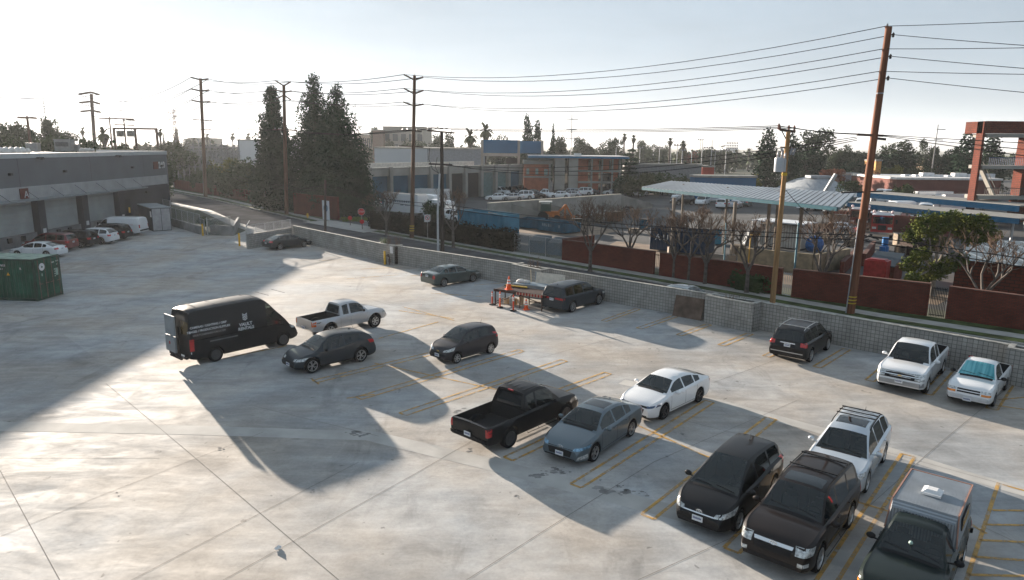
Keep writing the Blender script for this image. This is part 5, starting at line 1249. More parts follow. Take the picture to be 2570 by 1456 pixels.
for y_, z_, w_, h_ in ((.50, 2.42, .30, .10), (.92, 2.46, .28, .09), (.90, 2.22, .12, .10), (.62, 1.92, .12, .08), (.62, 1.76, .12, .08), (.62, 1.60, .12, .08), (.62, 1.44, .12, .08)): MB().box((.034, y_, z_), (.008, w_, h_)).build('marking', M('worn_white_marking', (.34, .42, .38), .6, var=.5, scale=14), parent=ct, world=False)
MB().box((.03, .86, 1.72), (.01, .30, .5)).box((.03, -.58, 1.72), (.01, .10, .18)).build('decal', M('faded_white_decal', (.25, .38, .33), .6), parent=ct, world=False)
RXm = Matrix.Rotation(math.pi / 2, 4, 'X')
for txt, sz, x_, z_ in (('784 47652', .20, -2.45, 2.42), ('L  G 1', .16, -2.4, 2.18), ('R', .22, -.95, 2.22)):
    textmesh('marking', txt, sz, WHITEINK, Matrix.Translation((x_, -WY / 2 - .012, z_)) @ RXm, ct)
MB().add([(-2.0, -WY / 2 - .012, 1.75), (-1.76, -WY / 2 - .012, 1.75), (-1.88, -WY / 2 - .012, 1.96)], [(0, 1, 2)]).build('warning_triangle', YB, parent=ct, world=False)

# ------------------------------------------------------------------ steel trestle and things round it
STL = M('dark_brown_steel', (.045, .025, .02), .6, .2, var=.35, scale=4)
Aa = V2((-1.2, 46.45)); tu = Vector((.87, -.49)).normalized(); tv = Vector((-tu.y, tu.x))
def tp(s, t, z): p = Aa + tu * s + tv * t; return (p.x, p.y, z)
tr = root('steel_trestle', (Aa.x, Aa.y, 0), 'dark steel trestle platform with red striped edge beside the blue grey suv', 'trestle')
m = MB(); th = math.atan2(tu.y, tu.x)
for s in (.05, 1.45, 1.95, 3.6):
    for t in (.06, 1.4): m.bar(tp(s, t, 0), tp(s, t, .96), .08)
m.bar(tp(.05, .06, .25), tp(.05, 1.4, .25), .05); m.bar(tp(.05, 1.4, .1), tp(1.45, .06, .9), .05); m.bar(tp(.05, .06, .1), tp(1.45, 1.4, .9), .05); m.bar(tp(1.95, .06, .9), tp(3.0, 1.4, .15), .05); m.bar(tp(1.95, 1.4, .2), tp(3.6, 1.4, .3), .05); m.bar(tp(3.6, .06, .2), tp(3.6, 1.4, .2), .05)
m.build('leg_frame', STL, parent=tr)
m = MB(); c = tp(1.0, .73, 1.02); m.box(c, (2.1, 1.5, .12), th); c = tp(2.9, .73, 1.05); m.box(c, (2.0, 1.46, .10), th)
for t in (.0, 1.46): m.bar(tp(-.05, t, 1.08), tp(3.9, t, 1.04), .06, .14)
m.build('deck', STL, parent=tr)
m = MB()
for k in range(9): m.box(tp(1.75 + k * .22, -.045, 1.02), (.06, .012, .17), th)
m.build('stripe', M('stripe_cream', (.55, .38, .28), .7), parent=tr)
m = MB()
for k in range(9): m.box(tp(1.86 + k * .22, -.045, 1.02), (.12, .012, .17), th)
m.build('stripe', M('stripe_red', (.30, .04, .03), .7), parent=tr)
mb = MB(); mb.bar(tp(.05, 1.46, 1.17), tp(1.75, 1.46, 1.17), .12, .07)
tag(mb.build('timber_beam', M('yellow_beam', (.40, .28, .04), .7, var=.3, scale=4)), 'yellow painted beam lying along the back of the steel trestle', 'beam')
ORG = M('safety_orange', (.80, .10, .02), .5, var=.08); REFL = M('white_reflective_band', (.7, .7, .7), .4); BASEB = M('rubber_base', (.03, .028, .028), .8)
def cone(x, y, z, h, lab, group='orange traffic cones'):
    o = root('traffic_cone', (x, y, z), lab, 'traffic cone', group); r_ = h * .21
    m = MB(); m.box((x, y, z + .02), (h * .5, h * .5, .04), .4); m.build('base', ORG, parent=o)
    m = MB(); m.lathe([(r_, .04), (r_ * .18, h)], (x, y, z), 14); m.lathe([(r_ * .18, h), (.001, h)], (x, y, z), 14); m.build('cone', ORG, parent=o, smooth=True, angle=50)
    m = MB()
    for a, b in ((.42, .56), (.64, .76)): m.lathe([(r_ * (1 - .82 * a) + .006, .04 + a * (h - .04)), (r_ * (1 - .82 * b) + .006, .04 + b * (h - .04))], (x, y, z), 14)
    m.build('reflective_band', REFL, parent=o)
c = tp(.85, .5, 1.09); cone(c[0], c[1], 1.09, .92, 'orange cone with white bands standing on top of the steel trestle')
cone(.95, 45.15, 0, .75, 'weathered orange cone on the ground under the striped trestle edge')
def delin(x, y, h, lab, mat):
    o = root('delineator_post', (x, y, 0), lab, 'delineator', 'orange delineator posts')
    MB().lathe([(.001, 0), (.23, 0), (.22, .06), (.10, .08), (.001, .09)], (x, y, 0), 14).build('base', BASEB, parent=o)
    MB().lathe([(.06, .08), (.05, h - .14), (.055, h - .1), (.03, h - .05), (.03, h), (.001, h)], (x, y, 0), 12).build('post', mat, parent=o, smooth=True)
    m = MB(); m.lathe([(.056, h * .62), (.056, h * .72)], (x, y, 0), 12); m.lathe([(.055, h * .76), (.055, h * .85)], (x, y, 0), 12); m.build('reflective_band', REFL, parent=o)
ORD = M('faded_orange', (.50, .07, .025), .55, var=.1)
delin(-1.35, 46.6, .95, 'dull red delineator post leaning close to the trestle corner leg', ORD)
delin(-.80, 45.7, 1.12, 'brightest orange delineator post in front of the trestle', ORG)
delin(.10, 44.75, 1.10, 'red orange delineator post standing farthest out from the trestle', M('red_orange', (.62, .07, .03), .5, var=.08))
def bucket(x, y, lab, r_=.16, h=.36, mt=None):
    m = MB(); m.lathe([(.001, 0), (r_ * .85, 0), (r_, h), (r_ + .015, h), (r_ * .9, h - .04), (.001, h - .05)], (x, y, 0), 14); tag(m.build('bucket', mt or M('cream_bucket', (.50, .36, .22), .6, var=.15), smooth=True), lab, 'bucket', 'buckets under the trestle')
c = tp(.5, .8, 0); bucket(c[0], c[1], 'pale cream bucket under the left end of the trestle', .2, .36)
c = tp(1.1, .9, 0); bucket(c[0], c[1], 'tan bucket behind the pale cream one under the trestle', .17, .4, M('tan_bucket', (.38, .24, .12), .6))
c = tp(1.5, 1.1, 0); bucket(c[0], c[1], 'tall cream bucket nearest the middle legs under the trestle', .17, .55)
# grey hopper with white sacks and a slanted panel behind the trestle
HOP = M('blue_grey_plastic', (.22, .27, .31), .4, var=.1)
o = root('storage_bin', (1.6, 48.0, 0), 'open blue grey bin with raised pale lid behind the trestle', 'bin')
m = MB(); cx, cy = 1.55, 47.75
m.box((cx, cy, .75), (2.7, 1.0, .9), th); m.box((cx, cy, 1.22), (2.85, 1.15, .06), th); m.build('body', HOP, parent=o)
c2 = Vector((cx, cy)) + tu * .95 + tv * .55; m = MB(); m.box((c2.x, c2.y, 1.56), (2.2, .05, .85), th, rx=-.25); m.build('lid', M('pale_lid', (.55, .50, .42), .35, .2, var=.15, scale=3), parent=o)
m = MB(); c3 = Vector((cx, cy)) + tu * (-.17) + tv * .52; m.bar((c3.x, c3.y, 1.2), (c3.x, c3.y, 2.0), .05); m.build('lid_post', HOP, parent=o)
for k, (s, r_) in enumerate(((-1.05, .26), (-.62, .22))):
    c3 = Vector((cx, cy)) + tu * s; m = MB(); m.ball((c3.x, c3.y, 1.33), r_, 12, 8, (1.3, 1, .62)); tag(m.build('sack', M('white_sack', (.55, .53, .50), .7, var=.2, scale=6, bump=.5), smooth=True, angle=80), ['larger white sack on the left end of the blue grey bin', 'smaller white sack next to the lid post on the bin'][k], 'sack')
c3 = Vector((cx, cy)) + tu * (-.45) + tv * .4; m = MB(); m.bar((c3.x, c3.y, 1.25), (c3.x - .05, c3.y + .05, 2.15), .05); tag(m.build('wooden_stake', M('pale_wood', (.55, .45, .32), .7)), 'thin pale wooden stake standing up out of the bin', 'stake')
# leaning steel plate
o = MB(); d = (V2((14.7, 40.75)) - V2((2.8, 51.35))).normalized(); n_ = Vector((d.y, -d.x)); c = V2((2.8, 51.35)) + d * 11.6
m = MB(); q = c + n_ * .28; m.box((q.x, q.y, .66), (2.0, .03, 1.38), math.atan2(d.y, d.x), rx=-.26)
tag(m.build('steel_plate', M('rusty_plate', (.12, .085, .065), .7, .2, var=.4, scale=2)), 'rusty brown steel plate leaning against the block wall beside the planter', 'plate')
# ------------------------------------------------------------------ utility poles and wires
WOODR = M('reddish_pole_wood', (.16, .065, .035), .85, var=.45, scale=1.2, stretch=(3, 3, .25))
WOODL = M('tan_pole_wood', (.33, .19, .085), .85, var=.3, scale=1.5, stretch=(3, 3, .25))
WOODD = M('dark_pole_wood', (.045, .035, .03), .9, var=.3, scale=1.5, stretch=(3, 3, .25))
WOODB = M('brown_pole_wood', (.12, .065, .04), .85, var=.4, scale=1.4, stretch=(3, 3, .25))
ARM = M('crossarm_wood', (.075, .05, .04), .85, var=.2)
CER = M('grey_insulator', (.22, .23, .25), .35, var=.1)
WIREM = M('power_cable', (.03, .03, .032), 1.0, var=.02, spec=0.0)
BANDY = M('yellow_band', (.55, .38, .03), .5)
def proj_on_pole(b, t, y):
    """height fraction for picture row y between base and top rows"""
    return (b - y) / (b - t)
class Pole:
    def __init__(s, base, top, r0, r1, mat, label, name='utility_pole', cat='utility pole', Y=None, group='wooden utility poles'):
        s.b2, s.t2 = base, top
        s.B = G(*base) if Y is None else AT(base[0], base[1], Y)
        s.T = AT(top[0], top[1], s.B.y)
        if Y is not None: s.B.z = 0 if s.B.z > 0 else s.B.z; 
        s.o = root(name, (s.B.x, s.B.y, s.B.z), label, cat, group); s.r0, s.r1 = r0, r1
        MB().tube([s.B - Vector((0, 0, .1)), s.B.lerp(s.T, .5), s.T], [r0, (r0 + r1) / 2, r1], 12).build('pole', mat, parent=s.o, smooth=True, angle=60)
    def at(s, y):
        k = (AT(s.b2[0], y, s.B.y).z - s.B.z) / (s.T.z - s.B.z); return s.B.lerp(s.T, k)
    def arm(s, pts, w=.12, mat=None, name='crossarm'):
        m = MB()
        for a, b in pts: m.bar(a, b, w, w * 1.1)
        return m.build(name, mat or ARM, parent=s.o)
    def px(s, x, y): return AT(x, y, s.B.y)
    def ins(s, pts, h=.3, r=.06, mat=None):
        for p in pts: MB().lathe([(.001, -h / 2), (r * .6, -h / 2), (r, -h * .3), (r * .6, -h * .1), (r, h * .1), (r * .6, h * .3), (.001, h / 2)], p, 8).build('insulator', mat or CER, parent=s.o, smooth=True)
P1_ = Pole((2132, 790), (2230, 68), .27, .19, WOODR, 'tallest leaning reddish wooden pole rising above the brick wall')
P4_ = Pole((1033, 600), (1040, 190), .26, .17, WOODB, 'tall brown pole with three pairs of raised arms in the middle of the road row')
P6_ = Pole((719, 540), (712, 213), .30, .22, WOODB, 'tall brown pole standing in front of the dark conifers')
P7_ = Pole((516, 495), (503, 197), .36, .27, WOODB, 'tall pole with three arm pairs near the yellow warning sign')
P3_ = Pole((1110, 630), (1108, 330), .21, .16, WOODD, 'almost black wooden pole with a white conduit pole at its side')
P5_ = Pole((816, 583), (816, 452), .16, .13, WOODD, 'short dark service pole in front of the round logo board')
P2_ = Pole((1937, 768), (1978, 330), .19, .14, WOODL, 'tan wooden pole carrying two grey transformers')
wires = []
def wire(a, b, sag, r, label, name='power_line', group='overhead power lines'):
    pts = []; a = Vector(a); b = Vector(b); n = 14
    for k in range(n + 1):
        t = k / n; p = a.lerp(b, t); p.z -= 4 * sag * t * (1 - t); pts.append(p)
    m = MB().tube(pts, r, 5, cap=False); return tag(m.build(name, WIREM, uv=False), label, 'power line', group)
# P1 fittings
c = P1_
lt = [c.px(2223, 66), c.px(2216, 123), c.px(2208, 179)]; rt = [c.px(2241, 87.5), c.px(2234, 141.5), c.px(2228, 196)]
c.arm([(c.at(82), lt[0]), (c.at(140), lt[1]), (c.at(196), lt[2])], .12, WOODR, 'bracket'); c.ins(rt, .3, .09, BLK); c.arm([(c.at(88), rt[0]), (c.at(142), rt[1]), (c.at(197), rt[2])], .06, BLK, 'bracket')
c.ins([c.px(2226, 64)], .25, .07)
c.arm([(c.px(2150, 338), c.px(2215, 341))], .13); c.arm([(c.px(2185, 346), c.px(2222, 350))], .13, BLK)
m = MB()
for y in (744, 752, 760): p = c.at(y); m.lathe([(.275, -.035), (.278, .035)], p, 14)
m.build('yellow_band', BANDY, parent=c.o); p = c.at(234); MB().lathe([(.215, -.04), (.217, .04)], p, 12).build('metal_band', CER, parent=c.o)
c.arm([(c.px(2110, 484), c.px(2215, 480))], .08, BLK, 'cable_bracket')
m = MB(); m.tube([c.at(790) + Vector((-.30, -.05, 0)), c.at(550) + Vector((-.27, -.05, 0))], .035, 6); m.build('conduit', M('grey_conduit', (.30, .31, .32), .5), parent=c.o)
# P4
c = P4_
P4L = [c.px(1013.4, 187.5), c.px(1013.4, 222), c.px(1012, 256.5)]; P4R = [c.px(1061.9, 194), c.px(1062.5, 227), c.px(1063, 262)]
for k, y in enumerate((201, 236, 266)): c.arm([(c.at(y), P4L[k]), (c.at(y), P4R[k])], .15, ARM, 'raised_arm')
c.ins([c.T + Vector((0, 0, .25))], .5, .06)
c.arm([(c.px(1007, 327), c.px(1058, 330)), (c.px(1001, 366.5), c.px(1062, 369))], .13); c.ins([c.px(1010, 324), c.px(1022, 324), c.px(1046, 326), c.px(1056, 327)], .3)
m = MB(); 
for y in (567, 573, 579): m.lathe([(.266, -.05), (.268, .05)], c.at(y), 12)
m.build('yellow_band', BANDY, parent=c.o)
# P6
c = P6_
P6L = [c.px(690.8, 202.5), c.px(690, 226), c.px(693, 249)]; P6R = [c.px(729.7, 205.5), c.px(731.6, 228.5), c.px(730.3, 251.5)]
c.arm([(c.at(216), P6L[0]), (c.at(216), P6R[0]), (c.at(232), P6L[1]), (c.at(232), P6R[1]), (c.at(239), P6L[2]), (c.at(239), P6R[2])], .16, ARM, 'raised_arm')
c.arm([(c.px(684, 325), c.px(746, 328))], .13); c.ins([c.px(690, 323), c.px(700, 323), c.px(728, 325), c.px(740, 325)], .35, .08)
m = MB(); 
for y in (514, 520, 526): m.lathe([(.268, -.06), (.27, .06)], c.at(y), 12)
m.build('yellow_band', BANDY, parent=c.o)
# P7
c = P7_
P7L = [c.px(479, 194.5), c.px(480.2, 223.5), c.px(481.6, 252)]; P7R = [c.px(523, 198.5), c.px(525, 226.5), c.px(527.3, 255.5)]
for k, y in enumerate((201, 229, 257)): c.arm([(c.at(y), P7L[k]), (c.at(y), P7R[k])], .26, ARM, 'raised_arm')
c.arm([(c.px(484, 300), c.px(533, 304)), (c.px(485, 324), c.px(529, 326))], .16); c.ins([c.px(486, 297), c.px(516, 300), c.px(522, 300), c.px(528, 301), c.px(487, 320), c.px(527, 322)], .5, .09)
m = MB(); m.tube([c.at(495) + Vector((-.35, 0, 0)), c.at(375) + Vector((-.3, 0, 0))], .07, 6); m.build('conduit', M('grey_conduit', (.30, .31, .32), .5), parent=c.o)
# P3 and its white conduit pole
c = P3_
c.arm([(c.px(1072, 328), c.px(1141, 334)), (c.px(1076, 411.5), c.px(1135, 414))], .14); c.arm([(c.px(1080, 321), c.px(1112, 322.5))], .09)
c.ins([c.px(1075, 322), c.px(1098, 318), c.px(1132, 330), c.px(1080, 408), c.px(1128, 411)], .3, .07)
q = P3_.B + Vector((-.42, -.2, 0)); m = MB(); m.tube([q, q + Vector((0, 0, 4)), AT(1103, 436, q.y)], [.12, .10, .09], 10); m.build('conduit_pole', M('white_conduit', (.48, .49, .50), .5), parent=P3_.o, smooth=True)
m = MB(); m.tube([AT(1102, 436, q.y), AT(1085, 425, q.y), AT(1076, 400, q.y), AT(1078, 372, q.y)], .03, 5); m.tube([AT(1102, 438, q.y), AT(1092, 420, q.y), AT(1097, 395, q.y)], .025, 5); m.build('drop_cable', WIREM, parent=P3_.o)
# P2 with transformers
c = P2_
c.arm([(c.px(1957, 326), c.px(1995, 331))], .15); c.arm([(c.px(1957, 326), c.px(1954, 314))], .13, M('brown_bushing', (.16, .07, .05), .4), 'bushing')
BUSH = M('brown_bushing', (.16, .07, .05), .4)
c.ins([c.px(1954, 317), c.px(1979, 321), c.px(1993, 322)], .42, .09, BUSH); c.arm([(c.px(1962, 330), c.at(356)), (c.px(1990, 332), c.at(350))], .05, BLK, 'brace')
TRF = M('transformer_grey', (.42, .44, .47), .4, var=.05)
def transformer(px, py0, py1, r_, lab, dy=-.35):
    b = c.px(px, py1) + Vector((0, dy, 0)); t = c.px(px, py0) + Vector((0, dy, 0)); h_ = t.z - b.z
    o = root('transformer', (b.x, b.y, b.z), lab, 'transformer', 'pole transformers')
    MB().lathe([(.001, 0), (r_ * .97, 0), (r_, .04), (r_, h_ - .06), (r_ * .94, h_), (.001, h_ + .03)], b, 18).bar(b + Vector((r_ * .8, .2, h_ * .3)), c.at(py1) + Vector((0, 0, h_ * .3)), .1).build('tank', TRF, parent=o, smooth=True)
    for k in (-1, 1): MB().lathe([(.05, 0), (.08, .08), (.05, .14), (.08, .2), (.05, .26), (.06, .42), (.001, .46)], b + Vector((k * r_ * .45, 0, h_ - .02)), 10).build('bushing', M('pale_bushing', (.45, .42, .42), .35), parent=o, smooth=True)
transformer(1948, 396, 431, .30, 'larger pale grey transformer can hung on the tan pole')
transformer(1962, 400, 431, .17, 'narrow grey transformer unit close against the tan pole', -.12)
m = MB()
for a, b in (((1957, 372), (1962, 387)), ((1985, 372), (1979, 388)), ((1992, 373), (1986, 389))): m.tube([c.px(*a) + Vector((0, -.2, 0)), c.px(*b) + Vector((0, -.2, 0))], .075, 8)
m.build('fuse_cutout', CER, parent=c.o, smooth=True); c.arm([(c.px(1958, 370), c.px(1993, 372))], .1)
p = c.at(437); MB().lathe([(.175, -.09), (.177, .09)], p, 12).build('yellow_band', BANDY, parent=c.o)

# P8 and far masts
STEELF = M('far_pole_brown', (.10, .06, .045), .8, var=.1)
P8_ = Pole((233, 360), (229, 236), .5, .38, STEELF, 'tall pole with three long curved arms beyond the warehouse roof', Y=185)
c = P8_; P8L = [c.px(198, 237), c.px(200, 258), c.px(203, 280)]; P8R = [c.px(249, 238), c.px(250.5, 261), c.px(252, 282)]
for k, y in enumerate((234, 257, 279.5)): c.arm([(P8L[k], c.at(y - 2)), (c.at(y - 2), P8R[k])], .4, ARM, 'raised_arm')
HV = [('upper', 0), ('middle', 1), ('lower', 2)]
OFF = []
for k in range(3):
    for side, A, B_, C_, D_, E_ in (('left', lt, P4L, P6L, P7L, P8L), ('right', rt, P4R, P6R, P7R, P8R)):
        lv = HV[k][0]
        wire(A[k], B_[k], 1.35, .023, f'{lv} {side} side wire from the tallest reddish pole to the brown pole')
        wire(B_[k], C_[k], .5, .036, f'{lv} {side} side wire between the brown pole and the conifer pole')
        wire(C_[k], D_[k], .6, .042, f'{lv} {side} side wire between the conifer pole and the warning sign pole')
        wire(D_[k], E_[k], 3.0, .055, f'{lv} {side} side wire sagging from warning sign pole over the warehouse')
        L = E_[k] + Vector((-60, 20, [3, 2, 1][k])); wire(E_[k], L, 2.0, .06, f'{lv} {side} side wire leaving the curved arm pole over the roof')
        y2 = {('left', 0): 41, ('right', 0): 101.6, ('left', 1): 108, ('right', 1): 159.5, ('left', 2): 174.5, ('right', 2): 220}[(side, k)]
        e = AT(2569, y2, 39.2); e2 = A[k] + (e - A[k]) * 4.2; wire(A[k], e2, .35, .019, f'{lv} {side} side wire running from the tallest pole past the brick tower')
for k, (x0, x1) in enumerate(((1075, 1954), (1098, 1979), (1132, 1993))):
    a = P3_.px(x0, 320 + 3 * k); b = P2_.px(x1, 316 + 3 * k)
    wire(a, b, .25, .026, ['upper', 'middle', 'lower'][k] + ' distribution wire from the black pole to the tan transformer pole')
    d_ = P1_.px([2150, 2165, 2180][k], 336 + k); wire(b, d_, .1, .024, ['upper', 'middle', 'lower'][k] + ' distribution wire from the tan transformer pole to the tallest pole')
    e = AT(2569, [352, 368, 384][k], 39.2); a2 = P1_.px(2213 - 3 * k, 339 + k); wire(a2, a2 + (e - a2) * 4, .2, .022, ['upper', 'middle', 'lower'][k] + ' thin wire from the tallest pole crossing the brick tower')
    a = P3_.px(1075 + 20 * k, 412); b = P1_.px(2150, 344 + 4 * k); wire(a, b, [1.0, 1.3, 1.6][k], .024, ['upper', 'middle', 'lower'][k] + ' slack wire crossing above the trees between black and tallest poles')
    a = P4_.px(1010 + 22 * k, 326); b = P3_.px(1080 + 22 * k, 322); wire(b, a, .1, .028, ['first', 'second', 'third'][k] + ' short wire between the brown pole and the black pole')
    b = P6_.px(690 + 22 * k, 325); wire(a, b, .6, .03, ['upper', 'middle', 'lower'][k] + ' distribution wire crossing in front of the dark conifers')
    d_ = P7_.px(486 + 20 * k, 300); wire(b, d_, .8, .036, ['upper', 'middle', 'lower'][k] + ' distribution wire left of the dark conifers')
CAB = .032
for k in range(2):
    w_ = ['upper', 'lower'][k]
    p7 = P7_.px(516, 408 + 8 * k); p6 = P6_.px(717, 466 + 8 * k); p5 = P5_.px(816, 462 + 6 * k); p3 = P3_.px(1108, 512 + 9 * k); p1 = P1_.px(2156, 590 + 12 * k)
    wire(p7, p6, .9, CAB, f'{w_} black communication cable passing the yellow warning sign', 'cable'); wire(p6, p5, .5, CAB, f'{w_} black communication cable ending at the short service pole', 'cable')
    wire(p5, p3, .5, CAB, f'{w_} black communication cable above the driveway gate', 'cable'); wire(p3, p1, .55, CAB, f'{w_} thick black cable hanging across the bare street trees', 'cable')
    e = AT(2569, 642 + 22 * k, 39.2); wire(p1, p1 + (e - p1) * 4, .2, CAB, f'{w_} thick black cable right of the tallest reddish pole', 'cable')
m_ = [P2_.px(1962, 505), P2_.px(1985, 510), P2_.px(2000, 530), P2_.px(2030, 560)]
tag(MB().tube([P2_.px(1955, 495), P2_.px(1972, 478), P2_.px(1990, 500), P2_.px(2010, 522), P2_.px(2040, 545)], .022, 5).build('cable', WIREM, uv=False), 'slack black drop cable curling below the transformers', 'cable')
# far masts
def mast(bx_, by, tx, ty, Y, r, arms, label, name='mast', cat='mast', mat=None, lattice=False):
    B_ = AT(bx_, by, Y); B_.z = 0 if not lattice else 0; T_ = AT(tx, ty, Y); o = root(name, (B_.x, Y, 0), label, cat); m = MB()
    if lattice:
        w0, w1 = .9, .35; H = T_.z; n = 12
        for sx, sy in ((1, 1), (1, -1), (-1, 1), (-1, -1)): m.bar((B_.x + sx * w0, Y + sy * w0, 0), (T_.x + sx * w1, Y + sy * w1, H), .14)
        for k in range(n):
            a, b = k / n, (k + 1) / n; wa, wb = w0 + (w1 - w0) * a, w0 + (w1 - w0) * b
            for sg in (1, -1): m.bar((B_.x - wa, Y + sg * wa, H * a), (B_.x + wb, Y + sg * wb, H * b), .1); m.bar((B_.x + sg * wa, Y - wa, H * a), (B_.x + sg * wb, Y + wb, H * b), .1)
    else: m.tube([(B_.x, Y, 0), T_], [r, r * .6], 8)
    m.build('shaft', mat or STEELF, parent=o)
    if arms:
        m = MB()
        for a, b in arms: m.bar(AT(*a, Y), AT(*b, Y), r * .8 + .06)
        m.build('arm', mat or STEELF, parent=o)
    return o
GREYST = M('far_steel_grey', (.20, .20, .20), .6, .3)
mast(76, 350, 67.5, 291.5, 125, .32, [((45, 294.5), (91, 297))], 'thick pole with a single thin crossarm among the left eucalyptus trees')
mast(114, 300, 108, 248, 300, .22, [((99, 256.5), (109, 260)), ((103, 280), (112, 284))], 'slender grey mast with two stub arms above the left trees', mat=GREYST)
mast(281, 375, 274, 293, 160, .25, [((249, 297), (335, 299))], 'left pole of the pair joined by one long crossarm')
mast(317, 377, 310, 297, 160, .25, [((287, 313), (337, 315)), ((317, 300), (338, 302))], 'right pole of the pair beside the gantry', mat=STEELF)
mast(441, 353, 438, 276, 260, .25, [((422, 282), (431, 287)), ((424, 299), (432, 305)), ((424, 315), (433, 321))], 'lattice tower with three short arms above the substation', 'lattice_tower', 'tower', lattice=True)
mast(894, 337, 891, 256, 300, .2, [((881, 272), (890, 266)), ((883, 298), (891, 294))], 'slender mast right of the big conifers', mat=GREYST)
mast(1432, 389, 1435, 287, 230, .2, [((1421, 299), (1450, 300)), ((1421, 324), (1447, 325)), ((1420, 347), (1448, 349))], 'slender white mast behind the brick office', mat=GREYST)
mast(2336, 438, 2354, 313, 210, .2, [((2350, 325), (2372, 325)), ((2343, 350), (2366, 352))], 'leaning slender mast left of the brick tower', mat=GREYST)
mast(600, 352, 599, 320, 330, .18, [((594, 322), (604, 323))], 'small distant pole above the long white shed', mat=STEELF)
# substation gantry and steelwork
o = root('substation_gantry', (-110, 190, 0), 'tall portal gantry of the substation behind the warehouse', 'gantry'); m = MB(); Y = 190
for x in (285, 338, 392): m.bar(AT(x, 322, Y), Vector((AT(x, 322, Y).x, Y, 0)), .5)
m.bar(AT(283, 322.5, Y), AT(393, 324, Y), .5); m.build('frame', STEELF, parent=o)
m = MB()
for x in (300, 306, 326, 334): m.box(AT(x, 336, Y), (1.2, 1, 1.6))
for x in (297, 312, 330, 388): m.bar(AT(x, 325, Y), AT(x, 334, Y), .12)
m.build('switchgear', M('far_switchgear', (.16, .17, .17), .6), parent=o)
rr = random.Random(21); o = root('substation_steelwork', (-75, 170, 0), 'dense grey lattice of substation posts and beams behind the olive trees', 'substation'); m = MB()
SUBM = M('substation_galvanised', (.20, .20, .205), .6, .3, var=.3, scale=.3)
for row in range(7):
    Y = 165 + row * 9; xs = [AT(400 + k * (200 / 14), 380, Y).x for k in range(15)]
    hh = [7.5, 8.5, 9.5, 10.2, 9.2, 10.6, 10.0][row] + rr.uniform(-.5, .5)
    for i, x in enumerate(xs):
        h_ = hh + rr.choice((0, 0, -1.5, 1.2)); m.bar((x, Y, 0), (x, Y, h_), .22)
        for z in (h_ * .45, h_ * .7): m.bar((x - .5, Y, z), (x + .5, Y, z), .12)
    for z in (hh * .72, hh - .4): m.bar((xs[0], Y, z), (xs[-1], Y, z), .2)
    for i in range(14): 
        m.bar((xs[i], Y, hh * .72), (xs[i + 1], Y, hh - .4), .1)
        for q in range(3): x = xs[i] + (xs[i + 1] - xs[i]) * rr.random(); z = rr.uniform(2, 7); m.bar((x, Y, z), (x, Y, z + rr.uniform(.8, 2)), rr.choice((.12, .3)))
m.build('steelwork', SUBM, parent=o, uv=False)

# ------------------------------------------------------------------ trees
BARK = M('grey_bark', (.10, .085, .075), .9, var=.35, scale=3)
BARKD = M('dark_bark', (.045, .035, .03), .9, var=.3, scale=3)
def leafmat(name, c1, c2, sc=.35):
    m = M(name, c1, .85, col2=c2, scale=sc, spec=.08); return m
L_CON = leafmat('dark_conifer_leaf', (.008, .028, .014), (.022, .052, .024))
L_OLI = leafmat('olive_leaf', (.04, .05, .022), (.085, .092, .035))
L_EUC = leafmat('eucalyptus_leaf', (.022, .038, .022), (.055, .075, .035))
L_GRN = leafmat('mid_green_leaf', (.022, .042, .016), (.055, .085, .026))
L_YEL = leafmat('yellow_green_leaf', (.075, .085, .016), (.16, .15, .03), .8)
L_RED = leafmat('russet_leaf', (.12, .045, .03), (.20, .085, .045))
L_PALM = leafmat('palm_leaf', (.025, .04, .02), (.06, .07, .03))
def leaves(mb, blobs, n, s, seed, inner=.55, droop=0, asp=.6):
    rr = random.Random(seed); tot = sum((b[3] * b[4] * b[5]) ** (2 / 3) for b in blobs)
    for b in blobs:
        k = int(n * (b[3] * b[4] * b[5]) ** (2 / 3) / tot); ph = [rr.uniform(0, 6.28) for _ in range(6)]
        for _ in range(k):
            d = Vector((rr.gauss(0, 1), rr.gauss(0, 1), rr.gauss(0, 1))).normalized()
            th = math.atan2(d.y, d.x); lump = 1 + .16 * math.sin(3 * th + ph[0]) * math.cos(4 * d.z + ph[1]) + .12 * math.sin(7 * th + ph[2] + 5 * d.z) + .10 * math.sin(11 * d.z + ph[3] + 4 * th)
            r_ = (inner + (1 - inner) * rr.random() ** .6) * lump
            c0 = Vector((b[0] + d.x * b[3] * r_, b[1] + d.y * b[4] * r_, b[2] + d.z * b[5] * r_))
            a = Vector((rr.gauss(0, 1), rr.gauss(0, 1), rr.gauss(0, .7) - droop)).normalized(); q = a.orthogonal().normalized(); q = (q * math.cos(ph[4] + _) + a.cross(q) * math.sin(ph[4] + _)); ss = s * rr.uniform(.6, 1.3)
            mb.add([c0 - a * ss, c0 + q * ss * asp, c0 + a * ss, c0 - q * ss * asp], [(0, 1, 2, 3)])
    return mb
def newmesh(mb, name, mat):
    o = mb.build(name, mat, uv=False, origin=(0, 0, 0)); me = o.data; bpy.data.objects.remove(o); return me
def limbs(mb, h, r, blobs, seed):
    rr = random.Random(seed); mb.tube([(0, 0, 0), (rr.uniform(-.02, .02) * h, rr.uniform(-.02, .02) * h, h * .35), (0, 0, h * .75)], [r, r * .7, r * .3], 8)
    for b in blobs[:10]: mb.tube([(0, 0, h * rr.uniform(.2, .45)), (b[0] * .5, b[1] * .5, b[2] * .75), (b[0], b[1], b[2])], [r * .5, r * .3, r * .12], 6)
    return mb
PROTO = {}
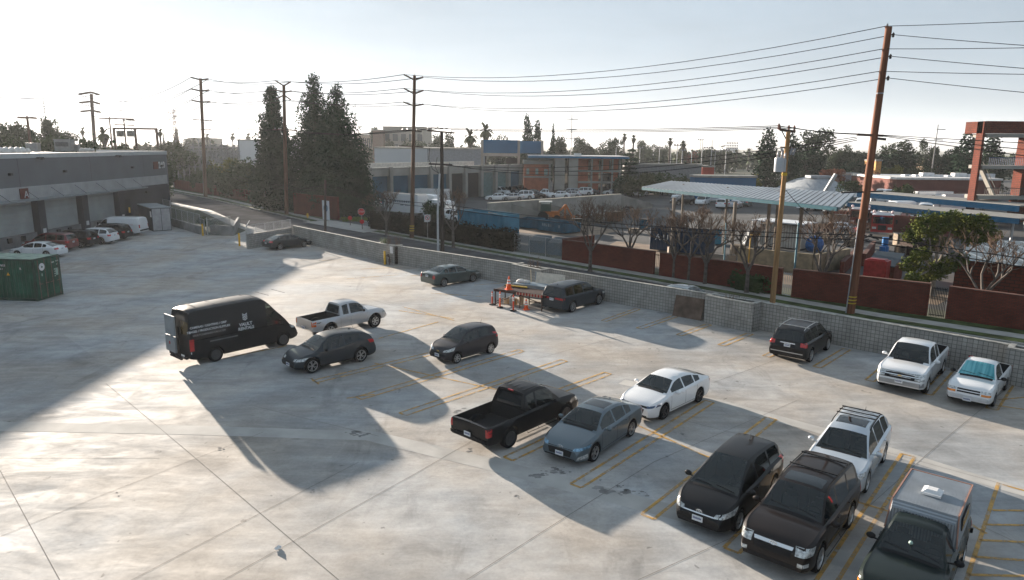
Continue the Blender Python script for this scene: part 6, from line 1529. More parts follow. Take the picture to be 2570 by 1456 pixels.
def proto(kind):
    """unit trees, 1 m high; crown width given by the blobs"""
    if kind in PROTO: return PROTO[kind]
    base, var = kind.split('#'); sd_ = hash_(kind); rr = random.Random(sd_)
    if base == 'round': bl = [(rr.uniform(-.2, .2), rr.uniform(-.2, .2), rr.uniform(.45, .80), rr.uniform(.14, .24), rr.uniform(.14, .24), rr.uniform(.12, .19)) for _ in range(9)] + [(rr.uniform(-.16, .16), rr.uniform(-.16, .16), rr.uniform(.16, .4), .2, .2, .16) for _ in range(4)]; mt, n, s = L_GRN, 4200, .026
    elif base == 'euc': bl = [(rr.uniform(-.24, .24), rr.uniform(-.2, .2), rr.uniform(.35, .88), rr.uniform(.07, .15), rr.uniform(.07, .15), rr.uniform(.07, .14)) for _ in range(15)] + [(rr.uniform(-.16, .16), rr.uniform(-.16, .16), rr.uniform(.1, .35), .16, .16, .12) for _ in range(4)]; mt, n, s = L_EUC, 4200, .022
    elif base == 'column': bl = [(rr.uniform(-.05, .05), rr.uniform(-.05, .05), .12 + .11 * k, .19 * (1 - (k / 8.5) ** 1.8) + .035, .19 * (1 - (k / 8.5) ** 1.8) + .035, .11) for k in range(8)]; mt, n, s = L_CON, 3400, .022
    elif base == 'conifer': bl = [(rr.uniform(-.05, .05), rr.uniform(-.04, .04), .10 + .105 * k, .17 * (1 - k / 8.2) + .03, .17 * (1 - k / 8.2) + .03, .075) for k in range(9)]; mt, n, s = L_CON, 3200, .02
    elif base == 'cedar': bl = [(rr.uniform(-.1, .1), rr.uniform(-.1, .1), .2 + .1 * k, .34 * (1 - k / 9) + .04, .34 * (1 - k / 9) + .04, .035) for k in range(8)]; mt, n, s = L_CON, 3000, .022
    elif base == 'bush': bl = [(rr.uniform(-.45, .45), rr.uniform(-.3, .3), rr.uniform(.3, .6), rr.uniform(.25, .42), rr.uniform(.25, .42), rr.uniform(.22, .36)) for _ in range(7)]; mt, n, s = L_OLI, 2800, .05
    cr = leaves(MB(), bl, n, s, sd_, inner=.45); tk = limbs(MB(), .85, .022, bl, sd_)
    PROTO[kind] = (newmesh(cr, 'crown', mt), newmesh(tk, 'trunk', BARKD)); return PROTO[kind]
def hash_(s): return sum((i + 1) * ord(c) for i, c in enumerate(s)) * 31 % 9973
def tree(kind, px, top, wpx, Y, label, mat=None, cat='tree', group=None, name=None, zbase=0.0, rz=None):
    """a tree whose top shows at picture row top and whose crown is about wpx wide, at distance Y"""
    T_ = AT(px, top, Y); h = T_.z - zbase; w = wpx * Y / 1787.0
    cr, tk = proto(kind); base = kind.split('#')[0]; nat = {'round': .68, 'euc': .62, 'column': .42, 'conifer': .38, 'cedar': .72, 'bush': 1.35}[base]
    htop = {'round': .95, 'euc': .97, 'column': 1.0, 'conifer': 1.0, 'cedar': .95, 'bush': .92}[base]
    sz = h / htop; sx = w / nat
    o = root(name or {'bush': 'bush'}.get(base, 'tree'), (T_.x, Y, zbase), label, cat, group, rz if rz is not None else (px * 7 % 6.28))
    mm = cr
    if mat: 
        key = kind + mat.name
        if key not in PROTO: m2 = cr.copy(); m2.materials[0] = mat; PROTO[key] = m2
        mm = PROTO[key]
    for nm, me in (('crown', mm), ('trunk', tk)):
        c_ = bpy.data.objects.new(nm, me); COL.objects.link(c_); c_.parent = o; c_.scale = (sx, sx, sz)
    return o
def palm(px, top, Y, label, hpx=None, big=False):
    T_ = AT(px, top, Y); key = 'palm' + str(big)
    if key not in PROTO:
        rr = random.Random(5 + big); m = MB()
        for k in range(46 if big else 34):
            a = rr.uniform(0, 6.28); el = rr.uniform(-.9, 1.2); L = rr.uniform(.8, 1.1)
            p = Vector((0, 0, 0)); d = Vector((math.cos(a) * math.cos(el), math.sin(a) * math.cos(el), math.sin(el))); side = Vector((-math.sin(a), math.cos(a), 0)); pts = []
            for j in range(6): pts.append(p.copy()); p += d * L / 5; d = (d + Vector((0, 0, -.22))).normalized()
            for j in range(5):
                w0 = .13 * math.sin(math.pi * (j + .35) / 6); w1 = .13 * math.sin(math.pi * (j + 1.3) / 6)
                m.add([pts[j] - side * w0, pts[j] + side * w0 + Vector((0, 0, -.03)), pts[j + 1] + side * w1 + Vector((0, 0, -.03)), pts[j + 1] - side * w1], [(0, 1, 2, 3)])
        PROTO[key] = newmesh(m, 'crown', L_PALM)
    r_ = (26 if big else 12) * Y / 1787; o = root('palm_tree', (T_.x, Y, 0), label, 'palm tree')
    c_ = bpy.data.objects.new('crown', PROTO[key]); COL.objects.link(c_); c_.parent = o; c_.location = (0, 0, T_.z - r_ * .7); c_.scale = (r_, r_, r_)
    m = MB(); m.tube([(T_.x, Y, 0), (T_.x, Y, T_.z - r_ * .8)], [.35, .25], 6); m.lathe([(.3, T_.z - r_ * 1.9), (r_ * .42, T_.z - r_ * 1.2), (.3, T_.z - r_ * .7)], (T_.x, Y, 0), 10); m.build('trunk', BARK, parent=o)

# the three big conifers by the road
def bigcon(px, base_y, top, wpx, seed, label, squat=1.0):
    B_ = G(px, base_y); h = AT(px, top, B_.y).z; w = wpx * B_.y / 1787 / 2; rr = random.Random(seed); bl = []
    n = 46
    for k in range(n):
        t = k / (n - 1); z = h * (.06 + .90 * t); rad = w * (1 - t ** 2.3) * .9 + .55; a = k * 2.4 + rr.uniform(-.5, .5); off_ = rad * rr.uniform(.2, .62)
        rb = max(.8, rad * rr.uniform(.48, .64)); bl.append((B_.x + off_ * math.cos(a), B_.y + off_ * math.sin(a), z, rb, rb, rb * rr.uniform(.9, 1.25)))
    m = leaves(MB(), bl, 34000, .19, seed, inner=.55, droop=.4)
    o = root('conifer_tree', (B_.x, B_.y, 0), label, 'tree'); m.build('crown', L_CON, parent=o, uv=False)
    t_ = MB(); t_.tube([(B_.x, B_.y, 0), (B_.x, B_.y, h * .5), (B_.x, B_.y, h * .93)], [.42, .3, .06], 8)
    for b in bl[2:22:2]: t_.tube([(B_.x, B_.y, b[2] - .6), (b[0], b[1], b[2])], [.12, .05], 5)
    t_.build('trunk', BARKD, parent=o)
bigcon(697, 528, 214, 112, 11, 'big dark conifer with pointed top behind the road pole')
bigcon(800, 530, 184, 150, 12, 'tallest dark conifer in the middle of the three')
bigcon(856, 540, 210, 185, 13, 'broad dark conifer beside the blue doored hall')
# bare street trees
def bare(px, py, top, wpx, seed, label, green=False, lean=0):
    B_ = G(px, py); h = AT(px, top, B_.y).z; w = wpx * B_.y / 1787 / 2; rr = random.Random(seed); m = MB(); tw = MB()
    def br(p, d, L, r_, lv):
        q = p + d * L * .5; d2 = (d + Vector((rr.uniform(-.22, .22), rr.uniform(-.22, .22), rr.uniform(-.05, .22)))).normalized(); e = q + d2 * L * .5
        (m if lv < 3 else tw).tube([p, q, e], [r_, r_ * .85, r_ * .68], 6 if lv < 2 else 3, cap=False)
        if lv >= 5: return
        n = 3 if lv < 1 else rr.choice((2, 3, 3)) if lv < 4 else 3
        for k in range(n):
            a = rr.uniform(0, 6.28); sp_ = rr.uniform(.45, .95) if lv < 1 else rr.uniform(.35, .9)
            o_ = d2.orthogonal().normalized(); o_ = (o_ * math.cos(a) + d2.cross(o_) * math.sin(a)); nd = (d2 + o_ * sp_ + Vector((0, 0, .22 if lv < 3 else .35))).normalized()
            br(e, nd, L * rr.uniform(.56, .78), r_ * .62, lv + 1)
    h0 = h * .30; m.tube([(B_.x, B_.y, 0), (B_.x, B_.y, .25), (B_.x + lean * .3, B_.y, h0)], [.24, .16, .135], 8)
    for k in range(4):
        a = k * 1.57 + rr.uniform(-.5, .5); d = Vector((math.cos(a) * w / h * 1.2 + lean * .2, math.sin(a) * w / h * 1.0, .85)).normalized(); br(Vector((B_.x + lean * .3, B_.y, h0 - .05)), d, h * .27, .10, 0)
    zs = max(v[2] for v in tw.v); k_ = (h) / zs
    for q in (m, tw): q.v = [(v[0], v[1], v[2] * k_) for v in q.v]
    o = root('bare_tree', (B_.x, B_.y, 0), label, 'tree', 'leafless pollarded street trees'); m.build('trunk', BARK, parent=o, uv=False); tw.build('twigs', TWIG, parent=o, uv=False)
    return o
bare(970, 590, 474, 90, 31, 'bare tree in front of the dark hedge near the gate')
bare(1137, 622, 466, 170, 32, 'wide bare tree between the no parking sign and black pole')
bare(1480, 682, 492, 150, 33, 'bare tree with spreading limbs in front of the brick wall near the dumpsters')
bare(1578, 676, 508, 105, 34, 'narrow bare tree in front of the middle of the brick wall')
bare(1728, 706, 512, 150, 35, 'bare tree in front of the navy containers')
bare(1768, 716, 524, 130, 36, 'bare tree just right of the navy containers')
bare(1872, 738, 528, 130, 37, 'bare tree just left of the tan transformer pole')
bare(2056, 757, 522, 150, 38, 'bare tree between the tan pole and the tallest pole')
bare(2456, 806, 575, 240, 39, 'broad bare tree in front of the brick wall near the tower')
bare(1690, 700, 535, 80, 40, 'small bare tree behind the brick wall below the metal canopy')
# leafy street tree
B_ = G(2336, 742); rr = random.Random(8); bl = []
for x, y, r_ in [(2330, 565, 1.15), (2290, 590, .8), (2365, 560, .9), (2420, 570, 1.1), (2455, 560, .9), (2395, 550, .8), (2350, 610, .8), (2310, 640, .7), (2285, 665, .75), (2345, 680, .9), (2375, 665, .8), (2405, 650, .7), (2480, 590, .8), (2320, 695, .6), (2290, 700, .6), (2440, 600, .7)]:
    p = AT(x, y, B_.y + rr.uniform(-1.0, 1.0)); bl.append((p.x, p.y, p.z, r_, r_, r_ * .8))
o = root('leafy_tree', (B_.x, B_.y, 0), 'yellow green leafy tree growing behind the brick wall gap', 'tree')
leaves(MB(), bl, 16000, .10, 8, inner=.35, droop=.3).build('crown', leafmat('yellow_green_fig_leaf', (.035, .06, .012), (.12, .13, .02), 1.2), parent=o, uv=False)  # leaf colour varies from dark to yellow green
t_ = MB(); f_ = Vector((B_.x, B_.y, 2.0)); t_.tube([B_, (B_.x, B_.y, 1), f_], [.28, .2, .17], 8)
for b in bl: t_.tube([f_, ((f_.x + b[0]) / 2, (f_.y + b[1]) / 2, f_.z + (b[2] - f_.z) * .35), b[:3]], [.11, .07, .03], 5)
t_.build('trunk', M('pale_bark', (.22, .19, .16), .9, var=.3, scale=3), parent=o)

# named background trees: kind, x, top row, width, distance, label, leaf
BT = [
 ('euc#a', 8, 288, 95, 130, 'loose backlit eucalyptus at the left frame edge', L_EUC), ('euc#b', 52, 292, 60, 135, 'thin eucalyptus just left of the thick roof pole', L_EUC), ('euc#c', 92, 300, 75, 140, 'eucalyptus directly behind the thick roof pole', L_EUC),
 ('euc#d', 118, 298, 55, 150, 'eucalyptus under the slender grey mast', L_EUC), ('round#a', 35, 326, 90, 118, 'low dense tree at the roof edge by the frame', L_GRN), ('bush#a', 135, 330, 125, 118, 'broad rounded dark tree behind the air handler', L_GRN), ('bush#b', 190, 336, 110, 122, 'flat topped dark tree right of the air handler', L_GRN),
 ('bush#c', 248, 352, 95, 125, 'low hedge like tree under the gantry pair of poles', L_GRN), ('bush#a', 300, 356, 60, 128, 'low dark tree beside the gantry foot', L_GRN), ('euc#a', 160, 312, 90, 170, 'hazy eucalyptus behind the rounded dark tree', L_EUC),
 ('round#b', 430, 352, 95, 172, 'olive tree touching the warehouse corner', L_OLI), ('round#c', 468, 372, 85, 166, 'dark olive tree left of the warning sign pole', L_GRN), ('bush#b', 442, 412, 85, 168, 'dense shrubby tree behind the left brick wall', L_GRN), ('bush#c', 535, 412, 50, 146, 'bright green small tree behind the yellow warning sign', L_GRN),
 ('bush#a', 560, 392, 85, 152, 'yellowing shrub tree in front of the substation', L_YEL), ('bush#b', 600, 402, 70, 142, 'russet green shrub tree left of the conifers', L_OLI), ('round#a', 622, 388, 115, 134, 'large dark round tree left of the conifer pole', L_GRN), ('bush#c', 585, 420, 80, 137, 'low dark tree over the brick wall left of the conifers', L_GRN), ('bush#a', 500, 425, 60, 156, 'shrub at the foot of the warning sign pole', L_GRN),
 ('bush#b', 680, 470, 110, 121, 'dark undergrowth below the pointed conifer', L_CON), ('bush#c', 780, 480, 120, 111, 'dark undergrowth below the tallest conifer', L_CON), ('bush#a', 880, 490, 80, 103, 'dark shrub mass behind the stop sign drive', L_CON), ('column#a', 907, 395, 48, 109, 'dark narrow tree against the hall end', L_CON),
 ('round#b', 940, 316, 40, 330, 'distant tree left of the beige office block', L_EUC), ('round#c', 982, 350, 30, 300, 'round street tree in front of the beige office', L_GRN), ('round#a', 1018, 343, 50, 270, 'pair of round trees in front of the beige office', L_GRN), ('round#b', 1050, 352, 40, 260, 'round tree at the right end of the beige office', L_GRN),
 ('euc#b', 1118, 324, 62, 260, 'dark spreading tree right of the black pole top', L_EUC), ('round#c', 1090, 345, 40, 270, 'low round tree behind the black pole top', L_EUC), ('round#a', 1252, 328, 55, 300, 'round green tree right of the tall palms', L_EUC), ('euc#c', 1200, 350, 60, 260, 'low tree beneath the two palms', L_EUC),
 ('column#b', 1325, 286, 40, 215, 'tall dark tree behind the blue screen', L_CON), ('column#c', 1348, 300, 32, 218, 'second dark tree close right of the tallest one behind the blue screen', L_CON), ('conifer#a', 1387, 312, 28, 215, 'pointed conifer left of the slender white mast', L_CON), ('round#b', 1404, 338, 40, 225, 'tree right of the pointed conifer behind the office roof', L_EUC),
 ('round#c', 1470, 352, 60, 270, 'mid green tree above the brick office roof', L_EUC), ('euc#d', 1455, 345, 40, 300, 'thin bare looking tree right of the slender mast', L_OLI), ('round#a', 1525, 346, 70, 250, 'broad tree above the right end of the office roof', L_EUC), ('euc#a', 1545, 335, 40, 260, 'feathery tree left of the twin palms', L_EUC), ('cedar#a', 1580, 372, 75, 175, 'dark layered cedar at the right end of the brick office', L_CON),
 ('round#b', 1610, 350, 34, 330, 'hazy tree right of the twin palms', L_EUC), ('euc#b', 1640, 358, 44, 360, 'hazy spreading tree left of the tall single palm', L_EUC), ('round#c', 1665, 366, 36, 330, 'hazy low tree beside the tall single palm', L_EUC), ('euc#c', 1716, 356, 30, 300, 'feathery tree right of the single palm', L_OLI), ('round#a', 1740, 374, 50, 300, 'reddish bare tree among the field lights', L_RED), ('round#b', 1775, 372, 60, 290, 'dark tree among the field lights', L_EUC), ('round#c', 1820, 376, 50, 300, 'dark low tree left of the grey school buildings', L_EUC),
 ('bush#a', 1605, 428, 85, 150, 'large olive round tree right of the office end', L_OLI), ('bush#b', 1665, 430, 100, 158, 'dark hedge tree behind the metal canopy', L_GRN), ('bush#c', 1735, 436, 70, 162, 'dark hedge tree left of the yellow tree', L_GRN), ('round#a', 1738, 402, 48, 190, 'yellow green tree beside the red shed', L_YEL), ('bush#a', 1560, 436, 60, 152, 'dark bush filling the corner by the office', L_CON), ('bush#b', 1845, 438, 60, 155, 'dark bush left of the leftmost cypress', L_GRN), ('bush#c', 1870, 436, 70, 150, 'golden green shrub at the foot of the leftmost cypress', L_YEL),
 ('column#a', 1932, 322, 70, 165, 'tall bushy cypress left of the transformer pole', L_CON), ('column#b', 1990, 335, 50, 168, 'narrower cypress right behind the transformer pole', L_CON), ('euc#d', 2052, 326, 105, 190, 'tall dense eucalyptus between tan and tallest poles', L_EUC), ('round#b', 2030, 372, 90, 185, 'dark lower tree under the tall dense eucalyptus', L_CON), ('round#c', 2110, 366, 60, 200, 'round dark tree right of the tall dense eucalyptus', L_EUC), ('euc#a', 2150, 370, 60, 200, 'dark tree left of the tallest pole', L_EUC), ('round#a', 2182, 374, 60, 205, 'dark tree immediately behind the tallest pole', L_EUC),
 ('bush#b', 2140, 400, 120, 195, 'dark wood edge behind the domed roof building', L_CON), ('euc#b', 2262, 344, 100, 200, 'broad eucalyptus right of the tallest pole', L_EUC), ('round#b', 2250, 384, 110, 195, 'lower dark tree under the broad eucalyptus', L_CON), ('euc#c', 2336, 352, 64, 215, 'loose open eucalyptus beside the leaning slender mast', L_EUC), ('round#c', 2390, 368, 60, 190, 'rounded dark tree left of the tower trees', L_CON), ('column#c', 2440, 332, 85, 170, 'tall dark tree seen left of and through the brick tower', L_CON), ('column#a', 2492, 340, 80, 172, 'tall dark tree seen through the open tower bays', L_CON), ('round#a', 2300, 408, 90, 190, 'low tree above the white roofed brick building', L_GRN),
 ('round#b', 2136, 452, 56, 138, 'small round green tree in front of the domed building', L_GRN), ('bush#a', 2267, 458, 52, 130, 'clipped round green tree in front of the brick building', L_GRN), ('euc#d', 2075, 425, 40, 165, 'russet small tree left of the domed roof', L_RED), ('euc#a', 2100, 418, 50, 170, 'red brown tree behind the domed roof', L_RED), ('euc#b', 2185, 425, 44, 165, 'russet tree right of the domed roof', L_RED), ('round#c', 2240, 415, 60, 175, 'yellow green tree right of the orange building', L_YEL), ('bush#b', 1985, 438, 70, 160, 'dark shrubs below the narrower cypress', L_GRN),
 ('round#a', 620, 356, 30, 420, 'far hazy tree over the long white shed', L_EUC), ('column#b', 440, 322, 22, 300, 'hazy tree at the foot of the lattice tower', L_EUC), ('round#b', 468, 345, 26, 350, 'hazy round tree right of the lattice tower', L_EUC), ('conifer#b', 408, 335, 16, 340, 'hazy pointed tree left of the lattice tower', L_EUC),
 ('round#a', 392, 374, 75, 127, 'dark tree peeking over the right end of the warehouse roof', L_GRN), ('round#b', 352, 372, 80, 134, 'dense tree behind the warehouse roof right of the gantry', L_GRN), ('round#c', 318, 370, 80, 142, 'dense tree behind the warehouse roof below the gantry pole', L_GRN), ('bush#b', 270, 366, 90, 150, 'wide dark shrub tree behind the warehouse roof beneath the palm', L_GRN), ('round#c', 412, 366, 60, 168, 'hazy tree between the warehouse corner and far brick wall', L_OLI),
]
for kd, x, tp_, wd, Y, lb, mt in BT: tree(kd, x, tp_, wd, Y, lb, mt)
palm(258, 317, 170, 'backlit round crowned palm between the tall pole and gantry', big=True)
palm(1180, 322, 210, 'left palm of the bushy pair over the white wall', big=True); palm(1219, 308, 215, 'taller right palm of the bushy pair over the white wall', big=True)
palm(1567, 334, 240, 'left palm of the twin palms above the cedar'); palm(1590, 338, 240, 'right palm of the twin palms above the cedar'); palm(1682, 345, 200, 'single tall fan palm among the field lights')
palm(484, 344, 330, 'feathery palm right of the lattice tower', big=False); palm(400, 322, 190, 'drooping palm at the gantry end'); palm(621, 333, 380, 'small far palm over the white shed'); palm(582, 333, 380, 'small far palm left of the distant pole'); palm(518, 334, 380, 'small far palm right of the warning sign pole')
palm(1848, 375, 330, 'small hazy palm left of the far white hotel'); palm(1880, 372, 330, 'small hazy palm right of the far white hotel'); palm(1715, 352, 260, 'shaggy palm right of the single tall fan palm'); palm(205, 318, 260, 'small leaning palm above the flat topped tree')
# distant woods: one uncountable mass along the horizon
rr = random.Random(77); m = MB(); bl = []
for k in range(330):
    x = rr.uniform(-60, 2640); Y = rr.choice((300, 360, 420, 520, 640, 800)); topy = 350 + .0105 * x + rr.uniform(-2, 10) - (4 if rr.random() < .2 else 0)
    p = AT(x, topy, Y); r_ = rr.uniform(7, 14) * Y / 500; zc = max(2.5, p.z - r_ * .55); bl.append((p.x, Y, zc * .6, r_ * 1.3, r_ * .6, zc * .62))
leaves(m, bl, 52000, 1.25, 5, inner=.6); tag(m.build('distant_woods', L_EUC, uv=False), 'hazy belt of far trees along the whole horizon', 'woods', kind='stuff')
# hedges
def hedge(a, b, h, w, label, seed, mat=L_CON):
    a, b = V2(a), V2(b); L = (b - a).length; n = int(L / .8); bl = []; rr = random.Random(seed)
    for k in range(n + 1): p = a + (b - a) * k / n; bl.append((p.x, p.y, h * .5, w * .6, w * .6, h * .52 * rr.uniform(.9, 1.08)))
    m = leaves(MB(), bl, int(L * 420), .14, seed, inner=.7); m.seg(a, b, w * .7, 0, h * .85); return tag(m.build('hedge', mat, uv=False), label, 'hedge')
n_ = Vector((.74, .67))
k1, k2 = V2(G(935, 574)), V2(G(1290, 634)); hedge(k1, k2, 2.35, 1.0, 'long clipped dark hedge between the gate drive and the dumpsters', 41, leafmat('very_dark_hedge_leaf', (.010, .012, .008), (.03, .025, .015)))
hedge(V2(G(1850, 728)), V2(G(1905, 738)), 1.4, 1.2, 'low dark hedge in front of the brick wall by the tan pole', 42, L_GRN)
tree('round#c', 1085, 505, 62, 88, 'dark green tree rising behind the clipped hedge', L_GRN)
# ------------------------------------------------------------------ brick walls, gates, signs along the far kerb
def bwall(a, b, label, h=2.0, w=.32, pil=4.2, mat=None, name='brick_wall', cap=True):
    a, b = V2(a), V2(b); L = (b - a).length; o = root(name, (a.x, a.y, 0), label, 'wall', 'red brick walls along the far sidewalk' if name == 'brick_wall' else None)
    m = MB(); m.seg(a, b, w, 0, h); m.build('wall', mat or REDBRICK, parent=o)
    if cap: m = MB(); m.seg(a, b, w + .06, h + .002, h + .07); m.build('coping', M('brick_coping', (.10, .045, .035), .85, var=.2), parent=o)
    if pil:
        for k in range(int(L / pil) + 1): p = a + (b - a) * min(1, k * pil / L); MB().box((p.x, p.y, (h + .12) / 2), (.48, .48, h + .12), math.atan2((b - a).y, (b - a).x)).build('pillar', mat or REDBRICK, parent=o)
    return o
bwall(G(1412, 655), G(1640, 691), 'red brick wall section behind the spreading bare tree near the dumpsters', pil=0)
bwall(G(1655, 694), G(1958, 742), 'red brick wall section behind the transformer pole', pil=0)
bwall(G(1985, 748), G(2325, 792), 'red brick wall section behind the tallest pole', pil=0, h=2.1)
bwall(G(2372, 800), G(2640, 842), 'red brick wall section at the frame edge by the broad bare tree', h=2.1, pil=0)
bwall(G(1412, 655), V2(G(1412, 655)) + Vector((3.2, 3.2)), 'short brick wall return beside the dumpsters', pil=0, h=2.05)
bwall(V2(G(440, 473)), V2(G(660, 512)), 'long brown brick wall with dark pillars at the far left verge', h=2.0, pil=5.0)
bwall(G(740, 538), G(850, 552), 'red brick wall end carrying the round logo board', h=3.2, pil=0)
GATEW = M('white_gate_bars', (.45, .44, .43), .5); GATEB = M('black_gate', (.015, .015, .017), .5)
def bargate(a, b, h, label, mat, step=.13):
    a, b = V2(a), V2(b); L = (b - a).length; o = root('bar_gate', (a.x, a.y, 0), label, 'gate'); m = MB(); n = int(L / step)
    for k in range(n + 1): p = a + (b - a) * k / n; m.bar((p.x, p.y, .05), (p.x, p.y, h), .03)
    for z in (.15, h - .1): m.bar((*a, z), (*b, z), .05)
    m.build('bars', mat, parent=o)
bargate(G(1962, 743), G(1981, 747), 1.8, 'narrow white barred gate in the brick wall by the tan pole', GATEW)
o = bargate(G(2330, 794), G(2366, 799), 2.0, 'dark barred gate in the brick wall under the leafy tree', GATEB, .09)
bargate(G(910, 572), G(935, 575), 1.0, 'low barred gate beside the clipped hedge', GATEW)
bargate(G(1642, 692), G(1653, 694), 1.9, 'slim gate closing the gap between two brick wall sections', GATEB)
# logo board: plain round emblem on white
c = G(824, 553); bd = root('logo_board', (c.x, c.y, 0), 'tall white board with round blue and red emblem on the brick wall', 'sign')
d = (V2(G(850, 552)) - V2(G(740, 538))).normalized(); nn = Vector((d.y, -d.x)); q = V2(c) + nn * .35; rz = math.atan2(d.y, d.x)
MB().box((q.x, q.y, 1.45), (1.65, .06, 2.7), rz).build('board', M('board_white', (.55, .57, .6), .5), parent=bd)
mt = Matrix.Translation((q.x + nn.x * .035, q.y + nn.y * .035, 1.75)) @ Matrix.Rotation(rz, 4, 'Z')
for rr_, mm, dd in ((.52, M('emblem_blue', (.05, .10, .22), .5), 0), (.36, M('emblem_teal', (.10, .22, .25), .5), .004), (.20, M('emblem_red', (.35, .06, .04), .5), .008)):
    m = MB(); m.add([mt @ Vector((rr_ * math.cos(t), -dd, rr_ * math.sin(t))) for t in [2 * math.pi * k / 24 for k in range(24)]], [tuple(range(24))]); m.build('emblem', mm, parent=bd)
def textw(parent, s, size, p, rz, mat): return textmesh('lettering', s, size, mat, Matrix.Translation(p) @ Matrix.Rotation(rz, 4, 'Z') @ Matrix.Rotation(math.pi / 2, 4, 'X'), parent, world=True)
INKD = M('dark_ink', (.04, .06, .10), .6)
def signpost(px, py, h, kind, label, rz=.25):
    B_ = G(px, py); o = root('traffic_sign', (B_.x, B_.y, 0), label, 'sign'); 
    MB().cyl((B_.x, B_.y, 0), (B_.x, B_.y, h), .035, n=6).build('post', RAILM, parent=o)
    f = Matrix.Translation((B_.x, B_.y - .05, h)) @ Matrix.Rotation(rz, 4, 'Z')
    def pl(pts, mat, nm, dy=0): m = MB(); n = len(pts); m.add([f @ Vector((x, -dy, z)) for x, z in pts] + [f @ Vector((x, -dy + .015, z)) for x, z in pts], [tuple(range(n))] + [(i, n + i, n + (i + 1) % n, (i + 1) % n) for i in range(n)]); m.build(nm, mat, parent=o)
    if kind == 'stop':
        oc = lambda r: [(r * math.cos(math.pi / 8 + k * math.pi / 4), r * math.sin(math.pi / 8 + k * math.pi / 4)) for k in range(8)]
        pl(oc(.48), REFL, 'panel'); pl(oc(.45), M('stop_red', (.50, .02, .02), .5), 'face', .02); textw(o, 'STOP', .32, f @ Vector((0, -.045, 0)), rz, REFL)
    elif kind == 'xing':
        pl([(0, .62), (-.62, 0), (0, -.62), (.62, 0)], M('warning_yellow', (.75, .42, .02), .5), 'panel'); m = MB()
        for a in (.78, -.78): m.bar(f @ Vector((-.33 * math.cos(a), -.03, -.33 * math.sin(a))), f @ Vector((.33 * math.cos(a), -.03, .33 * math.sin(a))), .07)
        m.build('cross', BLK, parent=o); textw(o, 'R', .3, f @ Vector((-.27, -.035, .02)), rz, BLK); textw(o, 'R', .3, f @ Vector((.27, -.035, .02)), rz, BLK)
    else:
        pl([(-.36, -.42), (.36, -.42), (.36, .42), (-.36, .42)], REFL, 'panel'); m = MB(); RD = M('stop_red', (.50, .02, .02), .5)
        m.tube([f @ Vector((.24 * math.cos(t), -.03, .06 + .24 * math.sin(t))) for t in [2 * math.pi * k / 20 for k in range(21)]], .03, 6, cap=False); m.bar(f @ Vector((-.17, -.03, .23)), f @ Vector((.17, -.03, -.11)), .05); m.build('ring', RD, parent=o)
        m = MB(); m.bar(f @ Vector((.02, -.035, -.08)), f @ Vector((.02, -.035, .12)), .05); m.bar(f @ Vector((.02, -.035, .12)), f @ Vector((-.12, -.035, .12)), .05); m.build('arrow', BLK, parent=o)
    return o
signpost(672, 530, 2.7, 'NO', 'small white and red sign on the verge left of the conifer pole'); signpost(1073, 600, 2.4, 'P', 'white no turn sign with red ring near the black pole')
signpost(908, 570, 2.0, 'stop', 'red octagonal stop sign at the gated driveway'); 
o = signpost(546, 486, 3.4, 'xing', 'yellow diamond railroad crossing warning sign behind the left brick wall')
for x, y, lb in ((879, 566, 'left round red marker on the driveway chain'), (909, 576, 'round red marker right below the stop sign')):
    B_ = G(x, y); o = root('gate_marker', (B_.x, B_.y, 0), lb, 'marker'); MB().cyl((B_.x, B_.y, 0), (B_.x, B_.y, .9), .05, n=6).build('post', STL, parent=o); m = MB(); m.lathe([(.001, -.02), (.28, -.02), (.28, .02), (.001, .02)], (B_.x, B_.y - .06, 1.0), 14, axis='Y'); m.build('disc', M('stop_red', (.50, .02, .02), .5), parent=o)
B_ = G(772, 549); m = MB(); m.lathe([(.001, 0), (.18, 0), (.18, .06), (.12, .08), (.12, .55), (.16, .58), (.13, .70), (.05, .78), (.001, .80)], B_, 12); m.bar(B_ + Vector((-.22, 0, .42)), B_ + Vector((.22, 0, .42)), .12); tag(m.build('fire_hydrant', YB, smooth=True, angle=50), 'yellow fire hydrant on the far sidewalk', 'hydrant')
B_ = G(893, 558); m = leaves(MB(), [(B_.x + k * .9, B_.y + 1.0, .3, .7, .5, .35) for k in range(-2, 3)], 900, .12, 3); tag(m.build('bush', leafmat('lime_leaf', (.10, .13, .03), (.2, .22, .06)), uv=False), 'lime green low shrub by the gated driveway', 'bush')

# ------------------------------------------------------------------ works yard
CONC = M('yard_concrete', (.27, .26, .235), .85, var=.18, scale=.6)
CONCD = M('dark_yard_concrete', (.20, .19, .17), .85, var=.2, scale=.6)
DBLUE = M('dumpster_blue', (.025, .09, .14), .55, .1, var=.3, scale=1.0)
NAVY = M('container_navy', (.010, .028, .060), .55, .1, var=.3, scale=1.0)
LBLUE = M('container_light_blue', (.05, .19, .28), .5, .1, var=.2, scale=.6)
RUST = M('rust_brown', (.14, .07, .04), .8, var=.3, scale=2)
bay = root('storage_bays', (5, 100, 0), 'concrete storage bays with long back wall and sloping divider walls', 'wall')
b0, b1 = V2(G(1225, 511, 2.8)), V2(G(1557, 488, 2.8)); m = MB(); m.seg(b0, b1, .3, 0, 2.8); m.build('back_wall', CONC, parent=bay); m = MB(); m.seg(b0, b1, .4, 2.802, 2.9); m.build('coping', M('pale_coping', (.48, .44, .37), .8), parent=bay)
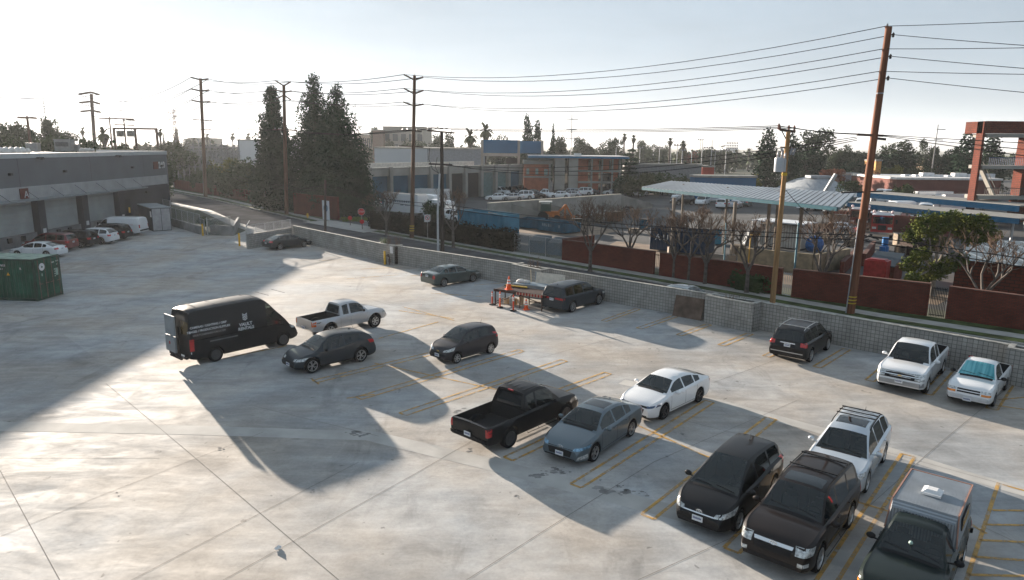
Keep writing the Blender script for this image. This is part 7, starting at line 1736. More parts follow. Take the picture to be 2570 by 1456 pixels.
def divider(topx, topy, fx, fy_top, fy_bot):
    a = V2(G(topx, topy, 2.8)); fb = G(fx, fy_bot); hf = fb.z + (AT(fx, fy_top, fb.y).z); b = V2(fb); d = (b - a).normalized(); n = Vector((-d.y, d.x)) * .13; m = MB(); vs = []
    for s in (1, -1):
        for p, z in ((a, 0), (b, 0), (b, hf), (a, 2.75)): q = p + n * s; vs.append((q.x, q.y, z))
    m.add(vs, [(0, 1, 2, 3)[::-1], (4, 5, 6, 7), (0, 4, 7, 3)[::-1], (1, 2, 6, 5), (3, 7, 6, 2), (0, 1, 5, 4)]); m.build('divider_wall', CONCD, parent=bay)
for a in ((1271, 507, 1377, 539, 557), (1350, 504, 1452, 532, 548), (1463, 492, 1551, 521, 533.6), (1557, 488, 1636, 511.6, 521)): divider(*a)
divider(1226, 531, 1299, 549, 588)
def rolloff(x0, y0, x1, y1, h, wd, label, mat, group='roll off bins in the yard', ribs=9, rim=True, text=None, name='roll_off_bin'):
    a, b = V2(G(x0, y0)), V2(G(x1, y1)); d = (b - a).normalized(); n = Vector((-d.y, d.x)); L = (b - a).length
    o = root(name, (a.x, a.y, 0), label, 'container', group); m = MB()
    m.seg(a, b, .08, .12, h, 0); m.seg(a + n * wd, b + n * wd, .08, .12, h, 0); m.seg(a + n * .05, a + n * (wd - .05), .08, .12, h, 0); m.seg(b + n * .05, b + n * (wd - .05), .08, .12, h, 0); m.prism([tuple(a), tuple(b), tuple(b + n * wd), tuple(a + n * wd)], .1, .2)
    m.build('body', mat, parent=o); m = MB()
    for k in range(ribs + 1): p = a + d * L * k / ribs - n * .05; m.bar((p.x, p.y, .15), (p.x, p.y, h), .09)
    m.bar((*(a - n * .05), h), (*(b - n * .05), h), .12); m.bar((*(b + n * (wd + .05)), h), (*(a + n * (wd + .05)), h), .12); m.build('rib', mat, parent=o)
    if text and not text[0]: m = MB(); [m.seg(a + d * L * q - n * .11, a + d * L * (q + .05) - n * .11, .02, h * .5, h * .78) for q in (.2, .27, .34, .42, .49, .8)]; m.build('worn_lettering', M('worn_pale_paint', (.14, .20, .24), .7, var=.5, scale=3), parent=o)
    elif text: textmesh('graffiti', text[0], text[1], WHITEINK, Matrix.Translation((*(a + d * L * text[2] - n * .11), h * .6)) @ Matrix.Rotation(math.atan2(d.y, d.x), 4, 'Z') @ Matrix.Rotation(math.pi / 2, 4, 'X'), o, world=True)
    return o
rolloff(1299, 572, 1345, 576, 1.25, 2.2, 'dark blue low roll off bin beside the first divider wall', DBLUE)
rolloff(1348, 578, 1416, 588, 1.35, 2.2, 'dark blue roll off bin with faint worn white lettering', DBLUE, text=('', .5, .3))
rolloff(1420, 583, 1454, 584, 1.0, 2.0, 'smallest dark blue roll off bin right of the lettered one', DBLUE)
rolloff(1150, 578, 1264, 596, 2.6, 2.4, 'long light blue open top container behind the clipped hedge', LBLUE, ribs=14)
rolloff(1631, 628, 1700, 635, 2.4, 2.4, 'navy container with white graffiti letters behind the brick wall', NAVY, text=('A U', .9, .42), ribs=8, name='storage_container')
rolloff(1702, 636, 1768, 643, 2.3, 2.4, 'second navy container with a small white label panel', NAVY, ribs=8, name='storage_container')
for x0, y0, x1, y1, lb in ((1326, 636, 1366, 640, 'left dark blue lidded dumpster behind the chain link gate'), (1373, 642, 1405, 646, 'right dark dumpster close against the brick return')):
    a, b = V2(G(x0, y0)), V2(G(x1, y1)); d = (b - a).normalized(); n = Vector((-d.y, d.x)); o = root('dumpster', (a.x, a.y, 0), lb, 'dumpster', 'lidded dumpsters'); m = MB()
    w_ = 1.5; vs = [(*a, .15), (*b, .15), (*(b + n * w_), .15), (*(a + n * w_), .15), (*a, 1.35), (*b, 1.35), (*(b + n * w_), 1.75), (*(a + n * w_), 1.75)]
    m.add(vs, [(3, 2, 1, 0), (0, 1, 5, 4), (1, 2, 6, 5), (2, 3, 7, 6), (3, 0, 4, 7)]); m.build('body', DBLUE, parent=o)
    m = MB(); m.add([(*(a - n * .05), 1.36), (*(b - n * .05), 1.36), (*(b + n * w_), 1.77), (*(a + n * w_), 1.77)], [(0, 1, 2, 3)]); m.build('lid', M('lid_dark', (.03, .05, .06), .5), parent=o)
fence([tuple(G(1290, 634)[:2]), tuple(G(1410, 655)[:2])], 2.0, 'chain link gate in front of the lidded dumpsters')
B_ = G(1294, 628); m = MB(); m.lathe([(.001, 0), (.42, 0), (.42, 1.15), (.3, 1.4), (.001, 1.5)], B_, 14); tag(m.build('water_tank', M('tank_white', (.42, .46, .48), .5, var=.1), smooth=True, angle=50), 'pale upright plastic tank at the end of the clipped hedge', 'tank')
# metal canopy
cc_ = [G(1612, 471.6, 6.2), G(2101, 522.7, 6.0), G(2140, 487, 6.9), G(1686.6, 455.9, 6.9)]
cn = root('metal_canopy', (22, 72, 0), 'long ribbed metal canopy with teal eave on concrete posts', 'canopy'); m = MB()
fl, fr, brr, bll = cc_
for k in range(44):
    q4 = [fl.lerp(fr, k / 44), fl.lerp(fr, (k + 1) / 44), bll.lerp(brr, (k + 1) / 44), bll.lerp(brr, k / 44)]
    m.add(q4 + [v - Vector((0, 0, .12)) for v in q4], [(0, 1, 2, 3), (7, 6, 5, 4), (0, 4, 5, 1), (2, 6, 7, 3)])
ROOFM = M('galvanised_roof', (.30, .33, .36), .4, .3, var=.12, scale=.3); rf = m.build('roof', M('shade_painted_valley', (.10, .115, .13), .5, .3, var=.12, scale=.3), parent=cn)  # valley sheet painted dark to stand for shade between the ribs
m = MB(); n = 44
for k in range(n + 1): t = k / n; p = fl.lerp(fr, t) + Vector((0, 0, .06)); q = bll.lerp(brr, t) + Vector((0, 0, .05)); m.bar(p, q, .36, .08)
m.build('rib', ROOFM, parent=rf)
m = MB(); m.bar(fl + Vector((0, 0, -.08)), fr + Vector((0, 0, -.08)), .2, .3); m.bar(fr + Vector((0, 0, -.1)), brr + Vector((0, 0, -.1)), .12, .3); m.build('gutter', M('teal_gutter', (.03, .13, .17), .5), parent=cn)
POSTC = M('tapered_post_concrete', (.20, .17, .14), .8, var=.12)
for (x, y) in ((1684, 637), (1834, 658), (1919, 652), (1998, 672)):
    B_ = G(x, y); zt = 5.7; m = MB(); m.box((B_.x, B_.y, .35), (.7, .7, .7)); m.tube([(B_.x, B_.y, .7), (B_.x, B_.y, zt)], [.14, .18], 8); m.build('post', POSTC, parent=cn)
for t in (.12, .4, .68, .94): p = bll.lerp(brr, t); MB().cyl((p.x - .8, p.y - .8, 0), (p.x - .8, p.y - .8, p.z - .1), .11, n=8).build('post', POSTC, parent=cn)
B_ = G(1816, 674); m = MB(); m.cyl(B_, AT(1822, 560, B_.y), .07, n=6); tag(m.build('sign_pole', M('teal_pole', (.06, .16, .21), .5)), 'thin teal pole left of a canopy post', 'pole')
B_ = G(1992, 690); m = MB(); m.cyl(B_, AT(2004, 560, B_.y), .09, n=6); tag(m.build('sign_pole', M('teal_pole', (.06, .16, .21), .5)), 'thin teal pole standing behind the barred white gate', 'pole')
B_ = G(1876, 672); T_ = AT(1884, 590, B_.y); m = MB(); m.cyl(B_, T_, .06, n=6); m.bar(T_, T_ + Vector((.8, 0, .05)), .14); tag(m.build('yellow_post', M('yellow_post', (.45, .27, .05), .6)), 'tan yellow post with short arm in front of the pale container', 'post')
# beige retaining wall, pale ribbed container, tarp, tractor
o = root('retaining_wall', (22, 62, 0), 'beige retaining wall below the pale ribbed container', 'wall'); m = MB(); m.seg(G(1850, 668), G(2035, 688), .3, 0, 1.75); m.seg(G(2035, 688), V2(G(2035, 688)) + Vector((5, 4)), .3, 0, 1.7); m.build('wall', M('beige_wall', (.24, .20, .135), .9, var=.2), parent=o)
RIBW = stripemat('pale_ribbed_container', (.30, .29, .26), (.46, .45, .42), .3, .6, .1, bump=.6)
a, b = V2(G(1905, 616)), V2(G(2008, 628)); d = (b - a).normalized(); n = Vector((-d.y, d.x)); o = root('pale_container', (a.x, a.y, 0), 'pale ribbed container under a flat white roof sheet', 'container')
m = MB(); m.prism([tuple(a), tuple(b), tuple(b + n * 2.4), tuple(a + n * 2.4)], .1, 2.5); m.build('body', RIBW, parent=o); a2 = a - n * .8 - d * .8; b2 = b - n * .8 + d * .4; m = MB(); m.prism([tuple(a2), tuple(b2), tuple(b2 + n * 3.4), tuple(a2 + n * 3.4)], 2.75, 2.87); m.build('roof_sheet', M('white_sheet', (.60, .62, .64), .5), parent=o)
for p in (a2 + d * .2, b2 - d * .2): MB().cyl((p.x, p.y, 0), (p.x, p.y, 2.75), .06, n=6).build('post', RAILM, parent=o)
p = b + n * .6 + d * 1.2; m = MB(); m.ball((p.x, p.y, .7), 1.0, 12, 8, (1.0, .6, .95)); tag(m.build('blue_tarp', M('tarp_blue', (.02, .10, .28), .5, var=.4, scale=3, bump=1), smooth=True, angle=80), 'bright blue tarp draped bundle beside the pale ribbed container', 'tarp')
p = a + d * .2 - n * .4; m = MB(); m.box((p.x - 1, p.y, .6), (1.2, .9, 1.1)); m.box((p.x - 1, p.y, 1.35), (.7, .6, .4)); m.cyl((p.x - 1.5, p.y - .5, .3), (p.x - 1.5, p.y + .5, .3), .3); tag(m.build('compressor', M('machine_grey', (.12, .13, .14), .6, var=.3)), 'small grey machine left of the pale ribbed container', 'machine')
def tractor():
    B_ = G(1376, 566); x, y = B_.x, B_.y + 5; o = root('tractor', (x, y, 0), 'orange backhoe tractor with pale canopy roof between bay dividers', 'tractor')
    OR = M('tractor_orange', (.42, .13, .03), .6, var=.2); m = MB(); m.box((x + .6, y, 1.1), (2.4, .9, .8)); m.box((x + 2.6, y, 1.5), (.3, .3, 2.0)); m.bar((x + 1.4, y, 1.2), (x + 2.7, y, 2.4), .25); m.bar((x + 2.7, y, 2.4), (x + 3.6, y, .8), .22); m.box((x + 3.7, y, .6), (.6, .8, .5)); m.build('body', OR, parent=o)
    m = MB()
    for sx, sy in ((-.9, -.5), (-.9, .5), (.5, -.5), (.5, .5)): m.bar((x + sx, y + sy, 1.4), (x + sx, y + sy, 2.75), .08)
    m.box((x - .2, y, 2.0), (1.3, .9, 1.1)); m.build('cab', M('cab_green_glass', (.03, .06, .05), .3), parent=o); MB().box((x - .2, y, 2.85), (1.8, 1.3, .14)).build('canopy', M('cab_roof', (.5, .5, .47), .5), parent=o)
    for sx, r_ in ((-.6, .75), (1.4, .5)):
        for sy in (-.7, .7): MB().lathe([(.001, -.15), (r_, -.15), (r_, .15), (.001, .15)], (x + sx, y + sy, r_), 16, axis='Y').build('wheel', RUB, parent=o)
tractor()
rr = random.Random(9)
for k, (x, y, lb) in enumerate(((1490, 540, 'heap of pale scrap pipes in the third storage bay'), (1515, 548, 'heap of white rubble and pipes at the bay mouth'), (1418, 552, 'heap of brown mulch in the second storage bay'), (2120, 600, 'tangled pile of dark scrap beside the fire engines'), (1540, 528, 'low pile of dark scrap in the last storage bay'))):
    c = G(x, y); m = MB()
    for j in range(60): p = c + Vector((rr.gauss(0, 1.3), rr.gauss(0, 1.5), 0)); q = p + Vector((rr.uniform(-1.6, 1.6), rr.uniform(-.6, .6), rr.uniform(0, .7))); m.bar(p + Vector((0, 0, rr.uniform(0, .8))), q, rr.uniform(.06, .22))
    tag(m.build('scrap_heap', [M('scrap_pale', (.35, .34, .32), .8, var=.4), M('scrap_pale', (.35, .34, .32), .8), RUST, M('scrap_dark', (.07, .07, .07), .8, var=.5), M('scrap_dark', (.07, .07, .07), .8)][k], uv=False), lb, 'scrap heap')
for k, (x, y) in enumerate([(1335, 539), (1290, 545), (1395, 530), (1480, 512)]):
    c = G(x, y); m = MB(); rr2 = random.Random(k + 50); m.lathe([(1.9, 0), (1.3, .7), (.5, 1.2), (.001, 1.35)], c, 12); m.v = [(v[0] + rr2.uniform(-.15, .15), v[1] + rr2.uniform(-.15, .15), v[2]) for v in m.v]
    tag(m.build('gravel_heap', DIRT, smooth=True, angle=80), 'conical soil heap in the ' + ['first', 'leftmost', 'second', 'third'][k] + ' storage bay', 'soil heap')
def pallet(px, py, n, lab, rz, mt, name='pallet_stack', cat='pallets'):
    c = G(px, py); m = MB()
    for k in range(n):
        for q in range(5): m.box((c.x + (-.5 + q * .25) * math.cos(rz), c.y + (-.5 + q * .25) * math.sin(rz), .12 + k * .15), (.16, 1.1, .025), rz)
        for q in (-.48, 0, .48): m.box((c.x - q * math.sin(rz), c.y + q * math.cos(rz), .06 + k * .15), (1.15, .08, .09), rz)
    tag(m.build(name, mt, uv=False), lab, cat)
PW = M('grey_pallet_wood', (.20, .16, .12), .9, var=.3, scale=4); PB = M('crate_board', (.12, .09, .06), .9, var=.3)
for a in ((1470, 566, 6, 'grey wooden pallet stack right of the smallest roll off bin', .4), (1500, 560, 9, 'taller wooden pallet stack at the open yard edge', .9), (1590, 585, 4, 'low pallet stack behind the narrow bare tree', .2), (1850, 640, 7, 'wooden pallet stack against the beige retaining wall', .6), (2075, 612, 8, 'wooden pallet stack left of the blue tarp bundle', 1.1), (2135, 618, 5, 'short pallet stack beside the tallest pole foot in the yard', .3), (2260, 640, 7, 'pallet stack right of the blue barrels', .8)): pallet(*a, PW)
for k, (x, y, w_, h_, lb, mt) in enumerate(((1445, 572, 1.4, 1.1, 'dark slatted crate beside the smallest roll off bin', PB), (1540, 556, 2.2, 1.3, 'rusty open scrap skip at the last bay mouth', RUST), (1620, 575, 1.6, 1.2, 'dark green tool crate left of the navy containers', DBLUE), (1790, 612, 1.8, 1.6, 'blue grey equipment box right of the navy containers', LBLUE), (2062, 590, 2.0, 1.4, 'dark steel box behind the blue tarp bundle', STL), (2108, 575, 2.4, 1.8, 'grey machine skid left of the faded fire engine', CONCD), (2265, 618, 1.8, 1.3, 'pale crate right of the bright fire engine', PW), (2290, 640, 2.2, 1.5, 'dark box half hidden by the leafy tree', STL), (1930, 585, 2.2, 1.5, 'rusty brown box behind the pale ribbed container', RUST), (2320, 618, 2.6, 1.6, 'grey machine box behind the leafy tree crown', CONCD))):
    c = G(x, y); o = root('equipment_crate', (c.x, c.y, 0), lb, 'crate'); MB().box((c.x, c.y, h_ / 2 + .08), (w_, w_ * .7, h_), k * .5).build('body', mt, parent=o); m = MB(); m.box((c.x, c.y, h_ + .12), (w_ * 1.05, w_ * .75, .07), k * .5)
    for q in (-1, 0, 1): u_ = Vector((math.cos(k * .5), math.sin(k * .5))) * w_ * .42 * q; m.box((c.x + u_.x, c.y + u_.y, h_ / 2 + .06), (.08, w_ * .74, h_), k * .5)
    m.build('frame', BLK, parent=o)
# dark bin shed with red cover, barrels, brick pen
a, b = V2(G(2168, 700)), V2(G(2240, 709)); d = (b - a).normalized(); n = Vector((-d.y, d.x)); o = root('bin_enclosure', (a.x, a.y, 0), 'dark roofed bin enclosure with red brick side behind the tallest pole', 'shed')
m = MB(); m.prism([tuple(a), tuple(b), tuple(b + n * 2.6), tuple(a + n * 2.6)], 0, 1.3); m.build('wall', REDBRICK, parent=o); m = MB(); a3, b3 = a - n * .1, b - n * .1; m.add([(*a3, 1.32), (*b3, 1.32), (*(b3 + n * 2.9), 2.1), (*(a3 + n * 2.9), 2.1), (*a3, 1.25), (*b3, 1.25), (*(b3 + n * 2.9), 2.02), (*(a3 + n * 2.9), 2.02)], [(0, 1, 2, 3), (0, 4, 5, 1), (1, 5, 6, 2), (7, 6, 5, 4)]); m.build('roof', M('dark_slate_roof', (.03, .045, .06), .6), parent=o)
c = G(2203, 716); m = MB(); m.box((c.x + .6, c.y + 1.6, .85), (1.7, 1.2, 1.9), R(-42)); m.box((c.x + .6, c.y + 1.6, 1.85), (1.5, 1.05, .12), R(-42), taper=.8); tag(m.build('red_bin', M('red_plastic_cover', (.26, .02, .02), .45, var=.2, scale=4)), 'bright red covered bin in front of the dark roofed enclosure', 'bin')
for k, (x, y) in enumerate(((2212, 641), (2220, 640), (2216, 625))): c = G(x, y) if k < 2 else G(2217, 640); z = 0 if k < 2 else .92; m = MB(); m.lathe([(.001, z), (.3, z), (.3, z + .9), (.001, z + .9)], c, 12); tag(m.build('barrel', M('barrel_blue', (.02, .14, .36), .4), smooth=True, angle=50), ['left blue plastic barrel on the ground by the brick pen', 'right blue plastic barrel on the ground by the brick pen', 'blue plastic barrel stacked on top of the two others'][k], 'barrel')
bwall(G(2110, 690), G(2160, 640), 'low tan topped brick wall of the pen left of the tallest pole', h=1.1, pil=0); bwall(G(2165, 668), G(2190, 632), 'low tan topped brick wall of the pen right of the tallest pole', h=1.1, pil=0)
# white corrugated sheet roof and shed at right behind the brick wall
a, b = V2(G(2390, 720)), V2(G(2600, 745)); d = (b - a).normalized(); n = Vector((-d.y, d.x)); o = root('yard_shed', (a.x, a.y, 0), 'low orange brown shed with pale sloping roof behind the leafy tree', 'shed'); m = MB(); m.prism([tuple(a), tuple(b), tuple(b + n * 7), tuple(a + n * 7)], 0, 2.2); m.build('wall', BIGBRICK, parent=o)
m = MB(); m.add([(*(a - n * .3), 2.25), (*(b - n * .3), 2.25), (*(b + n * 7.2), 3.3), (*(a + n * 7.2), 3.3)], [(0, 1, 2, 3)]); m.build('roof', stripemat('pale_sheet_roof', (.12, .15, .17), (.34, .38, .40), 1.1, .5, .2, axis='X', duty=.85), parent=o)
# ------------------------------------------------------------------ vehicles in the far yards
FARP = {}
def farcar(kind, col):
    key = (kind, col)
    if key not in FARP:
        base = {'sedan': SEDAN, 'suv': SUV, 'pickup': PICKUP, 'van': VAN}[kind]; d = dict(base)
        for k in ('seams', 'handles', 'fplate', 'mirror', 'intake', 'fbump', 'rbump', 'grille'): d.pop(k, None)
        d['far'] = 1; d['paint'] = {'w': P_WHITE, 'd': P_DGREY, 's': P_SILV, 'g': P_GREEN, 'r': P_RED, 'k': P_BLK2}[col]
        FARP[key] = d
    return FARP[key]
FARBUILT = {}
def far(kind, col, px, py, hd, label, cat='car', group='vehicles parked in the far yards'):
    p = G(px, py); key = (kind, col); nm = {'sedan': 'sedan_car', 'suv': 'suv', 'pickup': 'pickup_truck', 'van': 'white_van'}[kind]
    if key not in FARBUILT: FARBUILT[key] = Car(nm, label, cat, farcar(kind, col), (p.x, p.y), R(hd), group).root
    else:
        c = copy_tree(FARBUILT[key]); c.location = (p.x, p.y, 0); c.rotation_euler = (0, 0, R(hd)); c['label'] = label; c['category'] = cat
FV = [
 ('suv', 'w', 1254, 489, -35, 'white and dark patrol suv first in the row at the hall doors'), ('suv', 'd', 1281, 488, -35, 'dark suv next to the white patrol suv at the hall doors'), ('suv', 'g', 1297, 486.5, -35, 'grey green suv third in the row at the hall doors'), ('suv', 'k', 1314, 486, -35, 'black suv nearest the brick office in the hall row'),
 ('sedan', 'g', 1333, 492, 200, 'grey green sedan left of the white tow truck'), ('pickup', 'w', 1368, 495, 190, 'white tow truck in front of the brick office'), ('sedan', 'k', 1400, 493, 200, 'black sedan right of the white tow truck'), ('suv', 's', 1426, 493, 195, 'silver suv in front of the concrete stair tower'), ('suv', 'w', 1460, 490, 185, 'white suv in front of the office brick bay'), ('sedan', 'd', 1478, 490, 190, 'dark sedan right of the white suv by the office'),
 ('sedan', 'w', 1246, 503, 190, 'white sedan behind the left end of the bay wall'), ('sedan', 's', 1285, 503, 190, 'silver sedan behind the bay wall left part'), ('suv', 'w', 1310, 500, 190, 'white suv with dark roof behind the bay wall'), ('sedan', 'k', 1340, 499.5, 190, 'black sedan behind the middle of the bay wall'), ('sedan', 'w', 1402, 497, 190, 'white sedan partly hidden by the bay wall coping'), ('sedan', 's', 1430, 496, 190, 'silver sedan partly hidden by the bay wall coping'),
 ('sedan', 'w', 1536, 489, 190, 'white sedan at the right end of the brick office'), ('suv', 'k', 1563, 490, 10, 'black suv at the end of the bay wall'), ('sedan', 'd', 1583, 492, 240, 'dark sedan left of the white suv under the olive tree'), ('suv', 'w', 1606, 492.5, 240, 'white suv parked beneath the large olive tree'), ('sedan', 'k', 1640, 487, 240, 'black sedan in the shade behind the metal canopy'), ('sedan', 's', 1655, 486, 240, 'silver sedan in the shade behind the metal canopy'), ('sedan', 'd', 1672, 484, 240, 'dark sedan farthest in the shade behind the canopy'),
 ('pickup', 'w', 1716, 502, 200, 'white pickup framed by the left canopy posts'), ('suv', 'k', 1712, 514, 200, 'black suv just in front of the framed white pickup'), ('van', 'w', 1755, 503, 240, 'white van under the middle of the metal canopy'), ('suv', 'w', 1762, 514, 240, 'white suv under the middle of the metal canopy'), ('sedan', 's', 1795, 507, 240, 'silver sedan under the metal canopy'), ('suv', 'w', 1815, 522, 60, 'white suv beside the thin teal pole'), ('sedan', 'g', 1870, 517, 60, 'grey green sedan left of the tan pole'), ('sedan', 's', 1845, 522, 60, 'silver sedan behind the bare trees by the tan pole'),
 ('pickup', 'w', 2197, 508, 265, 'white pickup leftmost between the two long canopies'), ('van', 'w', 2222, 510, 265, 'white van second between the two long canopies'), ('sedan', 'w', 2238, 515, 260, 'white sedan in front of the second van'), ('suv', 'w', 2254, 512, 265, 'white suv between the van and the box truck'), ('pickup', 's', 2275, 516, 200, 'silver pickup before the low white box truck'), ('sedan', 'k', 2292, 514, 265, 'black sedan right of the box truck'),
 ('van', 'w', 2160, 540, 240, 'white van under the near long canopy left end'), ('suv', 'w', 2190, 545, 240, 'white suv under the near long canopy'), ('pickup', 'k', 2212, 545, 200, 'black pickup under the near long canopy'), ('van', 'w', 2248, 549, 200, 'white van in the middle of the near long canopy'), ('sedan', 'r', 2275, 550, 240, 'red car under the near long canopy'), ('van', 'w', 2318, 556, 240, 'white van right under the near long canopy'), ('suv', 'k', 2300, 552, 240, 'black suv between two white vans under the canopy'),
 ('suv', 'w', 922, 521, 200, 'white and black patrol suv by the hall beyond the stop sign'), ('suv', 'k', 900, 523, 200, 'black suv left of the patrol suv beyond the stop sign'), ('suv', 's', 880, 526, 200, 'grey suv half hidden by the broad conifer'),
 ('van', 'w', 1100, 548, 130, 'white van nose behind the dark green tree'), ('pickup', 'w', 1140, 556, 130, 'white pickup left of the light blue container'), ('van', 'w', 1075, 530, 130, 'white van just right of the box trailer'), ('suv', 'k', 1290, 478, 20, 'black suv small between the hall and office'),
 ('sedan', 'w', 2142, 500, 240, 'white sedan seen left of the tallest pole'), ('suv', 'k', 2070, 528, 200, 'black suv under the right end of the metal canopy'), ('van', 'w', 2040, 527, 200, 'white van under the right end of the metal canopy'), ('pickup', 'k', 2095, 540, 220, 'black pickup in front of the near canopy end'), ('sedan', 's', 2105, 585, 130, 'silver car among the scrap beside the fire engines')]
for kd, cl, x, y, hd, lb in FV: far(kd, cl, x, y, hd, lb, {'sedan': 'car', 'suv': 'suv', 'pickup': 'pickup truck', 'van': 'van'}[kd])
def boxbody(name, cat, px, py, hd, L, W_, H, label, mat, wins=None, text=None, cab=True, group=None, winmat=None):
    p = G(px, py); o = root(name, (p.x, p.y, 0), label, cat, group, R(hd)); m = MB(); m.box((0, 0, .55 + (H - .55) / 2), (L, W_, H - .55)); bd = m.build('body', mat, parent=o, world=False)
    bpy.context.view_layer.update()
    if cab: m = MB(); m.add([(L / 2, -W_ / 2 + .1, .5), (L / 2 + 1.9, -W_ / 2 + .15, .5), (L / 2 + 1.9, W_ / 2 - .15, .5), (L / 2, W_ / 2 - .1, .5), (L / 2, -W_ / 2 + .1, 2.2), (L / 2 + 1.0, -W_ / 2 + .2, 2.1), (L / 2 + 1.0, W_ / 2 - .2, 2.1), (L / 2, W_ / 2 - .1, 2.2), (L / 2 + 1.9, -W_ / 2 + .15, 1.2), (L / 2 + 1.9, W_ / 2 - .15, 1.2)], [(0, 1, 8, 5, 4), (3, 7, 6, 9, 2), (1, 2, 9, 8), (4, 5, 6, 7), (0, 3, 2, 1)]); m.build('cab', mat, parent=o, world=False); m = MB(); m.add([(L / 2 + 1.03, -W_ / 2 + .3, 2.03), (L / 2 + 1.8, -W_ / 2 + .3, 1.3), (L / 2 + 1.8, W_ / 2 - .3, 1.3), (L / 2 + 1.03, W_ / 2 - .3, 2.03)], [(0, 1, 2, 3)]); m.v = [(v[0] + .03, v[1], v[2] + .03) for v in m.v]; m.build('windshield', GLASS, parent=o, world=False)
    if wins:
        for sg in (1, -1):
            for k in range(wins): x = -L / 2 + L * (k + .6) / (wins + .2); MB().box((x, sg * (W_ / 2 + .005), H * .66), (L / wins * .62, .03, H * .28)).build('side_window', GLASS, parent=o, world=False)
    for x in (-L * .3, L * .32 if not cab else L / 2 + 1.0):
        for sg in (1, -1): MB().lathe([(.001, -.14), (.42, -.14), (.42, .14), (.001, .14)], (x, sg * (W_ / 2 - .15), .42), 14, axis='Y').build('wheel', RUB, parent=o, world=False)
    if text:
        m = MB(); [m.box((q, W_ / 2 + .01, H * .66), (.30, .02, .30)) for q in [-2.0 + .42 * j for j in range(9)]]; [m.box((q, W_ / 2 + .01, H * .50), (.24, .02, .16)) for q in (-1.6, -1.3, -1.0, -.4, -.1)]; m.build('blurred_lettering', M('faded_blue_ink', (.16, .19, .24), .7), parent=o, world=False)
    return o
boxbody('box_trailer', 'trailer', 1018, 540, 150, 6.5, 2.4, 3.3, 'white box trailer with dark lettering behind the clipped hedge', P_WHITE, cab=False, text=1)
boxbody('box_truck', 'truck', 1085, 520, 160, 5.5, 2.4, 3.2, 'white box truck between the brown pole and dark green tree', P_WHITE)
boxbody('shuttle_bus', 'bus', 2332, 522, 190, 7.2, 2.4, 3.1, 'white shuttle bus with dark windows left of the brick tower', P_WHITE, wins=6); boxbody('shuttle_bus', 'bus', 2398, 530, 190, 7.2, 2.4, 3.0, 'second white shuttle bus partly behind the brick tower', P_WHITE, wins=6)
boxbody('box_truck', 'truck', 2284, 517, 200, 3.6, 2.1, 2.4, 'low white box truck left of the shuttle buses', P_WHITE)
boxbody('box_truck', 'truck', 2130, 520, 250, 4.5, 2.3, 2.8, 'white box truck just left of the tallest pole', P_WHITE)
# fire engines facing the camera
FRED = M('fire_engine_red', (.26, .010, .012), .35, .1, coat=1)
def engine(px, py, hd, label, fade=False):
    p = G(px, py); mt = M('faded_engine_red', (.12, .035, .03), .6) if fade else FRED; o = root('fire_engine', (p.x, p.y, 0), label, 'fire truck', 'fire engines', R(hd)); m = MB()
    m.box((3.0, 0, 1.75), (1.6, 2.4, 2.1)); m.box((-1.0, 0, 1.65), (6.3, 2.35, 1.9)); m.build('body', mt, parent=o, world=False)
    MB().box((3.815, 0, 2.2), (.03, 2.15, .85)).build('windshield', GLASS, parent=o, world=False); MB().box((3.0, 0, 2.84), (1.5, 2.2, .1)).box((3.3, 0, 2.98), (.4, 1.7, .18)).build('roof', P_WHITE, parent=o, world=False)
    MB().box((3.95, 0, .62), (.35, 2.45, .3)).build('front_bumper', CHROME, parent=o, world=False); MB().box((3.83, 0, 1.3), (.03, .9, .6)).build('grille', BLK, parent=o, world=False)
    for sg in (1, -1):
        MB().box((3.83, sg * .85, 1.25), (.04, .45, .25)).build('headlight', LAMPC, parent=o, world=False); m = MB(); m.bar((3.6, sg * 1.2, 2.3), (3.8, sg * 1.5, 2.3), .05); m.box((3.8, sg * 1.5, 2.1), (.08, .2, .5)); m.build('side_mirror', BLK, parent=o, world=False)
        m = MB(); m.ball((3.2, sg * 1.0, 3.2), .18, 8, 6); m.build('beacon', M('beacon_white', (.6, .45, .45), .3), parent=o, world=False)
        for x in (2.9, -2.4): MB().lathe([(.001, -.15), (.52, -.15), (.52, .15), (.001, .15)], (x, sg * 1.08, .52), 16, axis='Y').build('wheel', RUB, parent=o, world=False)
engine(2209, 590, 243, 'bright red fire engine facing the lot right of the tallest pole'); engine(2155, 572, 243, 'faded red fire engine left of the tallest pole', True)

# ------------------------------------------------------------------ buildings beyond the yard
HB = M('hall_door_blue', (.03, .085, .13), .6, var=.2, scale=.3); HBD = M('hall_door_green_grey', (.10, .16, .16), .6, var=.15); HC = M('hall_concrete', (.26, .25, .225), .85, var=.15, scale=.3); SCREENB = M('screen_blue', (.02, .10, .20), .6, var=.06, scale=.3)
hx = [905, 920, 973, 1025, 1075, 1122, 1163, 1203, 1239, 1272, 1305]; ha, hb_ = Vector((-27.5, 122)), Vector((1.6, 160))
def hallpt(px):   # point on the hall face seen at column px
    t_ = (px - 1284.5) / 1787; d = hb_ - ha; k = (t_ * ha.y - ha.x) / (d.x - t_ * d.y); return ha + d * k
hall = root('maintenance_hall', (ha.x, ha.y, 0), 'long concrete hall with tall blue bay doors and roof deck', 'building'); d = (hb_ - ha).normalized(); n = Vector((-d.y, d.x))
m = MB(); p0 = hallpt(895); m.prism([tuple(p0 + n * .6), tuple(hb_ + n * .6), tuple(hb_ + n * 18), tuple(p0 + n * 18)], 0, 5.2); m.build('wall', HC, parent=hall)
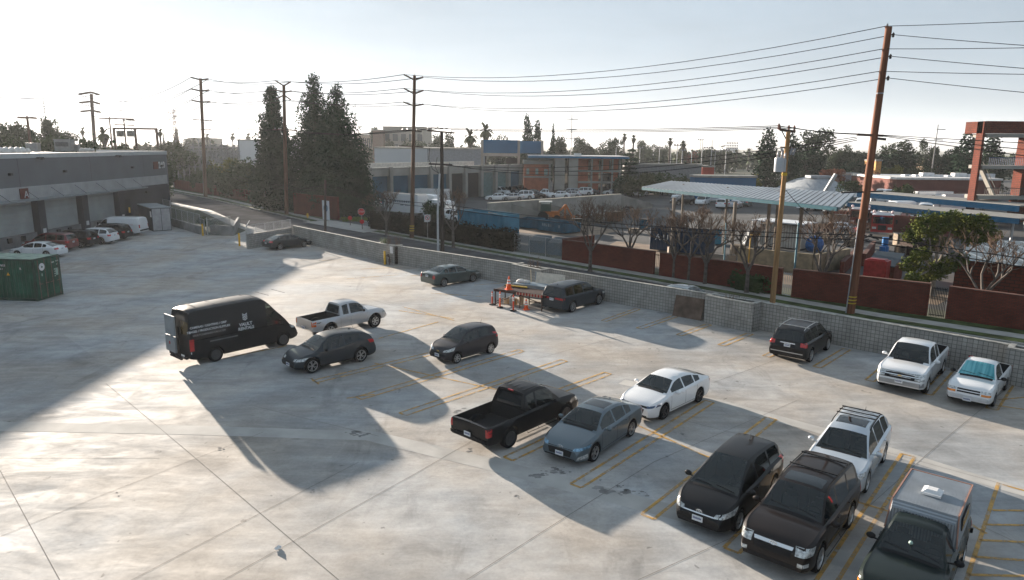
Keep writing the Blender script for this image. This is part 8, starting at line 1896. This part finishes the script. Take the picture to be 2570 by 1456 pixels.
m = MB(); m.seg(p0, hb_, .5, 5.0, 6.45, .25); m.build('parapet', HC, parent=hall); m = MB(); m.seg(p0, hb_, .7, 6.452, 6.56, .2); m.seg(p0 + n * 14, hb_ + n * 14, .5, 5.2, 6.9); m.build('coping', M('hall_coping', (.50, .47, .42), .6), parent=hall)
for i in range(len(hx) - 1):
    a, b = hallpt(hx[i]), hallpt(hx[i + 1]); mt = [HB, HB, HB, HB, HB, BLK, BLK, HBD, HBD, HB][i]  # black panels paint the shade inside the open bays, the rest are doors
    m = MB(); m.seg(a + d * .35, b - d * .35, .2, 0, 4.98, .5); m.build('bay_door_or_bay_shade', mt, parent=hall)
for x in hx: a = hallpt(x); m = MB(); m.box((a.x, a.y, 3.3), (.7, .9, 6.62), math.atan2(d.y, d.x)); m.build('column', HC, parent=hall)
bpx = lambda x, Y: (x - 1284.5) / 1787 * Y
# blue screen on legs
sc_ = root('blue_screen', (bpx(1205, 170), 170, 0), 'large plain blue roof screen raised on concrete legs', 'screen'); m = MB()
Y = 172; x0, x1, x2 = bpx(1206, Y), bpx(1298, Y), bpx(1357, Y); zt = AT(1206, 351, Y).z; zb_ = AT(1206, 384, Y).z
m.box(((x0 + x1) / 2, Y, (zt + zb_) / 2), (x1 - x0 - .6, .4, zt - zb_)); m.box(((x1 + x2) / 2, Y + 1, (zt + zb_) / 2 - .1), (x2 - x1 - .4, .4, zt - zb_ - .2)); m.build('panel', SCREENB, parent=sc_)
m = MB(); 
for x in (x0, x1, x2): m.box((x, Y, zt / 2), (.6, .6, zt))
m.box(((x0 + x1) / 2, Y, zb_ - .4), (x1 - x0 - .62, .45, .7)); m.build('leg_frame', HC, parent=sc_); MB().box(((x0 + x1) / 2 + 3, Y + .4, 6.4), (3.2, .3, 2.6)).build('doorway', BLK, parent=sc_)
# brick office
Y = 158; of = root('brick_office', (bpx(1307, Y), Y, 0), 'three storey brick office in a concrete frame with blue flat roof', 'building')
zz = lambda y: 10.7 - (y - 365.8) / 1787 * Y
def ob(x0, x1, y0, y1, dy0, dy1, mb=None): mb = mb or MB(); X0, X1 = bpx(x0, Y), bpx(x1, Y); return mb.box(((X0 + X1) / 2, Y + (dy0 + dy1) / 2, (zz(y0) + zz(y1)) / 2), (X1 - X0, dy1 - dy0, abs(zz(y0) - zz(y1))))
BR_ = brickmat('office_brick', (.34, .095, .05), (.40, .12, .06), (.24, .10, .06), .4, .16, .02)
m = ob(1312, 1376, 412.5, 487, .5, 10); m.cur = 0; m.build('wall', BR_, parent=of); m = ob(1449, 1556, 397.5, 487, .5, 12); m.build('wall', BR_, parent=of)
m = MB()
ob(1310, 1384, 403, 412, .1, 10, m); ob(1310, 1384, 442, 445.5, .2, .6, m)
for x in (1377, ): ob(x - 2.5, x + 2.5, 412.1, 487, 0, .8, m)
for x in (1483, 1509, 1535, 1554): ob(x - 2, x + 2, 398, 487, -.1, .7, m)
for y in (427, 455): ob(1450, 1556, y - 2, y + 3, .0, .6, m)
m.build('frame', HC, parent=of)
m = MB(); ob(1389, 1414, 392, 487, -1.5, 4, m); ob(1424, 1447, 392, 487, -1.5, 4, m); m.build('stair_tower', HC, parent=of)
m = MB()
for x0_, x1_, y0_, y1_ in ((1414, 1424, 395, 485), (1385, 1389, 415, 487), (1474, 1481, 400, 425), (1474, 1481, 432, 452), (1474, 1481, 460, 480), (1501, 1506, 400, 425), (1527, 1532, 400, 425), (1550, 1552, 400, 425), (1501, 1506, 432, 452), (1550, 1552, 432, 452), (1501, 1506, 460, 485), (1512, 1532, 432, 486)): ob(x0_, x1_, y0_, y1_, .30, .48, m)
m.build('dark_glazing', GLASS, parent=of)
m = MB(); ob(1318, 1350, 390, 402.5, .8, 1.2, m); ob(1353, 1384, 390, 402.5, .8, 1.2, m); m.build('upper_window', M('office_glass', (.06, .09, .09), .1), parent=of)
m = MB()
for x0_, x1_, y0_, y1_ in ((1318, 1325, 423, 438), (1341, 1348, 423, 438), (1363, 1372, 424, 440)): ob(x0_, x1_, y0_, y1_, .3, .48, m)
m.build('window', M('pale_window', (.25, .30, .27), .4), parent=of)
m = MB(); X0, X1, X2 = bpx(1322, Y), bpx(1450, Y), bpx(1572, Y); m.prism([(X0, Y - 1.5), (X2, Y - 2.5), (X2, Y + 12), (X0, Y + 12)], zz(396), zz(391.5)); m.build('roof', M('roof_blue_edge', (.03, .13, .24), .5), parent=of)
m = MB(); m.prism([(X0, Y - 1.3), (X2 - .2, Y - 2.3), (X2 - .2, Y + 12), (X0, Y + 12)], zz(391.4), zz(390)); m.box((X1, Y + 4, zz(388.5)), (1.6, 1, .7)); m.build('roof_top', M('roof_white', (.55, .54, .52), .6), parent=of)
# pale wall building, beige offices, far sheds
def slab(name, px0, px1, ytop, Y, depth, label, mat, cat='building', wins=None, winmat=None, zroof=None):
    X0, X1 = bpx(px0, Y), bpx(px1, Y); zt = AT((px0 + px1) / 2, ytop, Y).z; o = root(name, (X0, Y, 0), label, cat); m = MB(); m.prism([(X0, Y), (X1, Y), (X1, Y + depth), (X0, Y + depth)], 0, zt); m.build('wall', mat, parent=o)
    m = MB(); m.prism([(X0 - .2, Y - .2), (X1 + .2, Y - .2), (X1 + .2, Y + depth), (X0 - .2, Y + depth)], zt + .003, zt + .4); m.build('roof', zroof or CONC, parent=o)
    if wins:
        nx, nz, z0, z1 = wins
        for j in range(nz):
            for i in range(nx): xa = X0 + (X1 - X0) * (i + .2) / nx; xb = X0 + (X1 - X0) * (i + .8) / nx; za = z0 + (z1 - z0) * (j + .1) / nz; zb2 = z0 + (z1 - z0) * (j + .75) / nz; MB().box(((xa + xb) / 2, Y - .03, (za + zb2) / 2), (xb - xa, .1, zb2 - za)).build('window', winmat or GLASS, parent=o)
    return o
WPALE = M('pale_blue_white_wall', (.38, .42, .46), .7, var=.05, scale=.1); BEI = M('beige_office_wall', (.38, .33, .28), .8, var=.08); FWIN = M('far_dark_window', (.08, .09, .10), .3)
slab('big_wall_building', 935, 1068, 373, 215, 30, 'long pale blue white blank wall building beyond the hall', WPALE); slab('big_wall_building', 1068, 1205, 375, 205, 25, 'grey blank wall building right of the pale blue white one', M('grey_far_wall', (.20, .22, .24), .8))
slab('office_block', 888, 930, 340, 330, 30, 'small pale office block with vertical fins beside the conifers', BEI, wins=(9, 1, 8, 15), winmat=FWIN); slab('office_block', 932, 958, 328, 300, 30, 'brown stair block at the left end of the beige offices', M('brown_block', (.20, .13, .10), .8))
slab('office_block', 958, 1060, 320, 305, 30, 'beige four storey offices with wide dark windows behind the pale wall', BEI, wins=(5, 3, 3, 16), winmat=FWIN)
slab('white_shed', 592, 700, 353, 260, 40, 'long white low shed beyond the substation', M('white_shed_wall', (.45, .47, .50), .7, var=.05, scale=.1)); slab('far_house', 470, 520, 348, 420, 20, 'hazy pale block right of the lattice tower', BEI)
slab('far_building', 1775, 1815, 378, 620, 40, 'hazy grey school building on the right horizon', WPALE, wins=(6, 2, 2, 9), winmat=FWIN); slab('far_building', 1818, 1848, 371, 900, 40, 'hazy white hotel block on the horizon', WPALE, wins=(7, 5, 2, 18), winmat=FWIN); slab('far_building', 1740, 1772, 379, 700, 40, 'hazy low school wing on the horizon', WPALE)
slab('far_building', 2198, 2212, 405, 185, 6, 'small orange building right of the tallest pole', M('orange_wall', (.60, .28, .08), .8)); slab('far_building', 2110, 2180, 440, 175, 8, 'low blue grey building behind the domed roof', M('blue_grey_wall', (.18, .22, .25), .8), wins=(5, 1, 1, 4), winmat=FWIN)  # the small building's wall is one plain orange
slab('red_shed', 1762, 1792, 420, 185, 6, 'small red shed beside the yellow green tree', M('shed_red', (.32, .05, .03), .7)); slab('low_building', 1745, 1900, 446, 140, 4, 'low bright blue walled block behind the metal canopy', SCREENB)
slab('orange_house', 2330, 2420, 404, 260, 8, 'low tan house roofline below the open eucalyptus', M('tan_wall', (.30, .22, .15), .8)); slab('deck_ramp', 1565, 1760, 415, 175, 3, 'grey elevated deck edge right of the layered cedar', M('deck_grey', (.20, .20, .20), .8))
B2 = M('dark_red_brick_wall', (.13, .045, .035), .85, var=.15, scale=.4)
rb_ = slab('brick_building', 2256, 2520, 452, 148, 20, 'wide dark brick building with white flat roof and vents', B2, zroof=M('roof_white', (.55, .54, .52), .6))
m = MB(); rr = random.Random(4)
for k in range(9): x = bpx(2275 + k * 27, 156); m.box((x, 156, 4.6 + rr.uniform(0, .4)), (rr.uniform(.8, 3), 1.5, rr.uniform(.8, 1.6)))
m.build('roof_vent', M('vent_white', (.62, .62, .62), .4), parent=rb_)
Y = 146; dm = root('domed_building', (bpx(2010, Y), Y, 0), 'brick building with shallow white curved roof and roll door', 'building'); X0, X1 = bpx(2010, Y), bpx(2166, Y); m = MB(); m.prism([(X0, Y), (X1, Y), (X1, Y + 12), (X0, Y + 12)], 0, 1.9); m.build('wall', B2, parent=dm)
m = MB(); vs = []; nn = 16
for k in range(nn + 1):
    t = k / nn; x = X0 - .3 + (X1 - X0 + .6) * t; z = 1.95 + 2.7 * math.sin(math.pi * t) ** .9; vs += [(x, Y - .3, min(z, 1.95 + 2.7 * math.sin(math.pi * t))), (x, Y + 12, z)]
vs2 = []
for k in range(nn + 1): t = k / nn; x = X0 - .3 + (X1 - X0 + .6) * t; vs2 += [(x, Y - .3, 1.92), (x, Y + 5, 1.95 + 2.7 * math.sin(math.pi * t)), (x, Y + 12, 1.95 + 2.4 * math.sin(math.pi * t))]
m.add(vs2, [(3 * i, 3 * i + 3, 3 * i + 4, 3 * i + 1) for i in range(nn)] + [(3 * i + 1, 3 * i + 4, 3 * i + 5, 3 * i + 2) for i in range(nn)]); m.box(((X0 + X1) / 2, Y + 6, 4.75), (4.5, 3, .5)); m.build('roof', M('curved_roof_pale', (.28, .30, .32), .7), parent=dm, smooth=True)
MB().box((bpx(2115, Y), Y - .05, .85), (2.6, .1, 1.7)).build('roll_door', M('pale_shed_door', (.34, .34, .35), .6), parent=dm)
MB().box((bpx(2058, Y), Y - .05, 1.2), (2.4, .1, .8)).build('window', FWIN, parent=dm)
m = MB(); Y = 142; m.bar(AT(2055, 505, Y), AT(2097, 437, Y), .6); tag(m.build('ladder', M('ladder_grey', (.35, .36, .37), .5)), 'raised aerial ladder crossing in front of the domed roof', 'ladder')
# long blue edged canopies
def longcan(pts, z, label, thick=.55):
    P = [G(x, y, z) for x, y in pts]; o = root('carport_canopy', (P[0].x, P[0].y, 0), label, 'canopy', 'blue edged vehicle canopies'); d = (P[1] - P[0]).normalized(); n = Vector((-d.y, d.x, 0)); n = n if n.y > 0 else -n; W_ = 5.5
    m = MB(); m.add([P[0], P[1], P[1] + n * W_, P[0] + n * W_] + [p - Vector((0, 0, .15)) for p in (P[0], P[1], P[1] + n * W_, P[0] + n * W_)], [(0, 1, 2, 3), (7, 6, 5, 4), (1, 5, 6, 2), (2, 6, 7, 3), (3, 7, 4, 0), (0, 4, 5, 1)]); m.build('roof', M('canopy_pale_roof', (.22, .215, .20), .7), parent=o)
    m = MB(); m.bar(P[0] - n * .08 - Vector((0, 0, thick * .6)), P[1] - n * .08 - Vector((0, 0, thick * .6)), .1, thick * 1.05); m.build('fascia', M('fascia_blue', (.003, .024, .055), 1.0, spec=0.0), parent=o)
    L = (P[1] - P[0]).length
    for k in range(int(L / 7) + 1): p = P[0] + d * min(L, k * 7 + .5) + n * 2.7; m = MB(); m.cyl((p.x, p.y, 0), (p.x, p.y, z - .15), .14, n=6); m.build('post', RAILM, parent=o)
longcan([(2152, 481), (2560, 516)], 3.3, 'far long blue edged canopy behind the white vehicles', .8); longcan([(2128, 507), (2560, 548)], 3.2, 'near long blue edged canopy in front of the white vehicles', .6)
bwall(G(2090, 566), G(2420, 600), 'dark red brick yard wall behind the fire engines', h=2.2, pil=0, mat=B2, cap=False)
# brick stair tower at the right
TBM = BIGBRICK; X = 68.3; Yt = 104; tw_ = root('brick_tower', (X, Yt, 0), 'tall open brick training tower with balconies at the right frame edge', 'tower')
MB().box((X + .17, Yt + .9, 7.4), (.34, 1.5, 14.8)).build('fin_wall', TBM, parent=tw_); MB().box((X + 6.8, Yt + 1.1, 6.3), (.4, 1.9, 12.6)).build('fin_wall', TBM, parent=tw_)
MB().box((X + 13.8, Yt + 2.3, 6.3), (13.6, .4, 12.6)).build('back_wall', TBM, parent=tw_)
MB().box((X + 10.0, Yt + .2, 13.95), (19.3, .4, 1.75)).box((X + .2, Yt + 2.4, 13.95), (.4, 4, 1.7)).build('parapet', TBM, parent=tw_); MB().box((X + 13.2, Yt + 4, 16.2), (6.5, 3, 2.9)).build('penthouse', TBM, parent=tw_)
for z0, z1 in ((12.55, 13.05), (8.0, 8.5), (3.55, 4.1)):
    m = MB(); m.box((X + 10.2, Yt + 1.7, (z0 + z1) / 2), (19.2, 3.2, z1 - z0)); m.build('floor_slab', HC, parent=tw_)
for z in (8.5, 4.1, 0):
    m = MB(); 
    for k in range(70): x = X + 1.5 + k * .27; m.bar((x, Yt + .12, z), (x, Yt + .12, z + 1.1), .035)
    m.bar((X + 1.4, Yt + .12, z + 1.12), (X + 20, Yt + .12, z + 1.12), .1); m.build('railing', M('tower_rail_blue', (.02, .05, .12), .5) if z > 8 else GATEB, parent=tw_)
m = MB(); m.bar((X + 1.6, Yt + 2, 8), (X + 4.0, Yt + 2, 4.1), .9, .25); m.bar((X + 1.6, Yt + 2, 3.5), (X + 4.0, Yt + 2, .1), .9, .25); m.bar((X + 1.8, Yt + 2, 9.0), (X + 4.2, Yt + 2, 5.2), .06); m.build('stairs', HC, parent=tw_)
# field light poles on the right
for k, (x, t, b_) in enumerate(((1546, 372, 400), (1606, 372, 410), (1640, 366, 408), (1655, 372, 408), (1684, 372, 415), (1712, 378, 420), (1736, 380, 420), (1758, 352, 420), (1763, 352, 430), (1774, 372, 430), (1787, 352, 410), (1795, 382, 450), (1806, 362, 420), (1822, 378, 440), (1838, 374, 440), (1700, 366, 410))):
    Y = 240 + (k * 37) % 90; T_ = AT(x, t, Y); o = root('light_pole', (T_.x, Y, 0), 'slim pale sports field light pole above the trees right of the office', 'light pole', 'sports field light poles'); MB().cyl((T_.x, Y, 0), T_, .16, .12, n=6).build('pole', M('pale_pole', (.35, .36, .37), .5, .2), parent=o)
    if k % 2: m = MB(); m.bar(T_ + Vector((-1.2, 0, 0)), T_ + Vector((1.2, 0, 0)), .18); [m.box(T_ + Vector((q, 0, .3)), (.5, .4, .5)) for q in (-1, 0, 1)]; m.build('lamp_head', FWIN, parent=o)
# hills on the far right
m = MB(); vs = []; nn = 40; rr = random.Random(12)
for k in range(nn + 1): x = 500 + k * 90; z = 10 + 60 * math.sin(math.pi * k / nn) ** 1.0 + 12 * math.sin(k * 1.3) + rr.uniform(0, 9); vs += [(x, 5200, -5), (x, 5400, z), (x, 6000, -5)]
m.add(vs, [(3 * i, 3 * i + 3, 3 * i + 4, 3 * i + 1) for i in range(nn)] + [(3 * i + 1, 3 * i + 4, 3 * i + 5, 3 * i + 2) for i in range(nn)]); struct(m.build('hills', M('hill_blue', (.16, .19, .21), .9), smooth=True))

# ------------------------------------------------------------------ air
m = MB(); m.box((0, 3100, 62), (9300, 7100, 136))
hz = m.build('haze', M('haze_air', (1, 1, 1), 1), uv=False); hz['kind'] = 'stuff'; hz['label'] = 'pale even haze filling the air over the yards'
hm = bpy.data.materials.new('pale_haze'); hm.use_nodes = True; nt = hm.node_tree
for n_ in list(nt.nodes):
    if n_.type == 'BSDF_PRINCIPLED': nt.nodes.remove(n_)
pv = nt.nodes.new('ShaderNodeVolumePrincipled'); pv.inputs['Density'].default_value = .00014; pv.inputs['Color'].default_value = (.93, .96, 1, 1); pv.inputs['Anisotropy'].default_value = .35
nt.links.new(pv.outputs[0], [n_ for n_ in nt.nodes if n_.type == 'OUTPUT_MATERIAL'][0].inputs['Volume'])
hz.data.materials[0] = hm
